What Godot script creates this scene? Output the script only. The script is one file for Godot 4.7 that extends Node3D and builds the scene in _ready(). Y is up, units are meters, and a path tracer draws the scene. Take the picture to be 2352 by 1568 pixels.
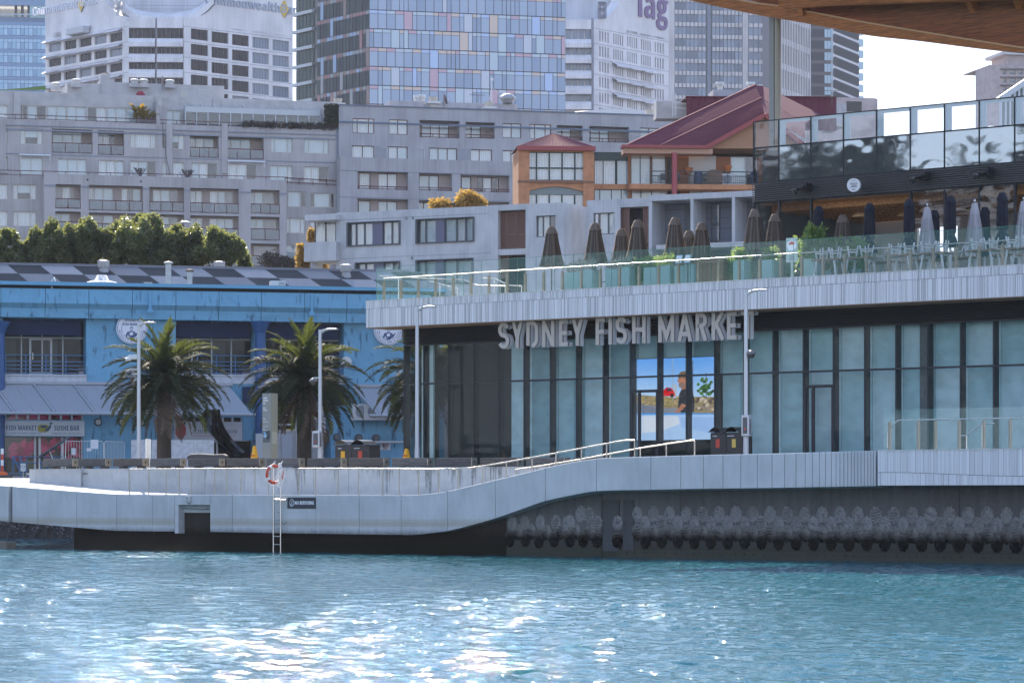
extends Node3D
# Harbour quay with a market hall, old blue market, apartments and city towers. y up, metres.
# Measured points of the photograph (in a 2352 x 1568 grid) are turned into places on real vertical planes, each with its own distance and heading.
const FL:=6900.0
const CX:=1176.0
const HY:=1145.0
const EYE:=2.3
var taken:={}
var org:={}
var rng:=RandomNumberGenerator.new()
var M_:={}

class Fr:
	var d:Vector3
	var t:Vector3
	var q:float
	var v:float
	var nrm:float
	var basis:Basis
	func _init(vp:float,px:float,z:float):
		v=vp
		nrm=sqrt(FL*FL+vp*vp)
		var s:=signf(vp)
		d=Vector3(absf(vp)/nrm,0,-s*FL/nrm)
		t=Vector3(s*FL/nrm,0,absf(vp)/nrm)
		basis=Basis(d,Vector3.UP,t)
		q=z*absf(vp-(px-CX))/nrm
	func zz(px:float,w:=0.0)->float:
		return (q-w)*nrm/absf(v-(px-CX))
	func p(px:float,py:float,w:=0.0)->Vector3:
		var z:=zz(px,w)
		var x:=(px-CX)*z/FL
		return Vector3(x*d.x-z*d.z,EYE+(HY-py)*z/FL,w)
	func u(px:float,w:=0.0)->float:
		return p(px,0,w).x
	func y(px:float,py:float,w:=0.0)->float:
		return p(px,py,w).y
	func r(x0:float,x1:float,y0:float,y1:float,w:=0.0)->Array:
		var m:=(x0+x1)/2
		return [u(x0,w),u(x1,w),y(m,y1,w),y(m,y0,w)]
	func world(l:Vector3)->Vector3:
		return-t*(q-l.z)+d*l.x+Vector3.UP*l.y

class MB:
	var v:=PackedVector3Array()
	var n:=PackedVector3Array()
	var uv:=PackedVector2Array()
	var c:=PackedColorArray()
	var ix:=PackedInt32Array()
	var col:=Color.WHITE
	var tinted:=false
	func tri3(a:int,b:int,e:int):
		ix.append(a); ix.append(e); ix.append(b)
	func vert(a:Vector3,nn:Vector3,u:Vector2)->int:
		v.append(a); n.append(nn); uv.append(u)
		if tinted:c.append(col)
		return v.size()-1
	func quad(a:Vector3,b:Vector3,e:Vector3,f:Vector3,u0:=0.0,v0:=0.0,u1:=1.0,v1:=1.0):
		var nn:=(b-a).cross(e-a).normalized()
		var i:=vert(a,nn,Vector2(u0,v0))
		vert(b,nn,Vector2(u1,v0)); vert(e,nn,Vector2(u1,v1)); vert(f,nn,Vector2(u0,v1))
		tri3(i,i+1,i+2); tri3(i,i+2,i+3)
	func tri(a:Vector3,b:Vector3,e:Vector3):
		var nn:=(b-a).cross(e-a).normalized()
		var i:=vert(a,nn,Vector2(a.x,a.y))
		vert(b,nn,Vector2(b.x,b.y)); vert(e,nn,Vector2(e.x,e.y))
		tri3(i,i+1,i+2)
	func box(x0:float,x1:float,y0:float,y1:float,z0:float,z1:float):
		var a:=Vector3(x0,y0,z0); var b:=Vector3(x1,y0,z0); var e:=Vector3(x1,y1,z0); var f:=Vector3(x0,y1,z0)
		var g:=Vector3(x0,y0,z1); var h:=Vector3(x1,y0,z1); var i:=Vector3(x1,y1,z1); var j:=Vector3(x0,y1,z1)
		quad(g,h,i,j,x0,-y0,x1,-y1)
		quad(b,a,f,e,x1,-y0,x0,-y1)
		quad(a,g,j,f,z0,-y0,z1,-y1)
		quad(h,b,e,i,z1,-y0,z0,-y1)
		quad(j,i,e,f,x0,z1,x1,z0)
		quad(a,b,h,g,x0,z0,x1,z1)
	func rbox(x0:float,x1:float,y0:float,y1:float,z0:float,z1:float,b:=0.02):
		var pts:=[Vector2(x0+b,y0),Vector2(x1-b,y0),Vector2(x1,y0+b),Vector2(x1,y1-b),Vector2(x1-b,y1),Vector2(x0+b,y1),Vector2(x0,y1-b),Vector2(x0,y0+b)]
		var fr:=[Vector2(x0+b,y0+b),Vector2(x1-b,y0+b),Vector2(x1-b,y0+b),Vector2(x1-b,y1-b),Vector2(x1-b,y1-b),Vector2(x0+b,y1-b),Vector2(x0+b,y1-b),Vector2(x0+b,y0+b)]
		for k in 8:
			var p:Vector2=pts[k]; var p2:Vector2=pts[(k+1) % 8]; var e:Vector2=fr[k]; var e2:Vector2=fr[(k+1) % 8]
			quad(Vector3(p.x,p.y,z0),Vector3(p2.x,p2.y,z0),Vector3(p2.x,p2.y,z1-b),Vector3(p.x,p.y,z1-b),p.x,p.y,p2.x,p2.y)
			quad(Vector3(p.x,p.y,z1-b),Vector3(p2.x,p2.y,z1-b),Vector3(e2.x,e2.y,z1),Vector3(e.x,e.y,z1),p.x,p.y,p2.x,p2.y)
		quad(Vector3(x0+b,y0+b,z1),Vector3(x1-b,y0+b,z1),Vector3(x1-b,y1-b,z1),Vector3(x0+b,y1-b,z1),x0,-y0,x1,-y1)
		quad(Vector3(x1,y0,z0),Vector3(x0,y0,z0),Vector3(x0,y1,z0),Vector3(x1,y1,z0),x0,-y0,x1,-y1)
	func bar(a:Vector3,b:Vector3,w:float,h:float,up:=Vector3.UP):
		var z:=(b-a).normalized()
		var x:=up.cross(z)
		x=Vector3.RIGHT if x.length()<0.01 else x.normalized()
		var yv:=z.cross(x)
		x*=w/2; yv*=h/2
		var l:=a.distance_to(b)
		var q:=[-x-yv,x-yv,x+yv,-x+yv]
		for k in 4:
			quad(a+q[(k+1) % 4],a+q[k],b+q[k],b+q[(k+1) % 4],0,0,w,l)
		quad(a+q[0],a+q[1],a+q[2],a+q[3]); quad(b+q[1],b+q[0],b+q[3],b+q[2])
	func tube(path:Array,r0:float,r1:=-1.0,seg:=8,closed:=false,caps:=true):
		if r1<0:r1=r0
		var m:=path.size()
		var first:=v.size()
		var side:=Vector3.ZERO
		var run:=0.0
		for k in m:
			var pv:Vector3=path[k]
			var dir:Vector3=(path[mini(k+1,m-1)]-path[maxi(k-1,0)])
			if closed:dir=path[(k+1) % m]-path[(k-1+m) % m]
			dir=dir.normalized()
			if side==Vector3.ZERO:
				side=dir.cross(Vector3.UP if absf(dir.y)<0.95 else Vector3.RIGHT).normalized()
			side=(side-dir*side.dot(dir)).normalized()
			var o:=dir.cross(side)
			if k:run+=pv.distance_to(path[k-1])
			var r:=lerpf(r0,r1,float(k)/maxi(m-1,1))
			for s in seg+1:
				var a:=TAU*s/seg
				var nn:=side*cos(a)+o*sin(a)
				vert(pv+nn*r,nn,Vector2(float(s)/seg*TAU*r0,run))
		for k in (m if closed else m-1):
			for s in seg:
				var a:=first+k*(seg+1)+s
				var b:=first+((k+1) % m)*(seg+1)+s
				tri3(a,a+1,b+1); tri3(a,b+1,b)
		if caps and not closed:
			for e in 2:
				var pv:Vector3=path[0] if e==0 else path[m-1]
				var nn:Vector3=((path[0]-path[1]) if e==0 else (path[m-1]-path[m-2])).normalized()
				var i:=vert(pv,nn,Vector2.ZERO)
				for s in seg+1:
					var src:=first+(0 if e==0 else (m-1)*(seg+1))+s
					vert(v[src],nn,Vector2.ZERO)
				for s in seg:
					if e==0:tri3(i,i+2+s,i+1+s)
					else:tri3(i,i+1+s,i+2+s)
	func lathe(prof:Array,at:=Vector3.ZERO,seg:=16,flute:=0.0,lobes:=8,ph:=0.0):
		var first:=v.size()
		var m:=prof.size()
		for k in m:
			var p:Vector2=prof[k]
			var a:Vector2=prof[maxi(k-1,0)]
			var b:Vector2=prof[mini(k+1,m-1)]
			var tg:=(b-a).normalized()
			for s in seg+1:
				var an:=TAU*s/seg
				var r:=p.x*(1.0+flute*cos(an*lobes+ph))
				var nn:=Vector3(cos(an)*tg.y,-tg.x,sin(an)*tg.y)
				if flute>0:
					var sl:=flute*lobes*sin(an*lobes+ph)
					nn=(nn+Vector3(-sin(an),0,cos(an))*sl).normalized()
				vert(at+Vector3(cos(an)*r,p.y,sin(an)*r),nn,Vector2(float(s)/seg,p.y))
		for k in m-1:
			for s in seg:
				var a:=first+k*(seg+1)+s
				var b:=a+seg+1
				tri3(a,b,b+1); tri3(a,b+1,a+1)
	func prism(pts:PackedVector2Array,z0:float,z1:float,to:=Transform3D()):
		var t:=Geometry2D.triangulate_polygon(pts)
		for side in 2:
			var nn:=to.basis*Vector3(0,0,1 if side else-1)
			var i:=v.size()
			for p in pts:
				vert(to*Vector3(p.x,p.y,z1 if side else z0),nn.normalized(),Vector2(p.x,-p.y))
			for k in range(0,t.size(),3):
				var a:Vector2=pts[t[k]]; var b:Vector2=pts[t[k+1]]; var e:Vector2=pts[t[k+2]]
				var ccw:=(b-a).cross(e-a)>0
				if ccw==(side==1):tri3(i+t[k],i+t[k+1],i+t[k+2])
				else:tri3(i+t[k],i+t[k+2],i+t[k+1])
		for k in pts.size():
			var a:=pts[k]; var b:=pts[(k+1) % pts.size()]
			quad(to*Vector3(a.x,a.y,z0),to*Vector3(b.x,b.y,z0),to*Vector3(b.x,b.y,z1),to*Vector3(a.x,a.y,z1),0,0,a.distance_to(b),z1-z0)
	func wall(x0:float,x1:float,y0:float,y1:float,z:float,holes:Array,deep:float):
		var xs:=[x0,x1]
		for h in holes:xs.append(clampf(h[0],x0,x1)); xs.append(clampf(h[1],x0,x1))
		xs.sort()
		for k in xs.size()-1:
			var a:float=xs[k]; var b:float=xs[k+1]
			if b-a<0.001:continue
			var m:=(a+b)/2
			var cut:=[]
			for h in holes:
				if h[0]<m and h[1]>m:cut.append([h[2],h[3]])
			cut.sort_custom(func(p,q):return p[0]<q[0])
			var y:=y0
			for h in cut:
				if h[0]>y:quad(Vector3(a,y,z),Vector3(b,y,z),Vector3(b,h[0],z),Vector3(a,h[0],z),a,-y,b,-h[0])
				y=maxf(y,h[1])
			if y<y1:quad(Vector3(a,y,z),Vector3(b,y,z),Vector3(b,y1,z),Vector3(a,y1,z),a,-y,b,-y1)
		for h in holes:
			var dz:float=h[4] if h.size()>4 else deep
			var a:float=maxf(h[0],x0); var b:float=minf(h[1],x1); var e:float=maxf(h[2],y0); var f:float=minf(h[3],y1)
			quad(Vector3(a,e,z),Vector3(a,e,z-dz),Vector3(a,f,z-dz),Vector3(a,f,z),0,-e,dz,-f)
			quad(Vector3(b,e,z-dz),Vector3(b,e,z),Vector3(b,f,z),Vector3(b,f,z-dz),0,-e,dz,-f)
			quad(Vector3(a,f,z),Vector3(a,f,z-dz),Vector3(b,f,z-dz),Vector3(b,f,z),a,0,b,dz)
			quad(Vector3(a,e,z-dz),Vector3(a,e,z),Vector3(b,e,z),Vector3(b,e,z-dz),a,0,b,dz)
	func mesh()->ArrayMesh:
		var arr:=[]
		arr.resize(Mesh.ARRAY_MAX)
		arr[Mesh.ARRAY_VERTEX]=v; arr[Mesh.ARRAY_NORMAL]=n; arr[Mesh.ARRAY_TEX_UV]=uv; arr[Mesh.ARRAY_INDEX]=ix
		if tinted:arr[Mesh.ARRAY_COLOR]=c
		var m:=ArrayMesh.new()
		m.add_surface_from_arrays(Mesh.PRIMITIVE_TRIANGLES,arr)
		return m

func numbered(s:String)->String:
	taken[s]=taken.get(s,-1)+1
	return s if taken[s]==0 else "%s_%03d" % [s,taken[s]]

func tag(o:Node3D,label:String,category:String,group:=""):
	o.set_meta("label",label)
	o.set_meta("category",category)
	if group:o.set_meta("group",group)

func thing(called:String,label:String,category:String,at:Vector3,basis:=Basis(),group:="")->Node3D:
	var o:=Node3D.new()
	o.name=numbered(called)
	add_child(o)
	o.transform=Transform3D(basis,at)
	tag(o,label,category,group)
	return o

# a thing that stands in the frame of a wall: its meshes are given in that frame's (along, up, towards) metres
func ft(f:Fr,called:String,label:String,category:String,at:Vector3,group:="")->Node3D:
	var o:=thing(called,label,category,f.world(at),f.basis,group)
	org[o]=at
	return o

func part(parent:Node3D,called:String,mb,mat:Material,at=null)->MeshInstance3D:
	var o:=MeshInstance3D.new()
	o.name=called
	o.mesh=mb.mesh() if mb is MB else mb
	o.material_override=mat
	parent.add_child(o,true)
	o.position=at if at!=null else-org.get(parent,Vector3.ZERO)
	return o

func struct(called:String,mb:MB,mat:Material,f:Fr=null)->MeshInstance3D:
	var o:=MeshInstance3D.new()
	o.name=numbered(called)
	o.mesh=mb.mesh()
	o.material_override=mat
	o.set_meta("kind","structure")
	add_child(o)
	if f:o.transform=Transform3D(f.basis,f.world(Vector3.ZERO))
	return o

func stuff(o:Node3D)->Node3D:
	o.set_meta("kind","stuff")
	return o

func copy(o:Node3D,at:Vector3,label:String,turn:=0.0,called:="")->Node3D:
	var k:Node3D=o.duplicate()
	k.name=numbered(called if called else String(o.name).rstrip("_0123456789"))
	add_child(k)
	k.position=at
	if turn!=0.0:k.basis=k.basis*Basis(Vector3.UP,turn)
	k.set_meta("label",label)
	return k

func bx(x0:float,x1:float,y0:float,y1:float,z0:float,z1:float)->MB:
	var m:=MB.new()
	m.box(x0,x1,y0,y1,z0,z1)
	return m

func hexa(px:Array)->PackedVector2Array:
	var o:=PackedVector2Array()
	for k in range(0,px.size(),2):o.append(Vector2(px[k],px[k+1]))
	return o

# ---------- materials: real-world base colours, linear ----------
func lin(r:float,g:float,b:float)->Color:
	return Color(r,g,b).linear_to_srgb()

var mottle:ImageTexture
var fine:ImageTexture
var streak:ImageTexture
var bumpy:ImageTexture

func noise(kind:int,freq:float,oct:int,seed_:int)->FastNoiseLite:
	var n:=FastNoiseLite.new()
	n.noise_type=kind; n.frequency=freq; n.fractal_octaves=oct; n.seed=seed_
	if kind==FastNoiseLite.TYPE_CELLULAR:n.fractal_type=FastNoiseLite.FRACTAL_NONE
	return n

func ramp(im:Image,lo:float,hi:float)->ImageTexture:
	var o:=Image.create(im.get_width(),im.get_height(),false,Image.FORMAT_RGB8)
	for y in im.get_height():
		for x in im.get_width():
			var g:=lerpf(lo,hi,im.get_pixel(x,y).r)
			o.set_pixel(x,y,Color(g,g,g))
	return ImageTexture.create_from_image(o)

func mat(key:String,r:=0.5,g:=0.5,b:=0.5,rough:=0.8,metal:=0.0,tex:Texture2D=null,scale:=0.3)->StandardMaterial3D:
	if M_.has(key):return M_[key]
	var m:=StandardMaterial3D.new()
	m.resource_name=key
	m.albedo_color=lin(r,g,b)
	m.roughness=rough
	m.metallic=metal
	if tex:
		m.albedo_texture=tex
		m.uv1_triplanar=true
		m.uv1_world_triplanar=true
		m.uv1_scale=Vector3.ONE*scale
	M_[key]=m
	return m

func glass(key:String,r:float,g:float,b:float,a:float,spec:=0.5,warp:=0.0)->StandardMaterial3D:
	if M_.has(key):return M_[key]
	var m:=StandardMaterial3D.new()
	m.resource_name=key
	var c:=lin(r,g,b)
	c.a=a
	m.albedo_color=c
	m.transparency=BaseMaterial3D.TRANSPARENCY_ALPHA
	m.roughness=0.02
	m.metallic_specular=spec
	if warp>0.0:
		m.normal_enabled=true
		m.normal_texture=warp_map
		m.normal_scale=warp
		m.uv1_triplanar=true
		m.uv1_world_triplanar=true
		m.uv1_scale=Vector3.ONE*0.31
	M_[key]=m
	return m

var warp_map:ImageTexture

func fill_poly(im:Image,pts:Array,c:Color):
	var y0:=99999.0; var y1:=-1.0
	for k in range(1,pts.size(),2):y0=minf(y0,pts[k]); y1=maxf(y1,pts[k])
	var n:=pts.size()/2
	for y in range(maxi(int(y0),0),mini(int(y1)+1,im.get_height())):
		var xs:=[]
		for k in n:
			var ax:float=pts[k*2]; var ay:float=pts[k*2+1]
			var bx_:float=pts[(k*2+2) % (n*2)]; var by:float=pts[(k*2+3) % (n*2)]
			var yy:=y+0.5
			if (ay<=yy)!=(by<=yy):xs.append(ax+(yy-ay)/(by-ay)*(bx_-ax))
		xs.sort()
		for k in range(0,xs.size()-1,2):
			var a:=clampi(int(round(xs[k])),0,im.get_width()); var b:=clampi(int(round(xs[k+1])),0,im.get_width())
			if b>a:im.fill_rect(Rect2i(a,y,b-a,1),c)

func blob(im:Image,x:float,y:float,rx:float,ry:float,c:Color,n:=20):
	var p:=[]
	for k in n:p.append(x+cos(TAU*k/n)*rx); p.append(y+sin(TAU*k/n)*ry)
	fill_poly(im,p,c)

func print_mat(key:String,im:Image,rough:=0.5)->StandardMaterial3D:
	var m:=StandardMaterial3D.new()
	m.resource_name=key
	m.albedo_texture=ImageTexture.create_from_image(im)
	m.roughness=rough
	M_[key]=m
	return m

# flat lettering: cap height h in metres; runs along +x, faces +z, centred or from its left end
func lettering(parent:Node3D,s:String,at:Vector3,h:float,m:Material,face:="Droid Sans",squeeze:=1.0,centred:=true,deep:=0.01,bold:=true)->MeshInstance3D:
	var tm:=TextMesh.new()
	var sf:=SystemFont.new()
	sf.font_names=PackedStringArray([face])
	sf.font_weight=700 if bold else 400
	tm.font=sf
	tm.text=s
	tm.font_size=48
	tm.pixel_size=h/(48*0.714)
	tm.depth=deep
	tm.curve_step=2.0
	tm.horizontal_alignment=HORIZONTAL_ALIGNMENT_CENTER if centred else HORIZONTAL_ALIGNMENT_LEFT
	tm.vertical_alignment=VERTICAL_ALIGNMENT_CENTER
	var o:=MeshInstance3D.new()
	o.name="lettering"
	o.mesh=tm
	o.material_override=m
	parent.add_child(o,true)
	o.position=at-org.get(parent,Vector3.ZERO)
	o.scale=Vector3(squeeze,1,1)
	return o

func _ready():
	rng.seed=7
	# ---------- camera, sky, sun, exposure ----------
	var cam:=Camera3D.new()
	cam.name="camera"
	add_child(cam)
	cam.position=Vector3(0,EYE,0)
	cam.projection=Camera3D.PROJECTION_FRUSTUM
	cam.near=1.0
	cam.far=6000.0
	cam.size=1568.0/FL
	cam.frustum_offset=Vector2(0,(HY-784.0)/FL)
	cam.current=true
	var we:=WorldEnvironment.new()
	we.name="environment"
	var env:=Environment.new()
	var sm:=ProceduralSkyMaterial.new()
	sm.sky_top_color=Color(0.46,0.56,0.73)
	sm.sky_horizon_color=Color(0.94,0.965,1.0)
	sm.sky_curve=0.13
	sm.ground_bottom_color=Color(0.25,0.30,0.34)
	sm.ground_horizon_color=Color(0.72,0.78,0.85)
	sm.sun_angle_max=40.0
	sm.sun_curve=0.10
	var sky:=Sky.new()
	sky.sky_material=sm
	env.sky=sky
	env.background_mode=Environment.BG_SKY
	env.background_energy_multiplier=1.0
	env.tonemap_mode=Environment.TONE_MAPPER_LINEAR
	env.tonemap_exposure=3.0
	env.sdfgi_enabled=true; env.ssao_enabled=true; env.ssil_enabled=true
	env.fog_enabled=true
	env.fog_density=0.00009
	env.fog_light_color=Color(0.93,0.95,1.0)
	we.environment=env
	add_child(we)
	var sun:=DirectionalLight3D.new()
	sun.name="sun"
	var az:=deg_to_rad(-9.0); var el:=deg_to_rad(36.5)
	var to_sun:=Vector3(sin(az)*cos(el),sin(el),-cos(az)*cos(el))
	sun.basis=Basis.looking_at(-to_sun,Vector3.UP)
	sun.light_energy=1.35
	sun.light_color=Color(1.0,0.95,0.87)
	sun.light_angular_distance=0.5
	sun.shadow_enabled=true
	add_child(sun)
	make_materials()
	water()
	quay()
	market()
	promenade_things()
	blue_market()
	trees()
	apartments()
	white_flats()
	orange_house()
	towers()
	terrace()
	far_bank()

func make_materials():
	var n1:=noise(FastNoiseLite.TYPE_SIMPLEX_SMOOTH,0.012,5,3).get_seamless_image(512,512)
	mottle=ramp(n1,0.86,1.08)
	fine=ramp(noise(FastNoiseLite.TYPE_SIMPLEX_SMOOTH,0.06,4,9).get_seamless_image(512,512),0.6,1.2)
	bumpy=ramp(noise(FastNoiseLite.TYPE_SIMPLEX_SMOOTH,0.05,4,5).get_seamless_image(512,512),0.0,1.0)
	var w:=noise(FastNoiseLite.TYPE_SIMPLEX_SMOOTH,0.010,2,21).get_seamless_image(256,256)
	w.convert(Image.FORMAT_RGBA8)
	w.bump_map_to_normal_map(6.0)
	warp_map=ImageTexture.create_from_image(w)
	# vertical rain streaks
	var s:=Image.create(512,256,false,Image.FORMAT_RGB8)
	var na:=noise(FastNoiseLite.TYPE_SIMPLEX_SMOOTH,0.05,4,31)
	var nb:=noise(FastNoiseLite.TYPE_SIMPLEX_SMOOTH,0.012,3,32)
	for x in 512:
		for y in 256:
			var xx:=minf(x,512-x) if x>448 else float(x)
			var g:=0.95+0.08*na.get_noise_2d(xx*3.0,y*0.12)+0.12*nb.get_noise_2d(xx,y)
			s.set_pixel(x,y,Color(g,g,g))
	streak=ImageTexture.create_from_image(s)

# concrete seen from the water: streaks, and the stains that each tide leaves. u repeats each 24 m, v runs over the height
func tide_texture(y0:float,y1:float,drips:float,tide:bool,seed_:int)->ImageTexture:
	var W:=1024; var H:=256
	var im:=Image.create(W,H,false,Image.FORMAT_RGB8)
	var a:=noise(FastNoiseLite.TYPE_SIMPLEX_SMOOTH,0.03,4,seed_)
	var b:=noise(FastNoiseLite.TYPE_SIMPLEX_SMOOTH,0.008,4,seed_+1)
	var d:=noise(FastNoiseLite.TYPE_VALUE,0.22,2,seed_+2)
	var e:=noise(FastNoiseLite.TYPE_SIMPLEX_SMOOTH,0.15,3,seed_+3)
	for x in W:
		var th:=TAU*x/W
		var cxx:=cos(th)*163.0; var czz:=sin(th)*163.0
		var len:=clampf(d.get_noise_2d(x,7.0)*1.6+0.25,0.0,1.0)*clampf(0.6+b.get_noise_3d(cxx*1.7,50,czz*1.7)*2.4,0.0,1.0)
		for y in H:
			var hy:=lerpf(y1,y0,float(y)/H)
			var g:=1.0+0.10*a.get_noise_3d(cxx*2.2,y*0.35,czz*2.2)+0.20*b.get_noise_3d(cxx,y*0.7,czz)+0.05*e.get_noise_2d(x,y)
			var c:=Color(0.43,0.44,0.44)*g
			if drips>0.0:
				var f:=1.0-float(y)/H
				var k:=clampf((f-(1.0-len))*4.0,0.0,1.0)*drips
				c=c.lerp(Color(0.07,0.075,0.07),k*(0.55+0.35*d.get_noise_2d(x*3.0,y*0.2)))
			if tide:
				var wob:=0.06*a.get_noise_3d(cxx*3.0,3,czz*3.0)
				for bnd in [[1.42,0.05,0.35],[1.30,0.07,0.55],[1.20,0.05,0.45]]:
					var k2:float=exp(-pow((hy-bnd[0]-wob*0.4)/bnd[1],2.0))*bnd[2]
					c=c.lerp(Color(0.30,0.25,0.15),k2)
				var low:=clampf((1.06+wob+0.1*e.get_noise_2d(x*2.0,y)-hy)/0.22,0.0,1.0)
				c=c.lerp(Color(0.10,0.10,0.09),low*0.75)
			im.set_pixel(x,y,c.linear_to_srgb())
	return ImageTexture.create_from_image(im)

func uv_mat(key:String,t:Texture2D,rough:float,sx:float,sy:float,oy:=0.0)->StandardMaterial3D:
	var m:=StandardMaterial3D.new()
	m.resource_name=key
	m.albedo_texture=t
	m.roughness=rough
	m.uv1_scale=Vector3(sx,sy,1)
	m.uv1_offset=Vector3(0,oy,0)
	M_[key]=m
	return m

# ---------- water ----------
func water():
	var waves:=[]
	var r:=RandomNumberGenerator.new()
	r.seed=11
	for k in 24:
		var l:=0.26*pow(7.0,k/23.0)
		var a:=deg_to_rad(r.randfn(85.0,52.0))
		var kk:=TAU/l
		waves.append([cos(a)*kk,sin(a)*kk,0.036*pow(l,-0.5)*l/TAU,r.randf()*TAU,kk])
	var chop:=noise(FastNoiseLite.TYPE_SIMPLEX_SMOOTH,0.06,2,77)
	var zs:=[]
	var z:=30.0
	while z<188.0:
		zs.append(z)
		z+=clampf(z*0.0021,0.085,0.42)
	var nx:=330
	var v:=PackedVector3Array(); var nn:=PackedVector3Array(); var uv:=PackedVector2Array(); var ix:=PackedInt32Array()
	for j in zs.size():
		var zz:float=zs[j]
		var half:=zz*0.18+3.0
		for i in nx+1:
			var x:=lerpf(-half,half,float(i)/nx)
			var h:=0.0; var dx:=0.0; var dz:=0.0
			var amp:=0.75+0.9*chop.get_noise_2d(x*0.7,zz*0.35)
			for w in waves:
				var ph:float=w[0]*x+w[1]*zz+w[3]
				var cs:float=cos(ph)*w[2]*amp
				h+=sin(ph)*w[2]*amp
				dx+=cs*w[0]; dz+=cs*w[1]
			v.append(Vector3(x,h,-zz))
			nn.append(Vector3(-dx,1,dz).normalized())
			uv.append(Vector2(x,zz))
	for j in zs.size()-1:
		for i in nx:
			var a:=j*(nx+1)+i
			var b:=a+nx+1
			ix.append(a); ix.append(b); ix.append(b+1)
			ix.append(a); ix.append(b+1); ix.append(a+1)
	var m:=MB.new()
	m.v=v; m.n=nn; m.uv=uv; m.ix=ix
	var wm:=mat("water",0.012,0.088,0.108,0.02)
	wm.metallic_specular=0.35
	var ri:=noise(FastNoiseLite.TYPE_SIMPLEX_SMOOTH,0.02,4,13).get_seamless_image(512,512)
	ri.convert(Image.FORMAT_RGBA8)
	ri.bump_map_to_normal_map(9.0)
	wm.normal_enabled=true
	wm.normal_texture=ImageTexture.create_from_image(ri)
	wm.normal_scale=0.45
	wm.uv1_triplanar=true
	wm.uv1_world_triplanar=true
	wm.uv1_scale=Vector3.ONE*0.8
	struct("water",m,wm)
	var far:=MB.new()
	far.quad(Vector3(-1500,-0.22,900),Vector3(1500,-0.22,900),Vector3(1500,-0.22,-185),Vector3(-1500,-0.22,-185))
	struct("water",far,wm)

var M:Fr
var top_px:=[-80,1111,0,1115,86,1121.7,175,1128.5,268.6,1134.6,403,1135.7,574,1135.7,923,1137,950,1136.5,990,1133.3,1031,1127,1084,1114.5,1138,1101.6,1206,1085.5,1283,1067,1369,1053,1430,1050,1495,1048,1616,1044.6,1780,1041,2016,1034.4]
var bot_px:=[-80,1189,0,1196,86,1203.6,174.6,1211,268.6,1218.4,483,1221,632,1223.8,921,1227.8,964,1226.5,1004,1222,1031,1218.4,1084,1205,1138,1189.7,1206,1166,1253,1150,1320,1135.7,1370,1127.6,1495,1124.4,1616,1122,1780,1120,2016,1115.5]

func interp(t:Array,x:float)->float:
	var n:=t.size()/2
	for k in n-1:
		var x0:float=t[k*2]; var x1:float=t[k*2+2]
		if x<=x1 or k==n-2:
			var y0:float=t[k*2+1]; var y1:float=t[k*2+3]
			var s0:float=(y1-t[k*2-1])/(x1-t[k*2-2]) if k>0 else (y1-y0)/(x1-x0)
			var s1:float=(t[k*2+5]-y0)/(t[k*2+4]-x0) if k<n-2 else (y1-y0)/(x1-x0)
			var f:=(x-x0)/(x1-x0)
			var h:=x1-x0
			return (2*f*f*f-3*f*f+1)*y0+(f*f*f-2*f*f+f)*h*s0+(3*f*f-2*f*f*f)*y1+(f*f*f-f*f)*h*s1
	return t[t.size()-1]

func skirt_w(px:float)->float:
	return 0.4+0.9*smoothstep(940.0,1600.0,px)

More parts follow.
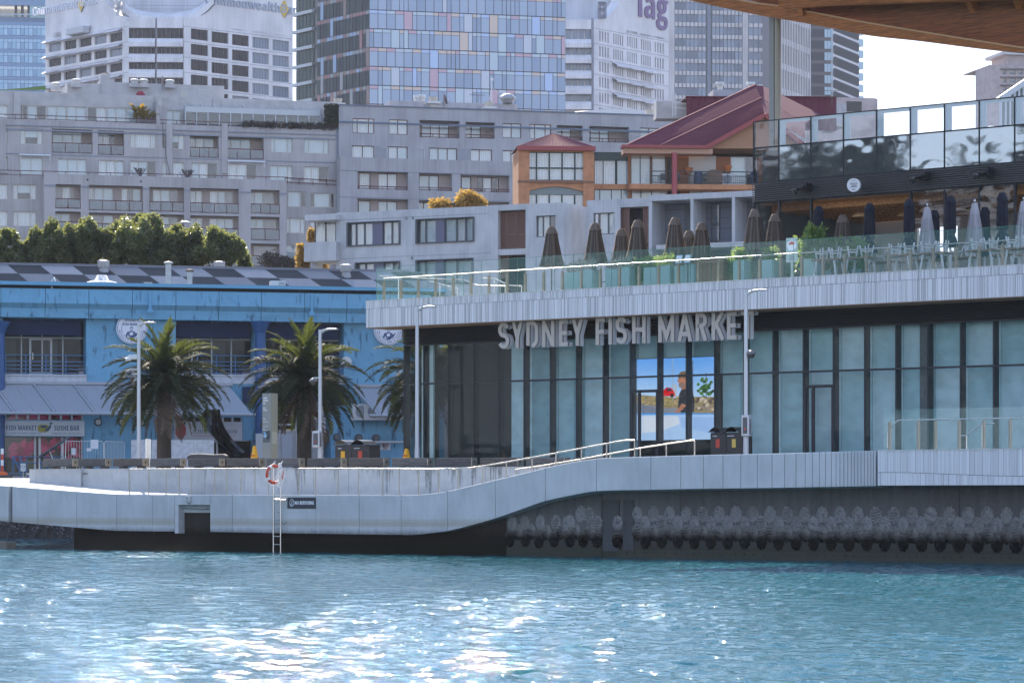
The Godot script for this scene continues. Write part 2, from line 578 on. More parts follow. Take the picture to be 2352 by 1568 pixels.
func quay():
	M=Fr.new(-8500.0,1720.0,113.2)
	var conc:=uv_mat("tide_stained_concrete",tide_texture(0.3,4.2,0.0,true,41),0.75,1.0/24.0,1.0/3.9,4.2/3.9)
	var dripped:=uv_mat("rain_dripped_concrete",tide_texture(2.3,3.7,1.0,false,51),0.75,1.0/24.0,1.0/1.4,3.7/1.4)
	var plain:=uv_mat("pale_concrete",tide_texture(2.3,3.7,0.12,false,61),0.75,1.0/24.0,1.0/1.4,3.7/1.4)
	var wet:=mat("wet_weed_concrete",0.012,0.0115,0.010,0.9,0.0,fine,0.6)
	wet.metallic_specular=0.1
	var deckm:=mat("pale_deck_concrete",0.48,0.46,0.42,0.85,0.0,mottle,0.4)
	# the ground behind the quay edge, out to the horizon
	var g:=MB.new()
	var left:=M.u(160,-3.0)
	g.quad(Vector3(left,3.40,-3000),Vector3(left,3.40,-2.75),Vector3(-left+500,3.40,-2.75),Vector3(-left+500,3.40,-3000),0,0,1,1)
	struct("ground",g,mat("asphalt",0.07,0.07,0.072,0.9,0.0,mottle,0.3),M)
	var g2:=MB.new()
	g2.box(-1500,left-0.01,0.4,3.38,-3000,M.p(20,0,-26).z)
	struct("ground",g2,M_["asphalt"],M)
	var pv:=MB.new()
	pv.box(M.u(60,-2.75),M.u(2800,-12),3.42,3.52,-11.8,-2.72)
	struct("promenade",pv,mat("promenade_paving",0.30,0.29,0.28,0.85,0.0,mottle,0.35),M)

	# skirt of concrete panels that swings up to the deck
	var sk:=ft(M,"quay_skirt","pale curved concrete quay edge of tall panels sweeping up from low walkway to deck","quay edge",M.p(921,1228,0.4))
	var joints:=[-80.0,19,27,86,175,267,349,400,482,533,630,725,825,921,1028,1138,1253,1370,1495,1564,1616,1661,1702,1740,1774,1803,1829,1850,1867,1883,1897,1910,1921,1930,1939,1948,1956,1963,1971,1978.5,1986,1994,2001,2007,2013]
	for k in joints.size()-1:
		var a:float=joints[k]; var b:float=joints[k+1]
		var m:=MB.new()
		var n:=maxi(1,int(ceil((b-a)/12.0)))
		var low:=1179.0-1.0 if a==400.0 else 0.0
		if a==400.0:low=1159.0
		var back:=0.12 if b-a<9 and a<100 else 0.0
		for i in n:
			var pa:=lerpf(a,b,float(i)/n); var pb:=lerpf(a,b,float(i+1)/n)
			var w0:=skirt_w(pa)-back; var w1:=skirt_w(pb)-back
			var t0:=M.p(pa,interp(top_px,pa),w0); var t1:=M.p(pb,interp(top_px,pb),w1)
			var b0:=M.p(pa,low if low>0 else interp(bot_px,pa),w0); var b1:=M.p(pb,low if low>0 else interp(bot_px,pb),w1)
			if i==0:t0.x+=0.012; b0.x+=0.012
			if i==n-1:t1.x-=0.012; b1.x-=0.012
			var dep:=Vector3(0,0,-0.3)
			var lip:=Vector3(0,0.0,-0.025); var up:=Vector3(0,0.025,0)
			m.quad(b0,b1,t1-up,t0-up,b0.x,-b0.y,b1.x,-t1.y)
			m.quad(t0-up,t1-up,t1+lip,t0+lip,t0.x,-t0.y,t1.x,-t1.y)
			m.quad(t0+lip,t1+lip,t1+dep,t0+dep,t0.x,-t0.y,t1.x,-t1.y)
			m.quad(b0+dep*2.5,b1+dep*2.5,b1,b0,b0.x,-b0.y,b1.x,-b1.y)
			if i==0:m.quad(b0+dep,b0,t0,t0+dep,0,-b0.y,0.3,-t0.y)
			if i==n-1:m.quad(b1,b1+dep,t1+dep,t1,0,-b1.y,0.3,-t1.y)
		var dark:=b-a<9 and a<100
		part(sk,"concrete_panel",m,mat("joint_filler",0.16,0.17,0.18,0.8) if dark else conc)
	# soffit of the ramp between the skirt and the wall behind
	var so:=MB.new()
	for k in 60:
		var pa:=lerpf(925,2016,k/60.0); var pb:=lerpf(925,2016,(k+1)/60.0)
		var a:=M.p(pa,interp(bot_px,pa),skirt_w(pa)-0.3); var b:=M.p(pb,interp(bot_px,pb),skirt_w(pb)-0.3)
		so.quad(a,b,Vector3(b.x,b.y-0.1,-0.5),Vector3(a.x,a.y-0.1,-0.5))
		a=M.p(pa,interp(top_px,pa),skirt_w(pa)-0.3)-Vector3(0,0.06,0); b=M.p(pb,interp(top_px,pb),skirt_w(pb)-0.3)-Vector3(0,0.06,0)
		var lift:=smoothstep(1200.0,1500.0,pa)*0.0
		so.quad(a,b,Vector3(b.x,b.y+lift,-2.6),Vector3(a.x,a.y+lift,-2.6),a.x,a.z,b.x,-2.6)
	part(sk,"ramp_slab",so,deckm)
	# niche over the outlet
	var nr:=M.r(400,482,1159,1225,0.4)
	var ni:=MB.new()
	ni.box(nr[0],nr[0]+0.22,nr[2],nr[3],-0.2,0.38)
	ni.box(nr[0]+0.22,nr[1],M.y(441,1177,0),nr[3]+0.1,-0.25,0.06)
	part(sk,"outlet_niche",ni,plain)
	# low walkway, sloping up to the left
	var wk:=MB.new()
	for k in 20:
		var pa:=lerpf(-80,430,k/20.0); var pb:=lerpf(-80,430,(k+1)/20.0)
		var a:=M.p(pa,interp(top_px,pa)+0.3,0.1); var b:=M.p(pb,interp(top_px,pb)+0.3,0.1)
		var ya:=interp([-80,1098,66,1106,242,1121,403,1132.5,450,1134.6],pa); var yb:=interp([-80,1098,66,1106,242,1121,403,1132.5,450,1134.6],pb)
		var e:=M.p(pa,ya,-2.65); var f:=M.p(pb,yb,-2.65)
		wk.quad(a,b,f,e,a.x,a.z,b.x,f.z)
		var dn:=Vector3(0,-0.35,0)
		wk.quad(e+dn,f+dn,b+dn,a+dn)
	var wa:=M.p(430,1135.2,0.1)
	wk.box(wa.x,M.u(1010,0.1),wa.y-0.35,wa.y-0.01,-2.65,0.1)
	var l0:=M.p(-80,1098,-2.65); var l1:=M.p(66,1106,-2.65)
	wk.quad(l0,l1,Vector3(l1.x,3.36,-26.2),Vector3(l0.x-12,3.36,-26.2))
	struct("walkway",wk,deckm,M)

	# the wall between walkway and promenade
	var mw:=ft(M,"retaining_wall","grey concrete wall with rain streaks between low walkway and promenade","retaining wall",M.p(600,1135,-2.6))
	var wj:=[66,81,185,201,295,380,470,560,640,720,800,880,960,1040,1115,1190,1270,1350]
	for k in wj.size()-1:
		var a:=M.u(wj[k],-2.6); var b:=M.u(wj[k+1],-2.6)
		var m:=MB.new()
		var y0:=2.35
		var yt:=M.y(wj[k],lerpf(1078.6,1073.0,clampf((wj[k]-66)/1140.0,0,1)),-2.6)
		var zf:=-2.6-(0.12 if k==2 else 0.0)
		m.box(a+0.01,b-0.01,y0,yt,-3.0,zf)
		m.box(a+0.01,b-0.01,yt-0.001,yt+0.03,-3.05,zf+0.03)
		part(mw,"concrete_panel",m,dripped if wj[k]>420 else plain)
	# dark base below, sea wall on the right
	var base:=ft(M,"dark_quay_wall","wet weed covered wall at the waterline, painted darker for shade under the quay edge","quay base",M.p(169,1262,0))
	var bm:=MB.new()
	bm.box(M.u(169),M.u(1163),-1.5,2.3,-2.5,0)
	var bw:=uv_mat("dark_wet_shaded_wall",seawall_texture(),0.95,1.0/12.0,1.0/3.2,1.0)
	bw.albedo_color=Color(0.62,0.59,0.56); bw.metallic_specular=0.1  # tint darkens the weedy wall to paint shade under the quay
	part(base,"wall",bm,bw)
	sea_wall()
	lip()
	oyster_bank()
	rails()
	ladder_and_signs(plain)
	beams()

func seawall_texture(tiles:=false)->ImageTexture:
	var W:=512; var H:=256
	var im:=Image.create(W,H,false,Image.FORMAT_RGB8)
	var a:=noise(FastNoiseLite.TYPE_SIMPLEX_SMOOTH,0.03,5,71)
	var e:=noise(FastNoiseLite.TYPE_SIMPLEX_SMOOTH,0.12,4,72)
	for x in W:
		var th:=TAU*x/W
		var cxx:=cos(th)*81.0; var czz:=sin(th)*81.0
		for y in H:
			var hy:=lerpf(3.2,0.0,float(y)/H)
			var st:=a.get_noise_3d(cxx*2.5,y*0.15,czz*2.5)
			var g:=(0.185 if tiles else 0.105)*(1.0+0.35*st+0.2*e.get_noise_2d(x,y))
			var c:=Color(g,g*0.99,g*0.97)
			var tide:=clampf((1.08+0.22*a.get_noise_3d(cxx,9,czz)+0.12*e.get_noise_2d(x*2.0,y*2.0)-hy)/0.3,0.0,1.0)
			c=c.lerp(Color(0.09,0.075,0.055),clampf((1.35-hy)/0.4,0.0,1.0)*0.5)
			c=c.lerp(Color(0.006,0.006,0.005) if tiles else Color(0.040,0.040,0.034),tide)
			var low:=clampf((0.52+0.1*e.get_noise_2d(x,y)-hy)/0.12,0.0,1.0)
			if not tiles:c=c.lerp(Color(0.028,0.032,0.018),low*0.8)
			im.set_pixel(x,y,c.linear_to_srgb())
	return ImageTexture.create_from_image(im)

func habitat_tile(kind:int,seed_:int)->ArrayMesh:
	var m:=MB.new()
	var r:=RandomNumberGenerator.new(); r.seed=seed_
	var cell:=noise(FastNoiseLite.TYPE_CELLULAR,[7.0,11.0,16.0][kind % 3],1,seed_)
	cell.cellular_return_type=FastNoiseLite.RETURN_DISTANCE2_SUB
	var n:=22; var k:=26
	var pts:=[]
	for j in k+1:
		for i in n+1:
			var fx:=float(i)/n*2-1; var fy:=float(j)/k*2-1
			# square grid pressed onto a lobed oval
			var rr:=maxf(absf(fx),absf(fy))
			var len:=sqrt(fx*fx+fy*fy)
			var s:=rr/len if len>0.001 else 1.0
			var an:=atan2(fy,fx)
			var lob:=1.0+0.055*cos(an*9.0+seed_)
			var x:=fx*s*0.255*lob; var y:=fy*s*0.325*lob
			var h:=0.07*sqrt(maxf(0.0,1.0-pow(rr,6.0)))
			if kind<3:h-=0.06*smoothstep(0.12,0.5,cell.get_noise_2d(x,y)+0.85)*(1.0-pow(rr,8.0))
			elif kind==3:h+=0.045*sin(y*60.0+2.0*sin(x*9.0+seed_))*(1.0-rr*rr)
			elif kind==4:h+=0.07*pow(maxf(0.0,sin(y*26.0+1.5*sin(x*5.0))),2.0)*(1.0-pow(rr,4.0))
			else:h+=0.006*r.randfn()
			if x*x+y*y<0.0008:h=0.02
			pts.append(Vector3(x,y,h))
	for j in k:
		for i in n:
			var a:Vector3=pts[j*(n+1)+i]; var b:Vector3=pts[j*(n+1)+i+1]; var c:Vector3=pts[(j+1)*(n+1)+i+1]; var d:Vector3=pts[(j+1)*(n+1)+i]
			var nn:=(b-a).cross(d-a).normalized()
			var q:=m.vert(a,nn,Vector2(a.x,-a.y)); m.vert(b,nn,Vector2(b.x,-b.y)); m.vert(c,nn,Vector2(c.x,-c.y)); m.vert(d,nn,Vector2(d.x,-d.y))
			m.tri3(q,q+1,q+2); m.tri3(q,q+2,q+3)
	return m.mesh()

func sea_wall():
	var tex:=seawall_texture()
	var wm:=uv_mat("weedy_sea_wall",tex,0.95,1.0/12.0,1.0/3.2,1.0)
	var sw:=ft(M,"sea_wall","dark concrete sea wall covered with rows of lobed habitat tiles under the deck","sea wall",M.p(1750,1285,0))
	var u0:=M.u(1163); var u1:=M.u(2900)
	var cuts:=[u0,M.u(1382),M.u(1457),M.u(1564),M.u(1875),M.u(2205),M.u(2600),u1]
	for k in cuts.size()-1:
		var m:=MB.new()
		m.box(cuts[k]+0.012,cuts[k+1]-0.012,-1.5,3.2,-1.0,-0.04 if k==1 else 0.0)
		part(sw,"wall_panel",m,wm)
	for e in [[1385,1422],[1432,1456]]:
		var a:=M.u(e[0]); var b:=M.u(e[1])
		var m:=MB.new()
		m.box(a,b,0.25,2.25,-0.05,0.02)
		var pl:=part(sw,"steel_plate",m,mat("dull_plate",0.055,0.06,0.065,0.6,0.0,fine,0.8))
		var bo:=MB.new()
		for yy in [2.1,1.75,1.35,1.0]:
			for xx in [a+0.07,b-0.07]:bo.lathe([Vector2(0.0,0.03),Vector2(0.03,0.03),Vector2(0.04,0.0)],Vector3(xx,yy,0.03),6)
		stuff(part(pl,"bolts",bo,wet_dark(),Vector3.ZERO))
	var led:=MB.new()
	led.box(M.u(1420),u1,-0.6,0.30,0.0,0.10)
	var ld:=part(sw,"ledge",led,mat("weedy_ledge",0.035,0.04,0.022,0.7,0.0,fine,0.8))
	var bo2:=MB.new()
	var uu:=M.u(1440)
	while uu<u1:
		bo2.box(uu,uu+0.07,0.17,0.25,0.1,0.15)
		uu+=rng.randf_range(0.3,0.55)
	stuff(part(ld,"bolts",bo2,wet_dark(),Vector3.ZERO))
	var kinds:=[0,1,2,3,4,5,0,1,2,3,5,0,1]
	var meshes:=[]
	for k in kinds.size():meshes.append(habitat_tile(kinds[k],100+k))
	var mats:=[]
	var ttex:=seawall_texture(true)
	var row_y:=[1.70,1.34,1.00,0.69]
	for k in 4:
		mats.append(uv_mat("habitat_tile_%s" % ["high","upper","lower","low"][k],ttex,0.75,1.0/12.0,1.0/3.2,1.0-row_y[k]/3.2))
		mats[k].metallic_specular=0.15
		mats[k].albedo_color=Color(1.1,1.1,1.1)
		mats[k].uv1_offset.x=0.13*k
	var pitch:=0.775
	var start:=M.u(1474)
	var n:=int((M.u(2420)-start)/pitch)
	for row in 4:
		for k in n:
			hab(sw,meshes,mats,row,start+pitch*(k+0.5*(row % 2))-0.2,row_y[row])
	for e in [[1310,1],[1334,0],[1353,0.12],[1372,1],[1303,1.1],[1277,1],[1241,1],[1205,1.05],[1176,1.1],[1190,2.1],[1220,2],[1255,2.1],[1288,2],[1322,2],[1355,2],[1170,3],[1207,3],[1238,3.1],[1273,3],[1309,3],[1340,3],[1371,3],[1419,1],[1418,3]]:
		var row:=int(e[1])
		hab(sw,meshes,mats,row,M.u(e[0]),row_y[row]-(e[1]-row)*0.4)

func hab(sw:Node3D,meshes:Array,mats:Array,row:int,u:float,y:float):
	var o:=part(sw,"habitat_tile",meshes[rng.randi() % meshes.size()],mats[row],Vector3(u,y,-0.01)-org[sw])
	o.rotation.z=rng.randf_range(-0.12,0.12)
	if rng.randi() % 2:o.rotation.y=PI*0.0
	o.scale=Vector3.ONE*rng.randf_range(0.96,1.06)

func wet_dark()->StandardMaterial3D:
	return mat("dark_bolt",0.02,0.02,0.02,0.6)

# ribs of pale tile of slightly different tones, one behind another: far too many to count
func ribs(u0:float,u1:float,w:float,rows:Array,y_of:Callable,seed_:int,step:float,tones:Array)->MB:
	var m:=MB.new()
	m.tinted=true
	var r:=RandomNumberGenerator.new(); r.seed=seed_
	var u:=u0
	while u<u1:
		for row in rows:
			var g:float=tones[r.randi() % 4]*r.randf_range(0.94,1.04)
			m.col=Color(g,g,g*1.01)
			var z:=w+r.randf_range(-0.02,0.012)
			var ya:float=y_of.call(u,row[0]); var yb:float=y_of.call(u,row[1])
			m.box(u,u+step-0.008,ya,yb,w-0.06,z)
		u+=step
	return m

func tile_mat()->StandardMaterial3D:
	var m:=mat("pale_ribbed_tile",1,1,1,0.45)
	m.vertex_color_use_as_albedo=true
	return m

func lip():
	# deck edge on the right, clad with the same ribbed tile as the terrace
	var li:=ft(M,"deck_edge","band of pale ribbed tile along the deck edge below the short right balustrade","deck edge",M.p(2016,1115,1.45))
	var u0:=M.u(2017,1.45); var u1:=M.u(2800,1.45)
	var yt:=M.y(2180,1033,1.45); var yb:=M.y(2180,1114.2,1.45)
	var core:=MB.new()
	core.box(u0,u1,yb+0.02,yt-0.01,-1.2,1.38)
	part(li,"core",core,mat("fascia_gap",0.05,0.055,0.06,0.8))
	var joint:=func(u:float,k:float)->float:
		var mid:float=yb+0.47-0.16*smoothstep(u0,u0+6.0,u)
		return [yb,mid-0.008,mid+0.008,yt][int(k)]
	stuff(part(li,"tile_ribs",ribs(u0,u1,1.45,[[0,1],[2,3]],joint,5,0.105,[0.54,0.58,0.6,0.62]),tile_mat()))
	var cap:=MB.new()
	cap.box(u0,u1,yt,yt+0.025,0.6,1.47)
	part(li,"capping",cap,mat("pale_coping",0.6,0.58,0.54,0.6))
	# short balustrade
	var ba:=ft(M,"glass_balustrade","short clear glass balustrade with steel handrail on the deck edge at far right","balustrade",Vector3(u0,yt,1.2))
	var a:=M.u(2031,1.2); var px:=[2031,2097,2136,2191,2248,2308,2370,2440,2510]
	var base_y:=yt+0.03
	for k in px.size()-1:
		var m:=bx(M.u(px[k],1.2)+0.008,M.u(px[k+1],1.2)-0.008,base_y,M.y(2031,941,1.2),1.195,1.215)
		part(ba,"glass_panel",m,glass("balustrade_glass",0.30,0.62,0.52,0.06,0.24))
		var po:=MB.new()
		var pu:=M.u(px[k]+12,1.0)
		po.box(pu,pu+0.07,base_y,base_y+1.0,0.95,1.08)
		po.bar(Vector3(pu+0.03,base_y+0.98,1.02),Vector3(pu+0.09,base_y+1.1,1.0),0.025,0.025)
		part(ba,"post",po,bronze())
	var h:=MB.new()
	var e0:=M.p(2040,1030,1.0); var e1:=M.p(2040,987,1.0); var e2:=M.p(2064,965,1.0)
	h.tube([e0,Vector3(e0.x,e1.y-0.1,1.0),e1,e2,e2+Vector3(0.1,0.0,0),Vector3(M.u(2520,1.0),e2.y,1.0)],0.026)
	part(ba,"handrail",h,steel())
	var hb:=ft(M,"stair_handrail","short sloping steel handrail behind the right glass balustrade","handrail",M.p(2210,1030,-3))
	for w in [-3.0,-3.5]:
		var t:=MB.new()
		var b0:=M.p(2209,1000,w); var b1:=M.p(2221,1000,w); var b2:=M.p(2257,972,w); var b3:=M.p(2284,972,w)
		t.tube([b0,b1,b2,b3],0.026)
		t.tube([b1,Vector3(b1.x,3.6,w)],0.022); t.tube([b2,Vector3(b2.x,3.6,w)],0.022)
		part(hb,"rail",t,steel())

func steel()->StandardMaterial3D:
	return mat("brushed_steel",0.52,0.50,0.47,0.25,1.0)

func bronze()->StandardMaterial3D:
	return mat("bronze_post",0.26,0.20,0.14,0.45,0.4)

func oyster_bank():
	var o:=ft(M,"oyster_rock_bank","dark rough bank crusted with oysters in the shadow beneath the walkway at far left","rock bank",Vector3(M.u(60,-25.5),0,-25.5))
	var m:=MB.new()
	var n:=noise(FastNoiseLite.TYPE_SIMPLEX_SMOOTH,0.9,4,81)
	var u0:=M.u(-160,-25.5); var u1:=M.u(230,-25.5)
	for j in 14:
		for i in 110:
			var f:=func(ii:int,jj:int)->Vector3:
				var u:=lerpf(u0,u1,ii/110.0); var y:=lerpf(-0.4,2.8,jj/14.0)
				return Vector3(u,y+0.1*n.get_noise_2d(u*2,y),-24.6-y*0.35+0.45*n.get_noise_3d(u,y,3))
			m.quad(f.call(i,j),f.call(i+1,j),f.call(i+1,j+1),f.call(i,j+1))
	part(o,"rock",m,mat("oyster_rock",0.05,0.045,0.045,0.8,0.0,fine,0.9))
	var sh:=MB.new()
	for k in 260:
		var p:=Vector3(rng.randf_range(u0,u1),absf(rng.randfn(0.75,0.22)),-24.35)
		p.z-=p.y*0.35-0.25
		var s:=rng.randf_range(0.03,0.08)
		sh.lathe([Vector2(0.0,s*0.5),Vector2(s,0),Vector2(0,-s*0.4)],p,5)
	stuff(part(o,"oyster_shells",sh,mat("oyster_shell",0.32,0.30,0.31,0.5)))
	var ch:=ft(M,"hanging_chain","thin rusty chain hanging from walkway into the water at left","chain",M.p(112,1252,-1.2))
	var c:=MB.new()
	var ctop:=M.p(112,1205,-1.2)
	var yy:=ctop.y
	while yy>-0.2:
		c.tube([Vector3(ctop.x-0.02,yy,-1.2),Vector3(ctop.x,yy-0.045,-1.2),Vector3(ctop.x+0.02,yy,-1.2),Vector3(ctop.x,yy+0.045,-1.2)],0.012,0.012,5,true)
		yy-=0.08
	part(ch,"links",c,mat("rust",0.12,0.07,0.04,0.8))
	var fl:=ft(M,"timber_float","end of a floating timber baulk at the left edge of the water","float",M.p(0,1250,1.0))
	var fm:=MB.new()
	var fe:=M.p(12,1242,1.0)
	fm.rbox(fe.x-2.6,fe.x,-0.3,0.32,0.4,1.0,0.04)
	part(fl,"baulk",fm,mat("old_timber",0.18,0.15,0.11,0.85,0.0,streak,0.5))

func rails():
	# railing along the water: two runs with a gap at the ladder
	var wv:=func(px:float)->float:return skirt_w(px)-0.15
	var runs:=[
		["railing","steel railing on the quay edge left of the lifebuoy ladder",[297,341,380.6,411,439.6,492,520,552.4,585,616],[297,1077.5,450,1076.5,616,1075.5]],
		["railing","steel railing on the quay edge from the ladder rising with the ramp to the right",[685.6,724,776,823,877.7,917,961.5,1008,1052,1109,1163,1222,1277,1335.6,1393.6,1458],[685.6,1075.8,900,1076.4,1040,1076.6,1075,1074.5,1110,1070,1206,1053.5,1300,1036,1393,1018.5,1436,1011.2,1458,1011.2]]]
	for r in runs:
		var px:Array=r[2]
		var o:=ft(M,r[0],r[1],"railing",M.p(px[0],1135,0.3),"steel railings of the quay")
		for x in px:
			var w:float=wv.call(x)
			var b:=M.p(x,interp(top_px,x),w); var t:=M.p(x,interp(r[3],x),w)
			var po:=MB.new()
			po.box(b.x-0.028,b.x+0.028,b.y-0.02,t.y,w-0.008,w+0.008)
			po.box(b.x-0.06,b.x+0.06,b.y-0.02,b.y+0.012,w-0.05,w+0.05)
			part(o,"post",po,steel())
		var path:=[]
		var x0:float=px[0]; var x1:float=px[px.size()-1]
		var n:=int((x1-x0)/14)
		for k in n+1:
			var x:=lerpf(x0,x1,float(k)/n)
			path.append(M.p(x,interp(r[3],x),wv.call(x)))
		var h:=MB.new()
		h.tube(path,0.027)
		part(o,"handrail",h,steel())
	var w2:=-1.7
	var o2:=ft(M,"railing","second steel railing on the inner side of the ramp in front of the glass doors","railing",M.p(1184,1090,w2),"steel railings of the quay")
	var top2:=[1184.6,1078,1200,1076,1260,1067,1330,1055,1400,1042,1471,1029,1589,1011,1596,1011]
	for x in [1184.6,1471,1531,1596,1402,1330,1262]:
		var t:=M.p(x,interp(top2,x),w2)
		var po:=MB.new()
		po.box(t.x-0.028,t.x+0.028,t.y-1.0,t.y,w2-0.008,w2+0.008)
		part(o2,"post",po,steel())
	var path2:=[]
	for k in 31:
		var x:=lerpf(1184.6,1596,k/30.0)
		path2.append(M.p(x,interp(top2,x),w2))
	var h2:=MB.new()
	h2.tube(path2,0.027)
	part(o2,"handrail",h2,steel())

func ladder_and_signs(plain:Material):
	var w:=0.62
	var la:=ft(M,"quay_ladder","steel ladder down the quay face into the water beside the no berthing sign","ladder",M.p(635,1262,w))
	for x in [627.3,644.0]:
		var m:=MB.new()
		var t:=M.p(x,1059,w); var b:=M.p(x,1262,w)
		m.tube([Vector3(t.x,-0.4,w),Vector3(t.x,2.55,w),Vector3(t.x,2.6,w-0.02),Vector3(t.x,t.y-0.1,w-0.02),Vector3(t.x+0.03,t.y,w-0.1)],0.03)
		part(la,"stile",m,steel())
	for y in [1145,1155,1174,1193.5,1212.5,1231.5,1250]:
		var a:=M.p(627.3,y,w); var b:=M.p(644,y,w)
		var m:=MB.new()
		m.tube([a,Vector3(b.x,a.y,w)],0.02)
		part(la,"rung",m,steel())
	for y in [1148,1199]:
		var a:=M.p(644,y,w)
		var m:=MB.new()
		m.tube([Vector3(a.x-0.4,a.y,w),Vector3(a.x+0.28,a.y,w-0.06)],0.026)
		part(la,"bracket",m,steel())
	var lb:=ft(M,"lifebuoy","red and white lifebuoy hanging on the rail head of the quay ladder","lifebuoy",M.p(629,1089,w+0.05))
	var c:=M.p(630,1089,w+0.05)
	var red:=mat("lifebuoy_red",0.50,0.055,0.025,0.5); var white:=mat("lifebuoy_white",0.75,0.73,0.70,0.5)
	for k in 8:
		var path:=[]
		var a0:=TAU*k/8-0.08
		for i in 9:
			var a:=a0+TAU/8*(0.40 if k % 2==0 else 1.60)*i/8.0+(0.47 if k % 2==0 else 0.0)
			path.append(c+Vector3(cos(a)*0.13,sin(a)*0.36,cos(a)*-0.34))
		var m:=MB.new()
		m.tube(path,0.065,0.065,10)
		part(lb,"white_band" if k % 2==0 else "red_segment",m,white if k % 2==0 else red)
	var gl:=MB.new()
	var gp:=[]
	for i in 40:
		var a:=TAU*i/40
		gp.append(c+Vector3(cos(a)*0.17,sin(a)*0.46-0.05*absf(sin(a*4)),cos(a)*-0.40))
	gl.tube(gp,0.012,0.012,5,true)
	part(lb,"grab_line",gl,white)
	var ro:=ft(M,"coiled_rope","white rope coiled over the ladder head beside the lifebuoy","rope",M.p(640,1125,w+0.1))
	for k in 7:
		var m:=MB.new()
		var path:=[]
		var rx:=rng.randf_range(0.09,0.2); var ln:=rng.randf_range(0.55,0.85)
		var cc:=M.p(641+rng.randf_range(-3,3),1060,w+0.05+k*0.02)
		for i in 25:
			var a:=TAU*i/25.0
			path.append(Vector3(cc.x+sin(a)*rx*(0.35+0.65*(0.5-0.5*cos(a))),cc.y-0.28-ln*(0.5-0.5*cos(a))*1.25+0.2,cc.z+0.05*sin(a*2+k)))
		m.tube(path,0.013,0.013,6,true)
		part(ro,"rope_loop",m,white)
	# sign
	var r:=M.r(659.6,724.6,1142,1167.4,0.42)
	var sg:=ft(M,"no_berthing_sign","dark navy sign reading NO BERTHING on the concrete quay face","sign",Vector3(r[0],r[2],0.42))
	part(sg,"board",bx(r[0],r[1],r[2],r[3],0.41,0.43),mat("navy_board",0.022,0.026,0.038,0.5))
	var sw:=mat("sign_white",0.78,0.78,0.78,0.5)
	lettering(sg,"NO BERTHING",Vector3(lerpf(r[0],r[1],0.605),(r[2]+r[3])/2,0.436),(r[3]-r[2])*0.30,sw,"Droid Sans",0.84)
	var ic:=Vector3(lerpf(r[0],r[1],0.165),(r[2]+r[3])/2,0.437)
	var im:=MB.new()
	var ring:=[]
	for k in 24:ring.append(ic+Vector3(cos(TAU*k/24)*0.115,sin(TAU*k/24)*0.16,0))
	im.tube(ring,0.010,0.010,4,true)
	im.tube([ic+Vector3(-0.07,-0.11,0.004),ic+Vector3(0.07,0.11,0.004)],0.008,0.008,4)
	im.tube([ic+Vector3(-0.0,0.08,-0.002),ic+Vector3(0.0,-0.03,-0.002)],0.011,0.011,4)
	for j in 2:
		var wvp:=[]
		for k in 9:wvp.append(ic+Vector3(-0.07+0.0175*k,-0.06-j*0.035+0.012*sin(k*1.5),-0.002))
		im.tube(wvp,0.006,0.006,4)
	part(sg,"pictogram",im,sw)
	# meter box and pipe over the outlet niche
	var mb:=ft(M,"meter_box","grey junction box with conduit above the outlet opening of the quay","junction box",M.p(433,1155,0.42))
	var q:=M.r(428,439,1138.5,1154,0.42)
	var bm:=MB.new(); bm.rbox(q[0],q[1],q[2],q[3],0.41,0.52,0.01)
	part(mb,"box",bm,mat("grey_plastic",0.42,0.43,0.43,0.6))
	var wh:=MB.new()
	for k in 2:
		var wc:=M.p(431,1142+9*k,0.46)
		wh.tube([wc,wc+Vector3(0,0,0.09)],0.06,0.06,10)
	part(mb,"valve_cap",wh,mat("valve_grey",0.35,0.35,0.33,0.5))
	var cd:=MB.new()
	var c0:=M.p(433,1154,0.44); var c1:=M.p(433,1163,0.3); var c2:=M.p(474,1167,0.25)
	cd.tube([c0,Vector3(c0.x,c1.y+0.03,0.36),Vector3(c0.x+0.06,c1.y,0.26)],0.025)
	cd.tube([M.p(417,1164,0.25),c2],0.035,0.035)
	for k in 6:
		var cc:=M.p(417,1164,0.25).lerp(c2,0.1+k*0.16)
		cd.tube([cc,cc+Vector3(0.07,-0.004,0)],0.055,0.055)
	part(mb,"conduit",cd,mat("conduit_grey",0.30,0.31,0.31,0.5))

func ordinal(k:int)->String:
	return ["first","second","third","fourth","fifth","sixth","seventh","eighth","ninth","tenth","eleventh","twelfth","thirteenth","fourteenth","fifteenth","sixteenth","seventeenth","eighteenth","nineteenth","twentieth"][k]

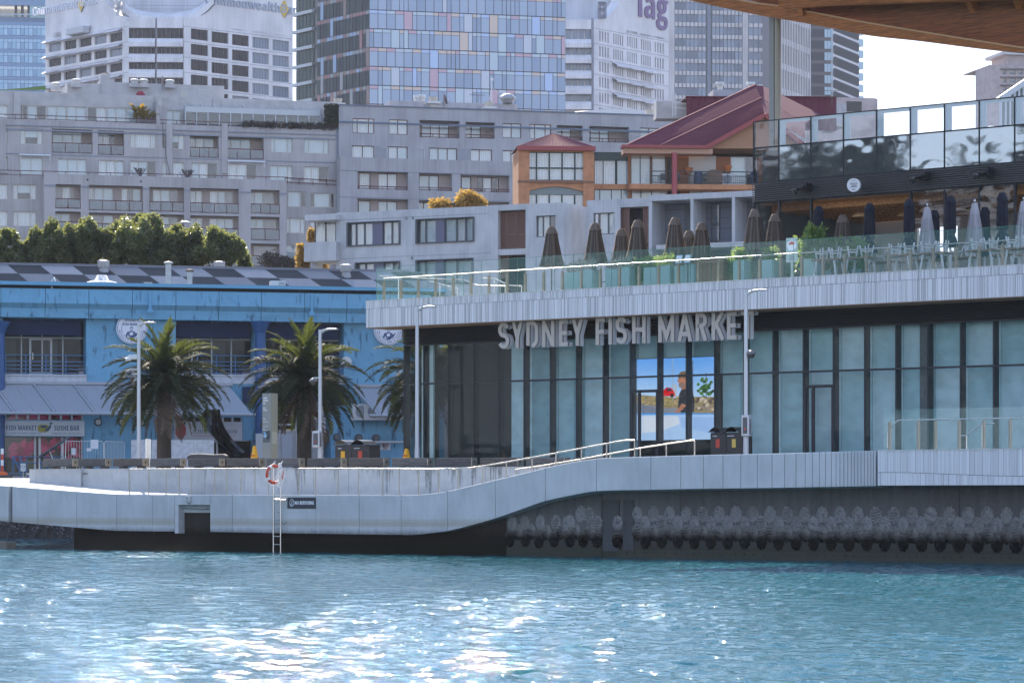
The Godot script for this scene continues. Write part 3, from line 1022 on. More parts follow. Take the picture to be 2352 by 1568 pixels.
func beams():
	# heavy timber kerb beams with metal end plates
	var w:=-3.4
	var starts:=[97.2,178.6,257.8,343,430.5,519,610.5,704.5,800.3,899.2,999.3,1102,1207.5,1316,1427.7]
	var ends:=[178.2,254.5,340,427,516,607.8,699.6,795.8,894.3,995,1096,1201,1310,1421,1470.0]
	var near:=["before the sushi bar door","before the metal crowd barrier","before the left lamp post","before the white hoarding","before the left palm trunk","before the yellow cone and tall grey sign","behind the lifebuoy","below the second palm trunk","before the double litter bin","beside the small white notice","at the corner of the glass hall","before the dark glass panes","under the first letters of the big sign","behind the rising handrail","nearest to the glass doors"]
	for k in starts.size():
		var a:=M.u(starts[k],w); var b:=M.u(ends[k]-13.5,w)
		var yt:=M.y(starts[k],1053.6-0.0021*starts[k],w)
		var o:=ft(M,"timber_kerb_beam","weathered timber beam, %s from the left, %s" % [ordinal(k),near[k]],"timber beam",Vector3(a,yt-0.42,w),"timber beams along the promenade edge")
		var m:=MB.new()
		m.rbox(a,b-0.02,yt-0.37,yt,w-0.42,w,0.02)
		var tm:=mat("grey_weathered_timber_%s" % ["pale","mid","brown"][k % 3],[0.16,0.11,0.13][k % 3],[0.15,0.105,0.11][k % 3],[0.14,0.10,0.095][k % 3],0.9,0.0,streak,0.9)
		if not tm.heightmap_enabled:
			tm.uv1_triplanar=false
			tm.albedo_texture=grain()
			tm.uv1_scale=Vector3(0.4,2.4,1)
			tm.heightmap_enabled=true; tm.heightmap_texture=grain(); tm.heightmap_scale=1.2
		part(o,"beam",m,tm)
		var c:=MB.new()
		c.rbox(-0.19,0.19,-0.175,0.175,0,0.02,0.01)
		var cap:=MeshInstance3D.new()
		cap.name="end_plate"; cap.mesh=c.mesh(); cap.material_override=mat("worn_end_plate",0.50,0.45,0.36,0.35,0.75,fine,1.1)
		o.add_child(cap)
		cap.basis=Basis(Vector3.UP,PI/2)
		cap.position=Vector3(b-0.02,yt-0.185,w-0.21)-org[o]
		var hole:=part(cap,"bolt_hole",bx(-0.04,0.04,-0.04,0.04,0.0,0.023),wet_dark(),Vector3.ZERO)
		hole.position.z=0.001
		for f in [0.18,0.78]:
			var lg:=MB.new()
			var lu:=lerpf(a,b,f)
			lg.box(lu,lu+0.3,3.5,yt-0.37,w-0.36,w-0.06)
			part(o,"leg",lg,mat("steel_shoe",0.06,0.06,0.065,0.6))

var grain_t:ImageTexture
func grain()->ImageTexture:
	if grain_t:return grain_t
	var im:=Image.create(512,256,false,Image.FORMAT_RGB8)
	var a:=noise(FastNoiseLite.TYPE_SIMPLEX_SMOOTH,0.02,4,91)
	for x in 512:
		for y in 256:
			var xx:=minf(x,512-x)*1.0
			var g:=0.85+0.45*a.get_noise_2d(xx*0.35,y*5.0)+0.2*a.get_noise_2d(xx*1.2+900,y*1.5)
			im.set_pixel(x,y,Color(g,g,g))
	grain_t=ImageTexture.create_from_image(im)
	return grain_t

func at_px(px:float,py:float,z:float)->Vector3:
	return Vector3((px-CX)*z/FL,EYE+(HY-py)*z/FL,-z)

# ---------- the new market hall ----------
var mull:=[928.7,973.5,1030,1087.7,1145.6,1204.4,1265,1325,1386.6,1448.6,1512,1577.5,1642.6,1709.7,1777,1846.6,1915.6,1987.6,2059.3,2132.6,2207.8,2283.8,2361,2441,2522]
const GW:=-12.0
const UG:=-19.3
const FA:=-10.3
func dark_frame()->StandardMaterial3D:
	return mat("black_frame",0.014,0.015,0.018,0.6)

func market():
	var fl:=3.75; var tr:=7.62; var gt:=9.45; var so:=10.2
	var o:=ft(M,"market_hall","new glass fronted market hall with dark mullions under a pale ribbed terrace band","market hall",M.p(929,1050,GW))
	var end:=M.u(2522,GW)
	var c0:=M.u(928.7,GW)
	var fr:=dark_frame()
	# hull: floor, ceiling, back and left end glass
	var hull:=MB.new()
	hull.box(c0,end,fl-0.3,fl,GW-9.0,GW)
	hull.box(c0-0.3,end,gt+0.15,so+0.02,GW-16.0,GW-0.16)
	part(o,"floor_slab",hull,mat("hall_concrete",0.22,0.23,0.23,0.8,0.0,mottle,0.3))
	part(o,"back_wall",bx(c0,end,fl,gt+0.2,GW-9.2,GW-8.9),mat("hall_back",0.10,0.13,0.13,0.8))
	var sd:=MB.new()
	sd.box(c0-0.02,c0+0.02,fl,gt,GW-9,GW-0.1)
	part(o,"side_glass",sd,glass("tinted_glass",0.02,0.035,0.035,0.40,0.55,0.10))
	part(o,"added_dark_backing",bx(c0+1.3,M.u(1160,GW),fl,gt,GW-2.1,GW-2.0),mat("added_backing_dark",0.02,0.025,0.025,0.9))  # added dark sheet, put in to keep the left bays dark
	# louvres over the glass
	var lb:=part(o,"louvre_back",bx(c0,end,gt,so,GW-0.2,GW-0.08),fr)
	var y:=gt+0.04
	while y<so:
		var m:=MB.new()
		m.quad(Vector3(c0-0.06,y,GW+0.05),Vector3(end,y,GW+0.05),Vector3(end,y+0.06,GW-0.06),Vector3(c0-0.06,y+0.06,GW-0.06))
		m.box(c0-0.06,end,y-0.012,y,GW-0.05,GW+0.055)
		part(o,"louvre",m,mat("louvre_black",0.02,0.021,0.024,0.6))
		y+=0.088
	var gm:=glass("hall_glass",0.02,0.06,0.06,0.14,0.24,0.06)
	var blinds:=[mat("blind_teal",0.36,0.58,0.58,0.8,0.0,mottle,0.2),mat("blind_pale",0.48,0.68,0.68,0.8,0.0,mottle,0.2),mat("blind_grey",0.25,0.43,0.44,0.8,0.0,mottle,0.2)]
	for k in mull.size():
		var u:=M.u(mull[k],GW)
		var m:=MB.new()
		m.box(u-0.035,u+0.035,fl,gt,GW-0.36,GW+0.03)
		part(o,"mullion",m,fr)
		if k==mull.size()-1:break
		var u2:=M.u(mull[k+1],GW)
		for row in 2:
			var y0:=fl if row==0 else tr
			var y1:=tr if row==0 else gt
			var door:=row==0 and (k==9 or k==15)
			var dh:=M.y(1480,897,GW)
			part(o,"pane",sheet(u+0.035,u2-0.035,(dh if door else y0)+0.04,y1-0.04,GW),gm)
			var tm:=MB.new()
			tm.box(u+0.035,u2-0.035,y0-0.04,y0+0.04,GW-0.1,GW+0.028)
			if row==1:part(o,"head_rail",bx(u+0.035,u2-0.035,y1-0.05,y1,GW-0.1,GW+0.028),fr)
			part(o,"transom",tm,fr)
			if door:
				var d:=MB.new()
				d.box(u+0.035,u+0.12,fl,dh,GW-0.08,GW+0.035); d.box(u2-0.10,u2-0.035,fl,dh,GW-0.08,GW+0.035)
				d.box(u+0.12,u2-0.10,dh-0.08,dh+0.04,GW-0.08,GW+0.035); d.box(u+0.12,u2-0.1,fl,fl+0.1,GW-0.08,GW+0.035)
				d.box(u+0.42,u+0.52,fl+0.1,dh-0.08,GW-0.08,GW+0.035)
				var dp:=part(o,"door",d,fr)
				part(dp,"pane",sheet(u+0.12,u2-0.1,fl+0.1,dh-0.08,GW-0.02),gm,Vector3.ZERO)
				var hm:=MB.new()
				hm.tube([Vector3(u+0.60,fl+0.3,GW+0.12),Vector3(u+0.60,dh-0.35,GW+0.12)],0.025)
				hm.bar(Vector3(u+0.60,fl+0.5,GW+0.12),Vector3(u+0.60,fl+0.5,GW),0.02,0.02); hm.bar(Vector3(u+0.60,dh-0.6,GW+0.12),Vector3(u+0.60,dh-0.6,GW),0.02,0.02)
				part(dp,"door_handle",hm,fr,Vector3.ZERO)
			# pale blind or partition behind the glass
			if k>=4 and not (row==0 and k in [9,10,11]):
				var a:=u+0.03; var b:=u2-0.0
				if k==4:a=lerpf(u,u2,0.2)
				var bm:=MB.new()
				bm.box(a,b,y0,y1,GW-0.62,GW-0.55)
				var bl:=part(o,"blind",bm,blinds[(k*7+row*3) % 3 if k<13 else (k+row) % 2])
				if (k+row) % 3==0 and k<13:
					part(bl,"blind_fold",bx(lerpf(a,b,0.62),lerpf(a,b,0.98),y0,y1,GW-0.545,GW-0.52),blinds[2],Vector3.ZERO)
				if k==18:part(bl,"column",bx(lerpf(a,b,0.55),lerpf(a,b,0.95),y0,y1,GW-0.54,GW-0.45),mat("hall_column",0.12,0.14,0.135,0.85,0.0,mottle,0.6),Vector3.ZERO)
	part(o,"end_panel",bx(c0+0.55,c0+1.25,fl,gt,GW-0.7,GW-0.6),blinds[1])
	# terrace band of ribbed tile
	var f0:=M.u(840,FA); var f1:=M.u(2620,FA)
	var fy0:=10.22; var fy1:=11.45
	var slab:=MB.new()
	slab.box(f0+0.02,f1,fy0+0.04,fy1-0.05,-38.0,FA-0.06)
	part(o,"terrace_slab",slab,mat("terrace_floor",0.30,0.29,0.27,0.85,0.0,mottle,0.4))
	var yo:=func(u:float,k:float)->float:return [fy0,fy1-0.36-0.008,fy1-0.36+0.008,fy1][int(k)]
	stuff(part(o,"terrace_band",ribs(f0,f1,FA,[[0,1],[2,3]],yo,17,0.062,[0.44,0.54,0.60,0.64]),tile_mat()))
	var st:=MB.new()
	st.box(f0,f1,fy0-0.03,fy0,GW-0.1,FA+0.01)
	part(o,"timber_soffit",st,mat("soffit_timber",0.24,0.16,0.10,0.7))
	var cp:=MB.new()
	cp.box(f0-0.01,f1,fy1,fy1+0.02,FA-0.5,FA+0.02)
	part(o,"band_capping",cp,M_["pale_coping"])
	# side return of the band on the left end
	var rt:=MB.new()
	rt.box(f0-0.02,f0+0.02,fy0,fy1,-30.0,FA-0.05)
	part(o,"band_return",rt,mat("pale_return",0.5,0.5,0.5,0.6))
	big_sign(so)
	video_screen()
	upper_storey(o)
	roof()

func sheet(x0:float,x1:float,y0:float,y1:float,z:float)->MB:
	var m:=MB.new()
	m.quad(Vector3(x0,y0,z),Vector3(x1,y0,z),Vector3(x1,y1,z),Vector3(x0,y1,z),x0,-y0,x1,-y1)
	return m

func ribbon(m:MB,pts:Array,hw:float,z0:float,z1:float,closed:=false):
	var n:=pts.size()
	var lf:=[]; var rt:=[]
	for k in n:
		var p:Vector2=pts[k]
		var a:Vector2=(p-pts[(k-1+n) % n]).normalized() if (k>0 or closed) else (pts[1]-p).normalized()
		var b:Vector2=(pts[(k+1) % n]-p).normalized() if (k<n-1 or closed) else a
		var mn:=Vector2(-(a+b).y,(a+b).x).normalized()
		var sc:=hw/maxf(0.25,mn.dot(Vector2(-a.y,a.x)))
		lf.append(p+mn*sc); rt.append(p-mn*sc)
	for k in (n if closed else n-1):
		var j:=(k+1) % n
		var A:=Vector3(lf[k].x,lf[k].y,0); var B:=Vector3(lf[j].x,lf[j].y,0); var C:=Vector3(rt[j].x,rt[j].y,0); var D:=Vector3(rt[k].x,rt[k].y,0)
		var f:=Vector3(0,0,z1); var g:=Vector3(0,0,z0)
		m.quad(D+f,C+f,B+f,A+f)
		m.quad(A+g,B+g,C+g,D+g)
		m.quad(A+f,B+f,B+g,A+g)
		m.quad(C+f,D+f,D+g,C+g)
	if not closed:
		for e in [0,n-1]:
			var A:=Vector3(lf[e].x,lf[e].y,z1); var D:=Vector3(rt[e].x,rt[e].y,z1)
			var dz:=Vector3(0,0,z0-z1)
			if e==0:m.quad(A,A+dz,D+dz,D)
			else:m.quad(D,D+dz,A+dz,A)

func arc(cx:float,cy:float,rx:float,ry:float,a0:float,a1:float,n:int)->Array:
	var o:=[]
	for k in n+1:
		var a:=deg_to_rad(lerpf(a0,a1,float(k)/n))
		o.append(Vector2(cx+cos(a)*rx,cy+sin(a)*ry))
	return o

func letter_strokes(ch:String,w:float,h:float,s:float)->Array:
	var e:=s/2
	match ch:
		"S":
			var r:=(h-s)/4; var rx:=w/2-e
			var a:=arc(w/2,h-e-r,rx,r,20,270,14)
			return [a+arc(w/2,e+r,rx,r,90,-160,14).slice(1)]
		"Y":return [[Vector2(e,h),Vector2(w/2,h*0.42),Vector2(w/2,0)],[Vector2(w-e,h),Vector2(w/2,h*0.42)]]
		"D":return [[Vector2(e,e),Vector2(e,h-e),Vector2(w*0.45,h-e)]+arc(w*0.45,h-h*0.3,w*0.55-e,h*0.3-e,80,0,6)+arc(w*0.45,h*0.3,w*0.55-e,h*0.3-e,0,-80,6)+[Vector2(w*0.45,e)]]
		"N":return [[Vector2(e,0),Vector2(e,h)],[Vector2(w-e,0),Vector2(w-e,h)],[Vector2(e,h-e*0.6),Vector2(w-e,e*0.6)]]
		"E":return [[Vector2(w,h-e),Vector2(e,h-e),Vector2(e,e),Vector2(w,e)],[Vector2(e,h*0.5),Vector2(w*0.92,h*0.5)]]
		"F":return [[Vector2(w,h-e),Vector2(e,h-e),Vector2(e,0)],[Vector2(e,h*0.48),Vector2(w*0.92,h*0.48)]]
		"I":return [[Vector2(w/2,0),Vector2(w/2,h)]]
		"H":return [[Vector2(e,0),Vector2(e,h)],[Vector2(w-e,0),Vector2(w-e,h)],[Vector2(e,h*0.5),Vector2(w-e,h*0.5)]]
		"M":return [[Vector2(e,0),Vector2(e,h)],[Vector2(w-e,0),Vector2(w-e,h)],[Vector2(e,h-e),Vector2(w/2,h*0.2),Vector2(w-e,h-e)]]
		"A":return [[Vector2(e*0.8,0),Vector2(w/2,h-e*0.4),Vector2(w-e*0.8,0)],[Vector2(w*0.2,h*0.27),Vector2(w*0.8,h*0.27)]]
		"R":return [[Vector2(e,0),Vector2(e,h-e),Vector2(w*0.5,h-e)]+arc(w*0.5,h*0.73,w*0.5-e,h*0.27-e,80,-80,8)+[Vector2(w*0.5,h*0.46+e),Vector2(e,h*0.46+e)],[Vector2(w*0.52,h*0.46),Vector2(w-e*0.8,0)]]
		"K":return [[Vector2(e,0),Vector2(e,h)],[Vector2(w-e*0.8,h),Vector2(e*1.2,h*0.42)],[Vector2(w*0.38,h*0.56),Vector2(w-e*0.6,0)]]
	return [[Vector2(0,h-e),Vector2(w,h-e)],[Vector2(w/2,h-s*0.9),Vector2(w/2,0)]]

func big_sign(top:float):
	var w:=-10.85
	var o:=ft(M,"hall_sign","large standing metal letters SYDNEY FISH MARKET hung below the terrace band","sign",M.p(1144,802,w))
	var spans:=[["S",1144,1169],["Y",1175,1200],["D",1208.8,1235.7],["N",1245,1273],["E",1284,1304],["Y",1312.8,1339],["F",1368,1388.8],["I",1398,1405],["S",1413.8,1440],["H",1452,1482.8],["M",1512,1548.6],["A",1556.7,1589],["R",1598,1624],["K",1634.6,1662.8],["E",1670,1692],["T",1701.8,1731.3]]
	var front:=mat("bronze_letter_face",0.42,0.38,0.34,0.45,0.25)
	var back:=mat("pale_letter_body",0.72,0.72,0.74,0.5)
	var gap:=mat("letter_gap",0.03,0.03,0.03,0.7)
	var y0:=9.02; var h:=1.19
	for sp in spans:
		var a:=M.u(sp[1],w); var b:=M.u(sp[2],w)
		var wd:=b-a
		var base:Vector3=Vector3(a,y0,w)-org[o]
		var f:=MB.new(); var g:=MB.new(); var bd:=MB.new()
		var k:=0
		for st in letter_strokes(sp[0],wd,h,0.185):
			var dz:=0.003*k
			ribbon(f,st,0.0925,-0.07-dz,0.0-dz)
			ribbon(g,st,0.075,-0.12-dz,-0.075-dz)
			ribbon(bd,st,0.0925,-0.36-dz,-0.125-dz)
			k+=1
		var le:=part(o,"letter",f,front,base)
		part(le,"letter_spacer",g,gap,Vector3.ZERO)
		part(le,"letter_body",bd,back,Vector3.ZERO)
	var hg:=MB.new()
	hg.box(M.u(1144,w),M.u(1738,w),top-0.02,top+0.01,w-0.3,w-0.2)
	part(o,"hanger",hg,dark_frame())

func video_screen():
	var r:=M.r(1463,1642,822,1010,GW-0.5)
	var o:=ft(M,"video_screen","large bright video screen behind the glass showing a man beside a boat under blue sky","screen",Vector3(r[0],r[2],GW-0.50))
	var W:=448; var H:=472
	var im:=Image.create(W,H,false,Image.FORMAT_RGB8)
	for y in H:im.fill_rect(Rect2i(0,y,W,1),Color(0.36,0.62,0.93).lerp(Color(0.66,0.80,0.95),clampf(y/210.0,0,1)))
	fill_poly(im,[0,205,60,212,170,222,448,230,448,472,0,472],Color(0.55,0.50,0.35))
	fill_poly(im,[0,250,60,262,150,285,300,290,300,330,0,330],Color(0.50,0.52,0.58))
	for k in 60:blob(im,rng.randf_range(30,260),rng.randf_range(222,268),9,4,[Color(0.66,0.58,0.38),Color(0.45,0.47,0.28),Color(0.72,0.62,0.44)][k % 3],8)
	fill_poly(im,[0,262,120,285,120,330,0,330],Color(0.42,0.46,0.54))
	for e in [[205,0,4,250,Color(0.6,0.65,0.7)],[212,150,20,80,Color(0.68,0.72,0.78)],[398,90,4,300,Color(0.35,0.38,0.42)],[300,20,26,430,Color(0.30,0.38,0.50)]]:im.fill_rect(Rect2i(e[0],e[1],e[2],e[3]),e[4])
	fill_poly(im,[150,218,150,190,172,168,200,172,216,192,222,218],Color(0.80,0.05,0.07))
	fill_poly(im,[172,186,178,173,196,176,206,190],Color(0.12,0.22,0.35))
	blob(im,205,215,9,10,Color(0.08,0.08,0.09))
	for k in 40:blob(im,395+rng.randfn(0,16),175+rng.randfn(0,22),9,9,[Color(0.20,0.36,0.14),Color(0.28,0.46,0.18),Color(0.14,0.26,0.11)][k % 3],9)
	for k in 30:blob(im,rng.randf_range(335,440),rng.randf_range(235,300),11,8,[Color(0.55,0.50,0.45),Color(0.35,0.30,0.26),Color(0.75,0.70,0.62)][k % 3],7)
	fill_poly(im,[0,316,448,326,448,472,0,472],Color(0.62,0.76,0.92))
	fill_poly(im,[0,312,448,322,448,330,0,322],Color(0.25,0.55,0.86))
	fill_poly(im,[30,330,240,335,250,380,140,420,30,430],Color(0.78,0.83,0.90))
	fill_poly(im,[250,340,448,345,448,440,260,400],Color(0.55,0.70,0.90))
	# the man: dark shirt, bent arm, fair hair
	fill_poly(im,[238,300,246,210,262,178,290,168,322,190,334,250,330,312,262,316],Color(0.07,0.075,0.085))
	fill_poly(im,[256,150,290,150,296,178,262,186],Color(0.62,0.40,0.30))
	blob(im,268,130,27,36,Color(0.70,0.46,0.35))
	blob(im,262,158,19,17,Color(0.52,0.42,0.36))
	fill_poly(im,[242,122,240,98,256,80,284,78,300,96,302,130,292,146,284,122,262,112],Color(0.42,0.33,0.22))
	fill_poly(im,[240,120,234,134,242,138],Color(0.66,0.42,0.32))
	fill_poly(im,[262,262,242,288,222,312,238,318,268,296,290,272],Color(0.64,0.42,0.32))
	im.resize(112,118,Image.INTERPOLATE_LANCZOS); im.resize(448,472,Image.INTERPOLATE_CUBIC)
	var m:=StandardMaterial3D.new()
	m.resource_name="lit_screen"
	m.albedo_color=Color.BLACK
	m.roughness=0.4
	m.emission_enabled=true
	m.emission_texture=ImageTexture.create_from_image(im)
	m.emission=Color.WHITE
	m.emission_operator=BaseMaterial3D.EMISSION_OP_MULTIPLY
	m.emission_energy_multiplier=0.34
	var q:=MB.new()
	q.quad(Vector3(r[0],r[2],GW-0.50),Vector3(r[1],r[2],GW-0.50),Vector3(r[1],r[3],GW-0.50),Vector3(r[0],r[3],GW-0.50),0,1,1,0)
	part(o,"display",q,m)
	part(o,"casing",bx(r[0]-0.03,r[1]+0.03,r[2]-0.03,r[3]+0.03,GW-0.58,GW-0.505),dark_frame())

func upper_storey(o:Node3D):
	var c0:=M.u(1732,UG); var end:=M.u(2560,UG)
	var yt:=19.4; var ym:=18.2; var yl:=16.65; var yb:=15.75; var fl:=11.42
	var fr:=dark_frame()
	var px:=[]
	for k in 14:px.append(c0+[0.0,1.37][mini(k,1)]+maxf(0,k-1)*1.725)
	var refl:=mat("mirror_glass",0.30,0.34,0.36,0.03,0.85)
	refl.normal_enabled=true; refl.normal_texture=warp_map; refl.normal_scale=0.10
	refl.uv1_triplanar=true; refl.uv1_world_triplanar=true; refl.uv1_scale=Vector3.ONE*0.33
	var tg:=glass("upper_glass",0.02,0.03,0.035,0.30,0.8,0.22)
	var clear:=glass("parapet_glass",0.55,0.62,0.66,0.22,1.0,0.06)
	var lower:=glass("dining_glass",0.012,0.016,0.02,0.35,0.7,0.2)
	for k in px.size()-1:
		var a:float=px[k]; var b:float=px[k+1]
		part(o,"pane",sheet(a+0.02,b-0.02,ym+0.03,yt-0.02,UG),clear if k>0 else tg)
		part(o,"pane",bx(a+0.02,b-0.02,yl,ym-0.03,UG-0.02,UG),refl if k>0 else tg)
		if k>0:
			var pf:=MB.new()
			pf.box(a+0.02,a+0.34,ym+0.03,yt-0.02,UG-0.06,UG-0.02)
			pf.box(a+0.34,b-0.02,yt-0.16,yt-0.02,UG-0.06,UG-0.02)
			part(o,"parapet_frame",pf,mat("parapet_pale",0.52,0.60,0.64,0.3))
		var f:=MB.new()
		f.box(a-0.03,a+0.02,yl,yt,UG-0.12,UG+0.03)
		f.box(a+0.02,b-0.03,ym-0.03,ym+0.03,UG-0.1,UG+0.028)
		f.box(a+0.02,b-0.03,yt-0.02,yt+0.02,UG-0.1,UG+0.028)
		f.box(a+0.02,b-0.03,yl-0.05,yl,UG-0.1,UG+0.028)
		part(o,"mullion",f,fr)
		# dining room glass below; a wide opening in the third and fourth bay and another at right
		var open:=k in [2,3,4] or k==8
		if not open:part(o,"pane",sheet(a+0.02,b-0.02,fl+0.1,yb-0.05,UG),lower)
		if not (k in [3,4]):
			part(o,"mullion",bx(a-0.05,a+0.03,fl,yb,UG-0.15,UG+0.02),fr)
	part(o,"louvre_back",bx(c0,end,yb-0.08,yl-0.06,UG-0.2,UG-0.08),fr)
	var y:=yb+0.02
	while y<yl-0.08:
		var m:=MB.new()
		m.box(c0-0.05,end,y,y+0.045,UG-0.07,UG+0.07)
		part(o,"louvre",m,mat("louvre_grey",0.055,0.057,0.062,0.4))
		y+=0.094
	# the room behind: timber ceiling with beams, white inner wall with windows, pendant lamps
	var tim:=mat("ceiling_timber",0.62,0.29,0.10,0.6,0.0,fine,0.2)
	part(o,"dining_ceiling",bx(c0+0.2,end,yb-0.1,yb,UG-9.0,UG-0.2),tim)
	for k in 8:
		part(o,"ceiling_beam",bx(c0+0.2,end,yb-0.38,yb-0.1,UG-1.3-k,UG-1.15-k),tim)
	var inner:=MB.new()
	inner.wall(c0+0.3,end,fl,yb,UG-9.2,[[c0+3.0,c0+5.2,yb-1.9,yb-0.7]],0.2)
	part(o,"inner_wall",inner,mat("inner_wall_pale",0.7,0.71,0.72,0.8))
	part(o,"side_wall",bx(c0,c0+0.15,fl,yb,UG-9.2,UG-0.1),mat("hall_back",0.1,0.1,0.1))
	var up:=MB.new()
	up.box(c0+0.05,end,yl-0.05,ym-0.1,UG-1.0,UG-0.6)
	up.box(c0+0.05,end,ym-0.2,ym-0.1,UG-12.0,UG-0.6)
	part(o,"roof_upstand",up,mat("roof_grey",0.12,0.125,0.13,0.8))
	for k in 5:
		var la:=ft(M,"pendant_lamp","round woven pendant lamp in the dining room, %s from the left" % ordinal(k),"pendant lamp",Vector3(c0+4.3+k*1.75,yb-0.75,UG-2.2-(k % 2)),"pendant lamps of the dining room")
		var m:=MB.new()
		m.lathe([Vector2(0.0,0.2),Vector2(0.22,0.17),Vector2(0.36,0.05),Vector2(0.38,0.0),Vector2(0.3,-0.02)],Vector3.ZERO,18)
		part(la,"lamp_shade",m,mat("woven_shade",0.62,0.40,0.20,0.7),Vector3.ZERO)
		var cd:=MB.new(); cd.tube([Vector3(0,0.2,0),Vector3(0,0.62,0)],0.012,0.012,5)
		part(la,"cord",cd,fr,Vector3.ZERO)
	# round sign of the dining room
	var sp:=M.p(1962,425,UG+1.0)
	var rs:=thing("round_dining_sign","round white sign reading TOUCH WOOD on the dark louvres above the dining opening","sign",M.world(sp),M.basis*Basis(Vector3.UP,deg_to_rad(18)))
	var rad:=0.30
	var dm:=MB.new()
	dm.tube([Vector3(0,0,-0.12),Vector3(0,0,0.06)],rad,rad,36)
	part(rs,"disc",dm,mat("sign_cream",0.68,0.68,0.70,0.5),Vector3.ZERO)
	var ink:=mat("sign_ink",0.02,0.02,0.025,0.6)
	lettering(rs,"TOUCH",Vector3(0.0,0.05,0.066),0.085,ink,"Droid Sans Mono",0.9)
	lettering(rs,"_WOOD",Vector3(0.0,-0.06,0.066),0.085,ink,"Droid Sans Mono",0.9)
	lettering(rs,"ALL DAY",Vector3(0.0,0.20,0.066),0.035,ink,"Droid Sans Mono",0.9)
	lettering(rs,"DINING",Vector3(0.0,-0.20,0.066),0.035,ink,"Droid Sans Mono",0.9)
	part(rs,"bracket",bx(-0.05,0.05,-0.05,0.05,-1.0,-0.12),fr,Vector3.ZERO)
	for e in [[1828,433,"near the left corner of the upper storey"],[2100,407,"right of the round white sign"],[2246,398,"furthest right on the louvres"]]:
		var c:=M.p(e[0],e[1],UG+0.75)
		var t:=ft(M,"facade_camera","black bracket with dome camera on the louvres, %s" % e[2],"camera",c,"cameras on the louvres")
		var b:=MB.new(); b.box(-0.3,0.42,0.0,0.10,-0.75,0.05); b.box(0.3,0.42,-0.1,0.25,-0.75,-0.2)
		part(t,"bracket",b,fr,Vector3.ZERO)
		var dmm:=MB.new(); dmm.lathe([Vector2(0.15,0.0),Vector2(0.16,-0.1),Vector2(0.1,-0.22),Vector2(0,-0.26)],Vector3(-0.05,0,0),12)
		part(t,"dome",dmm,mat("camera_dome",0.03,0.03,0.035,0.15),Vector3.ZERO)
	# exit sign
	var ex:=ft(M,"exit_sign","small green running man exit sign under the timber ceiling","exit sign",M.p(2241,570,UG-2.0))
	var ec:=M.p(2241,569,UG-2.0)
	part(ex,"panel",bx(ec.x-0.24,ec.x+0.24,ec.y-0.11,ec.y+0.11,UG-2.04,UG-2.0),mat("exit_green",0.01,0.16,0.06,0.5))
	var mm:=MB.new()
	mm.box(ec.x+0.06,ec.x+0.17,ec.y-0.08,ec.y+0.08,UG-2.0,UG-1.99)
	mm.bar(Vector3(ec.x-0.04,ec.y+0.03,UG-1.99),Vector3(ec.x-0.01,ec.y-0.08,UG-1.99),0.03,0.01); mm.bar(Vector3(ec.x-0.04,ec.y+0.0,UG-1.985),Vector3(ec.x-0.12,ec.y-0.06,UG-1.985),0.03,0.01); mm.bar(Vector3(ec.x-0.12,ec.y+0.03,UG-1.98),Vector3(ec.x+0.03,ec.y+0.05,UG-1.98),0.03,0.01)
	mm.tube([Vector3(ec.x-0.02,ec.y+0.075,UG-1.995),Vector3(ec.x-0.02,ec.y+0.075,UG-1.985)],0.025,0.025,8)
	part(ex,"running_man",mm,M_["sign_white"])

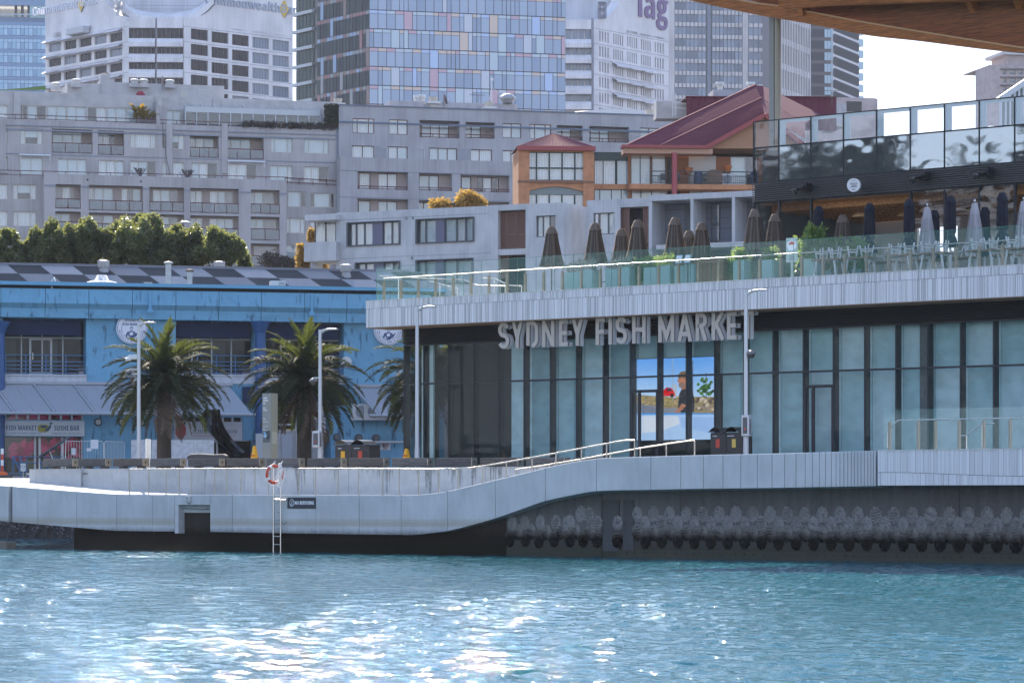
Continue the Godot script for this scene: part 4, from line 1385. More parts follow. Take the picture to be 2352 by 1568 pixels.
func roof():
	# the great timber roof: curved glulam edge beams seen from below, on a steel column
	var w:=-21.5
	var o:=ft(M,"timber_roof","huge curved glulam timber roof sweeping over the top right corner","roof",M.p(1900,62,w))
	var gl:=mat("glulam",0.55,0.185,0.042,0.6)
	gl.albedo_texture=grain(); gl.uv1_scale=Vector3(0.12,1.6,1)
	var dk:=mat("glulam_dark",0.38,0.115,0.028,0.6)
	dk.albedo_texture=grain(); dk.uv1_scale=Vector3(0.1,1.2,1)
	var lamb:=func(called:String,bot:Array,top:Array,ww:float,th:float,m:Material,x0:float,x1:float):
		var pts:=PackedVector2Array()
		var n:=28
		for k in n+1:
			var x:=lerpf(x0,x1,float(k)/n); var p:=M.p(x,interp(bot,x),ww); pts.append(Vector2(p.x,p.y))
		for k in n+1:
			var x:=lerpf(x1,x0,float(k)/n); var p:=M.p(x,interp(top,x),ww); pts.append(Vector2(p.x,p.y))
		var mb:=MB.new()
		mb.prism(pts,ww-th,ww)
		return part(o,called,mb,m)
	var b1:=[1500,-22,1565,-4,1720,30,1808,45.5,1900,62,1990,80,2100,92,2250,111,2352,121,2480,128]
	var t1:=[1500,-70,1620,-20,1720,6,1800,16,1900,36,1990,53,2352,111,2480,124]
	lamb.call("edge_beam",b1,t1,w,0.35,gl,1500,2480)
	var b2:=[1500,-92,1620,-26,1720,1,1800,13.5,1900,33,1990,50,2352,108.5,2480,121]
	var t2:=[1500,-150,1700,-60,1800,-30,1990,-40,2352,-60,2480,-80]
	lamb.call("roof_beam",b2,t2,w-0.9,0.4,dk,1500,2480)
	var strip:=func(off:float,ww:float):
		var mb:=MB.new(); var path:=[]
		for k in 30:
			var x:=lerpf(1500,2480,k/29.0); path.append(M.p(x,interp(t1,x)+off,ww))
		for k in 29:mb.bar(path[k],path[k+1],0.06,0.04)
		part(o,"bright_line_strip",mb,mat("bright_line_tone",0.62,0.40,0.20,0.5))  # pale bars paint the bright line of light between the beams
	strip.call(-0.8,w+0.03)
	strip.call(-2.4,w-0.55)
	# upper beam running right from the column head, and short purlins
	var b3:=[1760,8,1800,16,1900,10.5,2000,7.5,2233,0,2480,-10]
	var t3:=[1760,-80,2480,-80]
	lamb.call("roof_beam",b3,t3,w+0.8,0.5,gl,1788,2480)
	for e in [[1838,24,12,1858],[2222,-16,20,2238],[2330,-30,12,2344]]:
		var a:=M.p(e[0],e[1],w+0.3); var b:=M.p(e[3],e[2],w-0.5)
		var mb:=MB.new(); mb.bar(a,b,0.25,0.5); part(o,"purlin",mb,gl)
	var cov:=MB.new()
	var pa:=M.p(1480,-60,w-0.6); var pb:=M.p(2600,-60,w-0.6)
	cov.quad(Vector3(pb.x,pb.y+1.2,w+12),Vector3(pa.x,pa.y+1.2,w+12),Vector3(pa.x,pa.y+1.2,w-30),Vector3(pb.x,pb.y+1.2,w-30))
	part(o,"roof_deck",cov,dk)
	# steel column
	var c:=M.p(1784,290,w-1.2)
	var co:=ft(M,"roof_column","grey steel column with a web standing under the timber roof beside red roofs","column",Vector3(c.x,11.4,w-1.2))
	var top:=M.y(1784,8,w-1.2)
	var cm:=MB.new()
	cm.box(c.x-0.24,c.x+0.02,11.4,top,w-1.25,w-0.95)
	part(co,"web",cm,mat("column_grey",0.26,0.27,0.27,0.45))
	var cf:=MB.new()
	cf.tube([Vector3(c.x+0.14,11.4,w-1.1),Vector3(c.x+0.14,top,w-1.1)],0.15,0.15,20)
	part(co,"tube",cf,mat("column_warm",0.34,0.31,0.25,0.4))

# ---------- things on the promenade ----------
func promenade_things():
	var yel:=mat("caution_yellow",0.72,0.36,0.01,0.5)
	lamps()
	bins()
	palms()
	totem()
	for e in [[584,1024,1068,-7.0,12.0,"tall yellow caution cone beside the grey wayfinding sign"],[933.5,1030,1062,-8.5,11.0,"yellow caution cone at the corner of the glass hall"]]:
		var b:=M.p(e[0],e[2],e[3]); var top:=M.p(e[0],e[1],e[3])
		var o:=ft(M,"caution_cone",e[5],"caution cone",b,"yellow caution cones")
		var m:=MB.new()
		var h:=top.y-b.y
		for s in 4:
			var a:=TAU*s/4+0.78; var a2:=a+TAU/4
			var r0:=0.22; var r1:=0.07
			m.quad(Vector3(cos(a)*r0,0.04,-sin(a)*r0),Vector3(cos(a2)*r0,0.04,-sin(a2)*r0),Vector3(cos(a2)*r1,h,-sin(a2)*r1),Vector3(cos(a)*r1,h,-sin(a)*r1))
		m.box(-0.05,0.05,h-0.02,h+0.005,-0.05,0.05)
		m.box(-0.24,0.24,0.0,0.05,-0.24,0.24)
		part(o,"cone",m,yel,Vector3.ZERO)
		var t:=lettering(o,"WARNING",Vector3(0,h*0.5,0.125)+b,0.045,mat("sign_red",0.4,0.02,0.02,0.6))
		t.rotation.x=-0.15
	left_clutter()
	right_clutter()

func lamps():
	var specs:=[[318,742,-5.0,"left lamp post with two cameras, beside the left palm",[[297,855],[302,866]],false],
		["735",757,-7.0,"lamp post with a help point in front of the second palm",[[719,875]],true],
		[958,706,-6.0,"plain lamp post before the left corner of the glass hall",[],false],
		[1714,668,-6.0,"lamp post on the deck before the last letter of the big sign",[[1727,812]],true]]
	for s in specs:
		var px:=float(s[0]); var w:float=s[2]
		var base_y:=3.9 if px>1500 else 3.5
		var b:=M.p(px,1000,w); b.y=base_y
		var o:=ft(M,"lamp_post","slim silver "+s[3],"lamp post",b,"silver lamp posts")
		var h:float=M.y(px,s[1],w)-base_y
		var sil:=mat("silver_paint",0.46,0.47,0.49,0.4,0.35)
		var m:=MB.new()
		m.tube([Vector3(0,0,0),Vector3(0,1.0,0),Vector3(0,1.05,0)],0.115,0.10,14)
		m.tube([Vector3(0,1.05,0),Vector3(0,h,0)],0.092,0.075,14)
		part(o,"pole",m,sil,Vector3.ZERO)
		var hd:=MB.new()
		hd.tube([Vector3(0,h-0.12,0),Vector3(0.2,h-0.10,0)],0.06,0.05,8)
		hd.tube([Vector3(0.16,h-0.07,0),Vector3(0.35,h-0.02,0),Vector3(0.62,h+0.02,0),Vector3(1.0,h-0.0,0)],0.065,0.03,8)
		hd.box(0.32,1.02,h-0.03,h+0.015,-0.13,0.13)
		part(o,"lamp_head",hd,sil,Vector3.ZERO)
		for c in s[4]:
			var p:=M.p(c[0],c[1],w)-b
			var ar:=MB.new()
			ar.bar(Vector3(0,p.y+0.14,0),Vector3(p.x,p.y+0.14,0),0.07,0.07)
			var a:=part(o,"camera_arm",ar,sil,Vector3.ZERO)
			var dm:=MB.new()
			dm.lathe([Vector2(0.0,0.14),Vector2(0.1,0.12),Vector2(0.19,0.02),Vector2(0.2,-0.02),Vector2(0.14,-0.03)],p,14)
			part(a,"camera_housing",dm,mat("camera_housing",0.12,0.12,0.12,0.4),Vector3.ZERO)
			var gm:=MB.new()
			gm.lathe([Vector2(0.13,-0.03),Vector2(0.12,-0.11),Vector2(0.06,-0.17),Vector2(0,-0.18)],p,12)
			part(a,"camera_dome",gm,M_["camera_dome"],Vector3.ZERO)
		if px<400:
			var cb:=MB.new()
			var p:=M.p(300,854,w)-b
			cb.rbox(p.x-0.1,-0.02,p.y+0.6,p.y+0.8,-0.1,0.12,0.02)
			cb.tube([Vector3(p.x+0.05,p.y+0.62,0.05),Vector3(p.x-0.12,p.y+0.58,0.25)],0.09,0.09,10)
			part(o,"bullet_camera",cb,mat("camera_white",0.55,0.55,0.55,0.5),Vector3.ZERO)
		if s[5]:
			var r:=M.r(729,742,990,1027,w) if px<1000 else M.r(1716,1729,953,1002,w)
			var hb:=MB.new()
			var x0:float=r[0]-b.x; var x1:float=r[1]-b.x; var y0:float=r[2]-base_y; var y1:float=r[3]-base_y
			hb.rbox(x0-0.08,x1,y0,y1,0.06,0.30,0.03)
			var hp:=part(o,"help_point",hb,sil,Vector3.ZERO)
			part(hp,"speaker_panel",bx(x0+0.01,x1-0.05,y0+0.1,y1-0.1,0.29,0.304),mat("dark_panel",0.08,0.08,0.085,0.5),Vector3.ZERO)
			part(hp,"call_button",bx(lerpf(x0,x1,0.3),lerpf(x0,x1,0.6),lerpf(y0,y1,0.3),lerpf(y0,y1,0.38),0.305,0.315),mat("lifebuoy_red"),Vector3.ZERO)
			var t:=lettering(hp,"EMERGENCY",Vector3(x1+0.003,lerpf(y0,y1,0.45),0.17),0.10,mat("sign_ink"),"Droid Sans",0.75)
			t.basis=Basis(Vector3.UP,PI/2)*Basis(Vector3(0,0,1),PI/2)*Basis.from_scale(Vector3(0.75,1,1))

func bins():
	for e in [[768.0,853.0,-6.0,3.52,1022.0,"double black litter bin with wavy lids before the blue wall",["caution_yellow","lifebuoy_red"]],[1631.0,1712.0,-7.5,3.9,993.0,"double black litter bin with wavy lids on the deck before the glass hall",["lifebuoy_red","bin_yellow"]]]:
		var a:=M.u(e[0],e[2]); var b:=M.u(e[1],e[2]); var y1:=M.y(e[0]+40,e[4],e[2])
		mat("bin_yellow",0.6,0.42,0.08,0.5)
		var o:=ft(M,"litter_bin",e[5],"litter bin",Vector3(a,e[3],e[2]),"black double litter bins")
		var wd:=(b-a)-0.15
		var blk:=mat("bin_black",0.025,0.023,0.022,0.5)
		for k in 2:
			var x0:=a+wd*k/2+0.01; var x1:=a+wd*(k+1)/2-0.01
			var m:=MB.new()
			m.rbox(x0,x1,e[3],y1,e[2]-0.75,e[2],0.03)
			var bd:=part(o,"cabinet",m,blk)
			var sl:=MB.new()
			for j in 9:sl.box(x0+0.06,x1-0.06,e[3]+0.12+j*0.1,e[3]+0.14+j*0.1,e[2],e[2]+0.012)
			stuff(part(bd,"slats",sl,mat("bin_slat",0.05,0.045,0.042,0.5),Vector3.ZERO))
			part(bd,"sticker",bx(lerpf(x0,x1,0.38),lerpf(x0,x1,0.62),y1-0.62,y1-0.27,e[2]+0.012,e[2]+0.018),M_[e[6][k]],Vector3.ZERO)
			lettering(bd,"general waste" if k==1 else "recycling",Vector3(lerpf(x0,x1,0.3),y1-0.14,e[2]+0.006),0.035,M_["sign_white"])
			var ld:=MB.new()
			var n:=16
			for j in n:
				var f0:=float(j)/n; var f1:=float(j+1)/n
				var h0:=0.24*sin(PI*minf(f0*1.25,1.0))*(1-0.3*f0)+0.02; var h1:=0.24*sin(PI*minf(f1*1.25,1.0))*(1-0.3*f1)+0.02
				var xa:=lerpf(x0-0.06,x1+0.06,f0); var xb:=lerpf(x0-0.06,x1+0.06,f1)
				ld.quad(Vector3(xa,y1+h0,e[2]+0.05),Vector3(xb,y1+h1,e[2]+0.05),Vector3(xb,y1+h1*0.9+0.02,e[2]-0.8),Vector3(xa,y1+h0*0.9+0.02,e[2]-0.8))
				ld.quad(Vector3(xa,y1+h0-0.03,e[2]+0.05),Vector3(xb,y1+h1-0.03,e[2]+0.05),Vector3(xb,y1+h1,e[2]+0.05),Vector3(xa,y1+h0,e[2]+0.05))
			part(o,"wavy_lid",ld,mat("bin_lid",0.05,0.046,0.042,0.25,0.6))

func frond(len:float,e0:float,droop:float,seed_:int,ratty:float)->ArrayMesh:
	var m:=MB.new()
	var r:=RandomNumberGenerator.new(); r.seed=seed_
	var path:=[]; var dirs:=[]
	var p:=Vector3.ZERO
	var n:=30
	for k in n+1:
		var s:=float(k)/n
		var a:=e0-droop*pow(s,1.3)
		var d:=Vector3(cos(a),sin(a),0.10*sin(s*3.0+seed_))
		path.append(p); dirs.append(d.normalized())
		p+=d.normalized()*len/n
	m.tube([path[0],path[8],path[16],path[24],path[30]],0.035,0.006,4)
	for k in range(3,n+1):
		for h in 2:
			for sd in [-1.0,1.0]:
				var s:=(float(k)+h*0.5)/n
				if r.randf()<ratty:continue
				var ln:=len*0.17*sin(PI*clampf(0.12+0.86*s,0,1))*r.randf_range(0.85,1.1)+0.08
				var d:Vector3=dirs[k]
				var up:=Vector3(-d.y,d.x,0)
				var out:=(d*r.randf_range(0.65,0.85)+Vector3(0,0,sd)*0.75+up*r.randf_range(0.15,0.45)).normalized()
				var b:Vector3=path[k]-d*(0.0 if h==0 else len/n*0.5)
				var tip:=b+out*ln+Vector3(0,-0.16*ln*r.randf()-ratty*0.25*ln,0)
				var wv:=d*0.028
				var mid:=b.lerp(tip,0.5)+up*0.02
				m.tri(b-wv,b+wv,mid+wv*1.1); m.tri(b-wv,mid+wv*1.1,mid-wv*1.1); m.tri(mid-wv*1.1,mid+wv*1.1,tip)
	return m.mesh()

func palms():
	var green:=mat("palm_green",0.019,0.025,0.012,0.6)
	green.backlight_enabled=true; green.backlight=lin(0.02,0.026,0.006)
	var lit:=mat("palm_lit_top",0.027,0.036,0.014,0.6)  # brighter top fronds, sunlight from above put into their colour
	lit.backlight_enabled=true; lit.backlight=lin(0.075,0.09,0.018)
	var dead:=mat("palm_dead",0.12,0.085,0.065,0.9)
	var kinds:=[]
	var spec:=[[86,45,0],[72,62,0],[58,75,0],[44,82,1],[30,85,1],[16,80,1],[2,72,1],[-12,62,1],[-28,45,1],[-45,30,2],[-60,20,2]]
	for k in spec.size():
		var e:Array=spec[k]
		for j in 2:
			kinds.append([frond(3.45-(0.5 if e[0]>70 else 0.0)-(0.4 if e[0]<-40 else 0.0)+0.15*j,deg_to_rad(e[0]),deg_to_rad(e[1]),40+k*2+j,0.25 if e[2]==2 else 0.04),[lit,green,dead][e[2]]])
	for pm in [green,lit]:pm.metallic_specular=0.12
	var counts:=[5,7,9,9,10,10,10,9,8,5,3]
	var specs:=[[376,868,"tall date palm with a full crown, beside the left lamp post"],[698,868,"date palm between the grey wayfinding sign and a lamp post"],[992,868,"date palm half hidden behind the corner of the glass hall"]]
	for s in specs:
		var c:=at_px(s[0],s[1],150.0)
		var o:=thing("date_palm",s[2],"palm tree",Vector3(c.x,3.4,c.z),Basis(),"date palms of the promenade")
		var hc:=c.y-3.4
		var tr:=MB.new()
		var rows:=90; var seg:=28
		for j in rows+1:
			for i in seg+1:
				var an:=TAU*i/seg; var f:=float(j)/rows
				var dia:=absf(sin(an*7+f*55))+absf(sin(an*7-f*55))
				var r:=0.30+0.05*dia*0.5+0.10*smoothstep(0.86,1.0,f)+0.03*(1-f)
				tr.vert(Vector3(cos(an)*r,f*(hc-0.1),sin(an)*r),Vector3(cos(an),0.35*(1-dia),sin(an)).normalized(),Vector2(an,f*5))
		for j in rows:
			for i in seg:
				var a:=j*(seg+1)+i
				tr.tri3(a,a+seg+1,a+seg+2); tr.tri3(a,a+seg+2,a+1)
		part(o,"trunk",tr,mat("palm_bark",0.06,0.047,0.037,0.9,0.0,fine,1.5),Vector3.ZERO)
		var r:=RandomNumberGenerator.new(); r.seed=int(s[0])
		var turn:=0.0
		for k in counts.size():
			for j in counts[k]:
				turn+=2.39996
				var kd:Array=kinds[k*2+(j % 2)]
				var f:=part(o,"frond",kd[0],kd[1],Vector3(0,hc-0.25+0.05*(10-k)*0.6,0))
				var sc:=r.randf_range(0.88,1.06)
				f.basis=Basis(Vector3.UP,turn+r.randf()*0.3)*Basis(Vector3(0,0,1),r.randf_range(-0.1,0.1))*Basis(Vector3.RIGHT,r.randf_range(-0.25,0.25))*Basis.from_scale(Vector3.ONE*sc)

func totem():
	var w:=-6.5
	var b:=M.p(602,1049,w); var a1:=M.u(622,w); var t:=M.y(612,903,w)
	var o:=ft(M,"wayfinding_sign","tall grey wayfinding pillar reading HARBOUR FORESHORE WALK beside the yellow cone","sign",Vector3(b.x,3.5,w))
	var wd:=a1-b.x
	var m:=MB.new()
	m.box(b.x,a1,3.5,t,w-0.44,w)
	part(o,"pillar",m,mat("totem_grey",0.21,0.22,0.20,0.6))
	part(o,"side_panel",bx(a1-0.002,a1+0.012,3.52,t-0.01,w-0.43,w-0.01),mat("totem_olive",0.25,0.25,0.19,0.6))
	var wh=M_["sign_white"]
	var x:=b.x+0.05
	for e in [["HARBOUR",914],["FORESHORE",920],["WALK",926],["SYDNEY",937],["FISH MARKET",942]]:
		lettering(o,e[0],Vector3(x,M.y(612,e[1],w),w+0.004),0.075 if e[1]<930 else 0.06,wh,"Droid Sans",0.55 if e[1]<930 else 0.5,false,0.004)
	for e in [["Bridge Road",960],["Wentworth Park",964],["Wentworth Park Light Rail",969],["Harbour Foreshore Walk",979],["Pyrmont",984],["Fish Market Light Rail",988],["Sydney Fish Market",1001]]:
		lettering(o,e[0],Vector3(x,M.y(612,e[1],w),w+0.004),0.04,wh,"Droid Sans",0.5,false,0.004,false)
	var im:=Image.create(96,192,false,Image.FORMAT_RGB8)
	im.fill(Color(0.30,0.33,0.34))
	fill_poly(im,[8,4,90,4,90,110,60,150,30,100,8,90],Color(0.12,0.15,0.17))
	fill_poly(im,[12,8,40,30,52,80,40,120,10,110],Color(0.45,0.62,0.74))
	for k in 12:fill_poly(im,[40+k*4,10+k*9,88,20+k*9,88,22+k*9,40+k*4,12+k*9],Color(0.4,0.44,0.46))
	var q:=MB.new()
	var y0:=M.y(612,1016,w); var y1:=M.y(612,989,w)
	q.quad(Vector3(b.x+0.04,y0,w+0.004),Vector3(a1-0.05,y0,w+0.004),Vector3(a1-0.05,y1,w+0.004),Vector3(b.x+0.04,y1,w+0.004),0,1,1,0)
	part(o,"map_panel",q,print_mat("map_print",im))
	part(o,"notice",bx(a1+0.012,a1+0.018,M.y(612,1019,w),M.y(612,991,w),w-0.37,w-0.06),mat("totem_notice",0.34,0.34,0.28,0.6))

func left_clutter():
	var Z:=165.0
	var galv:=mat("galvanised",0.50,0.50,0.50,0.35,0.6)
	# crowd barriers
	for e in [[144,237,165.0,0.0,"long metal crowd barrier before the sushi bar, with a white notice"],[239,262,165.0,0.9,"short end-on metal crowd barrier next to the long one"]]:
		var a:=at_px(e[0],1100,e[2]); var b:=at_px(e[1],1100,e[2])
		var y:=3.45
		var L:=b.x-a.x
		if e[3]>0:L=2.0
		var o:=thing("crowd_barrier",e[4],"crowd barrier",Vector3(a.x,y,a.z),Basis(Vector3.UP,e[3]*1.25),"metal crowd barriers")
		var h:=at_px(190,1013,Z).y-y
		var m:=MB.new()
		m.tube([Vector3(0,0,0),Vector3(0,h-0.12,0),Vector3(0.12,h,0),Vector3(L-0.12,h,0),Vector3(L,h-0.12,0),Vector3(L,0,0)],0.022,0.022,6)
		m.tube([Vector3(0,0.25,0),Vector3(L,0.25,0)],0.018,0.018,6)
		part(o,"frame",m,galv,Vector3.ZERO)
		var n:=int(L/0.14)
		for k in range(1,n):
			var bm:=MB.new(); bm.tube([Vector3(L*k/n,0.25,0),Vector3(L*k/n,h,0)],0.010,0.010,5)
			part(o,"bar",bm,galv,Vector3.ZERO)
		if e[3]==0:
			part(o,"notice",bx(L*0.68,L*0.87,h-0.42,h+0.08,0.02,0.03),mat("notice_white",0.6,0.6,0.62,0.5),Vector3.ZERO)
			part(o,"notice",bx(L*0.21,L*0.31,h-0.75,h-0.38,0.02,0.03),M_["notice_white"],Vector3.ZERO)
			part(o,"notice",bx(L*0.58,L*0.70,h-0.55,h-0.38,0.03,0.04),M_["notice_white"],Vector3.ZERO)
	# dark sloping panel on a frame
	var p0:=at_px(88,1051,163); var p1:=at_px(157,1004,163)
	var sp:=thing("sloping_panel","dark blue panel propped at a slope on a frame before the sushi bar door","panel",Vector3(p0.x,3.45,p0.z))
	var mm:=MB.new(); mm.bar(p0-sp.position,p1-sp.position,0.9,0.07)
	part(sp,"panel",mm,mat("solar_dark",0.02,0.03,0.055,0.25),Vector3.ZERO)
	var fm:=MB.new()
	var q:=p0.lerp(p1,0.35)-sp.position
	fm.tube([q,Vector3(q.x+0.6,0,0)],0.03,0.03,6)
	q=p0.lerp(p1,0.9)-sp.position
	fm.tube([q,Vector3(q.x-0.05,0,0)],0.03,0.03,6); fm.tube([Vector3(0.05,0,0),Vector3(0.02,0.9,0)],0.03,0.03,6)
	part(sp,"frame",fm,galv,Vector3.ZERO)
	# steps' blue handrails and rail
	var blue:=mat("rail_blue",0.03,0.10,0.22,0.5)
	for e in [[30,1048,48,1098,"left blue stair handrail at the plinth steps"],[92,1068,106,1098,"right blue stair handrail at the plinth steps"]]:
		var a:=at_px(e[0],e[1],168); var b:=at_px(e[2],e[3],166)
		var o:=thing("stair_handrail",e[4],"handrail",Vector3(b.x,3.35,b.z),Basis(),"blue stair handrails")
		for dx in [0.0,0.35]:
			var m:=MB.new()
			m.tube([a-o.position+Vector3(dx,0,0),b-o.position+Vector3(dx,0.2,0),Vector3(dx,0,0)],0.03,0.03,6)
			m.tube([a-o.position+Vector3(dx,0,0),Vector3(a.x-o.position.x+dx,0.4,a.z-o.position.z)],0.03,0.03,6)
			part(o,"rail",m,blue,Vector3.ZERO)
	var ra:=thing("plinth_rail","blue horizontal pipe railing along the plinth of the sushi bar","railing",at_px(28,1085,170))
	for y in [1049,1063]:
		var m:=MB.new(); m.tube([at_px(26,y,170)-ra.position,at_px(150,y,170)-ra.position],0.03,0.03,6); part(ra,"rail",m,blue,Vector3.ZERO)
	for x in [28,60,92,124]:
		var m:=MB.new(); m.tube([at_px(x,1049,170)-ra.position,at_px(x,1085,170)-ra.position],0.03,0.03,6); part(ra,"post",m,blue,Vector3.ZERO)
	# no smoking sign
	var ns:=thing("no_smoking_sign","small white no smoking sign near the plinth steps","sign",at_px(52,1083,160))
	part(ns,"board",bx(-0.13,0.13,0.03,0.43,0,0.01),M_["sign_white"],Vector3.ZERO)
	var ring:=MB.new(); var rp:=[]
	for k in 20:rp.append(Vector3(cos(TAU*k/20)*0.09,0.28+sin(TAU*k/20)*0.09,0.015))
	ring.tube(rp,0.012,0.012,4,true); ring.tube([Vector3(-0.06,0.34,0.018),Vector3(0.06,0.22,0.018)],0.01,0.01,4)
	part(ns,"pictogram",ring,M_["sign_ink"],Vector3.ZERO)
	lettering(ns,"NO SMOKING",Vector3(0,0.11,0.014),0.035,M_["sign_ink"],"Droid Sans",0.8)
	var st:=MB.new(); st.tube([Vector3(0,-0.4,-0.02),Vector3(0,0.1,-0.02)],0.02,0.02,6); part(ns,"post",st,galv,Vector3.ZERO)
	var bo:=thing("red_bollard","red and white striped post on an orange base at the far left edge","bollard",at_px(4,1091,158))
	var bm:=MB.new(); bm.lathe([Vector2(0.3,0),Vector2(0.28,0.12),Vector2(0.12,0.2)],Vector3.ZERO,14); part(bo,"base",bm,mat("cone_orange",0.6,0.10,0.01,0.6),Vector3.ZERO)
	for k in 4:
		var m:=MB.new(); m.tube([Vector3(0,0.2+k*0.3,0),Vector3(0,0.5+k*0.3,0)],0.08,0.08,10); part(bo,"band",m,M_["lifebuoy_red"] if k % 2==0 else M_["lifebuoy_white"],Vector3.ZERO)
	# steel column and white hoarding
	var sc:=at_px(340,1050,147)
	var co:=thing("steel_pillar","bright polished steel pillar in front of the white hoarding","pillar",Vector3(sc.x,3.5,sc.z))
	for k in 3:part(co,"plate",bx(-0.13+k*0.09,-0.06+k*0.09,0,at_px(340,1008,147).y-3.5,-0.1-0.02*k,0.1-0.02*k),steel(),Vector3.ZERO)
	var h0:=at_px(300,1052,166); var h1:=at_px(491,1010,166)
	var ho:=thing("hoarding","white panelled site hoarding behind the left palm trunk","hoarding",Vector3(h0.x,3.4,h0.z))
	for k in 4:
		var wdt:=(h1.x-h0.x)/4
		part(ho,"panel",bx(wdt*k+0.008,wdt*(k+1)-0.008,0,h1.y-3.4,-0.06,0),mat("hoarding_white",0.50,0.50,0.51,0.7,0.0,mottle,0.4),Vector3.ZERO)
	# rolled sacks on the promenade
	var sk:=thing("rolled_tarpaulin","grey rolled tarpaulin lying behind the timber beams before the hoarding","tarpaulin",M.world(M.p(480,1054,-5.5)-Vector3(0,0.24,0)),M.basis)
	var sm:=MB.new(); sm.tube([Vector3(-1.3,0.28,0),Vector3(-1.1,0.36,0),Vector3(-0.5,0.37,0.05),Vector3(0.3,0.33,0),Vector3(1.0,0.35,0.02),Vector3(1.2,0.28,0.05)],0.15,0.12,10)
	part(sk,"roll",sm,mat("grey_tarp",0.07,0.07,0.07,0.8,0.0,fine,1.5),Vector3.ZERO)
	# black tarpaulin hanging from the awning
	var ta:=thing("black_tarpaulin","torn black tarpaulin hanging from the awning beside the sign board","tarpaulin",at_px(500,955,168))
	var tm:=MB.new()
	var L0:=[467,1008,470,985,480,960]
	for j in 14:
		for i in 10:
			var f:=func(ii:int,jj:int)->Vector3:
				var u:=ii/10.0; var v:=jj/14.0
				var px:=lerpf(lerpf(470,505,u),lerpf(505,562,u),v*v)-14.0*sin(v*PI)*(1-u)
				var py:=lerpf(940,lerpf(1010,1042,sin(u*PI*0.8)),v)+8*u*v
				return at_px(px,py,168+0.5*sin(u*9.0+v*3.0)+0.15*sin(v*12.0))-ta.position
			tm.quad(f.call(i,j+1),f.call(i+1,j+1),f.call(i+1,j),f.call(i,j))
	part(ta,"sheet",tm,mat("black_tarp",0.008,0.008,0.009,0.35),Vector3.ZERO)
	var tf:=MB.new()
	for j in 8:
		var f:=func(ii:int,jj:int)->Vector3:
			return at_px(lerpf(398,475,jj/8.0)+ii*lerpf(4,10,jj/8.0),lerpf(868,884,jj/8.0)-ii*6,167.0)-ta.position
		tf.quad(f.call(0,j),f.call(0,j+1),f.call(1,j+1),f.call(1,j))
	part(ta,"loose_strip",tf,M_["black_tarp"],Vector3.ZERO)

func right_clutter():
	# grey steel container and machinery between the second palm and the pillar wall
	var c0:=at_px(640,1052,165); var c1:=at_px(742,991,165)
	var co:=thing("grey_container","grey corrugated steel container behind the second palm trunk","container",Vector3(c0.x,3.4,c0.z))
	var m:=MB.new()
	var n:=26
	var wd:=c1.x-c0.x; var h:=c1.y-3.4
	for k in n:
		var z:=-0.05 if k % 2 else 0.0
		m.quad(Vector3(wd*k/n,0,z),Vector3(wd*(k+1)/n,0,z),Vector3(wd*(k+1)/n,h,z),Vector3(wd*k/n,h,z))
		m.quad(Vector3(wd*(k+1)/n,0,z),Vector3(wd*(k+1)/n,0,-0.05-z),Vector3(wd*(k+1)/n,h,-0.05-z),Vector3(wd*(k+1)/n,h,z))
	m.box(0,wd,h,h+0.08,-2.4,0.03)
	part(co,"side",m,mat("container_grey",0.30,0.31,0.33,0.6,0.0,streak,0.4),Vector3.ZERO)
	part(co,"door",bx(0.15,0.75,0.1,h-0.1,0.0,0.04),mat("container_door",0.24,0.26,0.30,0.6),Vector3.ZERO)
	part(co,"end_wall",bx(-1.3,-0.02,0,h-0.1,-0.4,-0.3),mat("container_pale",0.33,0.34,0.36,0.7),Vector3.ZERO)
	for e in [[688,735,923,944,170.0,"air handling unit under the awning beside the second palm"],[707,745,958,990,168.0,"grey plant cabinet with stained front above the container"]]:
		var a:=at_px(e[0],e[3],e[4]); var b:=at_px(e[1],e[2],e[4])
		var o:=thing("plant_cabinet","grey "+e[5],"machine",a)
		part(o,"casing",bx(0,b.x-a.x,0,b.y-a.y,-0.8,0),mat("plant_grey",0.36,0.36,0.36,0.6,0.0,streak,0.7),Vector3.ZERO)
		var gr:=MB.new()
		for k in 6:gr.box(0.1,b.x-a.x-0.1,0.08+k*0.07,0.11+k*0.07,0,0.03)
		part(o,"grille",gr,mat("dark_panel"),Vector3.ZERO)
		var st:=MB.new(); st.bar(Vector3(0.1,0,-0.2),Vector3(0.1,3.4-a.y,-0.2),0.06,0.06); st.bar(Vector3(b.x-a.x-0.1,0,-0.2),Vector3(b.x-a.x-0.1,3.4-a.y,-0.2),0.06,0.06)
		part(o,"stand",st,M_["galvanised"],Vector3.ZERO)
	var pi:=thing("pipe_run","bundle of pale pipes and ducts rising beside the second palm under the awning","pipes",at_px(665,1000,169))
	for e in [[640,975,672,975],[672,930,672,1000],[680,925,680,990],[712,1010,745,1010],[655,952,700,952],[735,905,758,905],[735,913,760,913],[735,921,762,921]]:
		var t:=MB.new(); t.tube([at_px(e[0],e[1],169)-pi.position,at_px(e[2],e[3],169)-pi.position],0.06,0.06,8)
		part(pi,"pipe",t,mat("pale_pipe",0.5,0.5,0.5,0.5),Vector3.ZERO)

# crops of the photograph that were measured: pixel (x, y) in a crop whose corner is (ox, oy)
func cr(ox:float,oy:float,a:Array)->Array:
	var k:=0.26857
	return [ox+a[0]*k,ox+a[1]*k,oy+a[2]*k,oy+a[3]*k]

func rr(f:Fr,q:Array,w:=0.0)->Array:
	return f.r(q[0],q[1],q[2],q[3],w)

func apt_glass()->StandardMaterial3D:
	return glass("flat_glass",0.10,0.13,0.14,0.10,1.0,0.05)

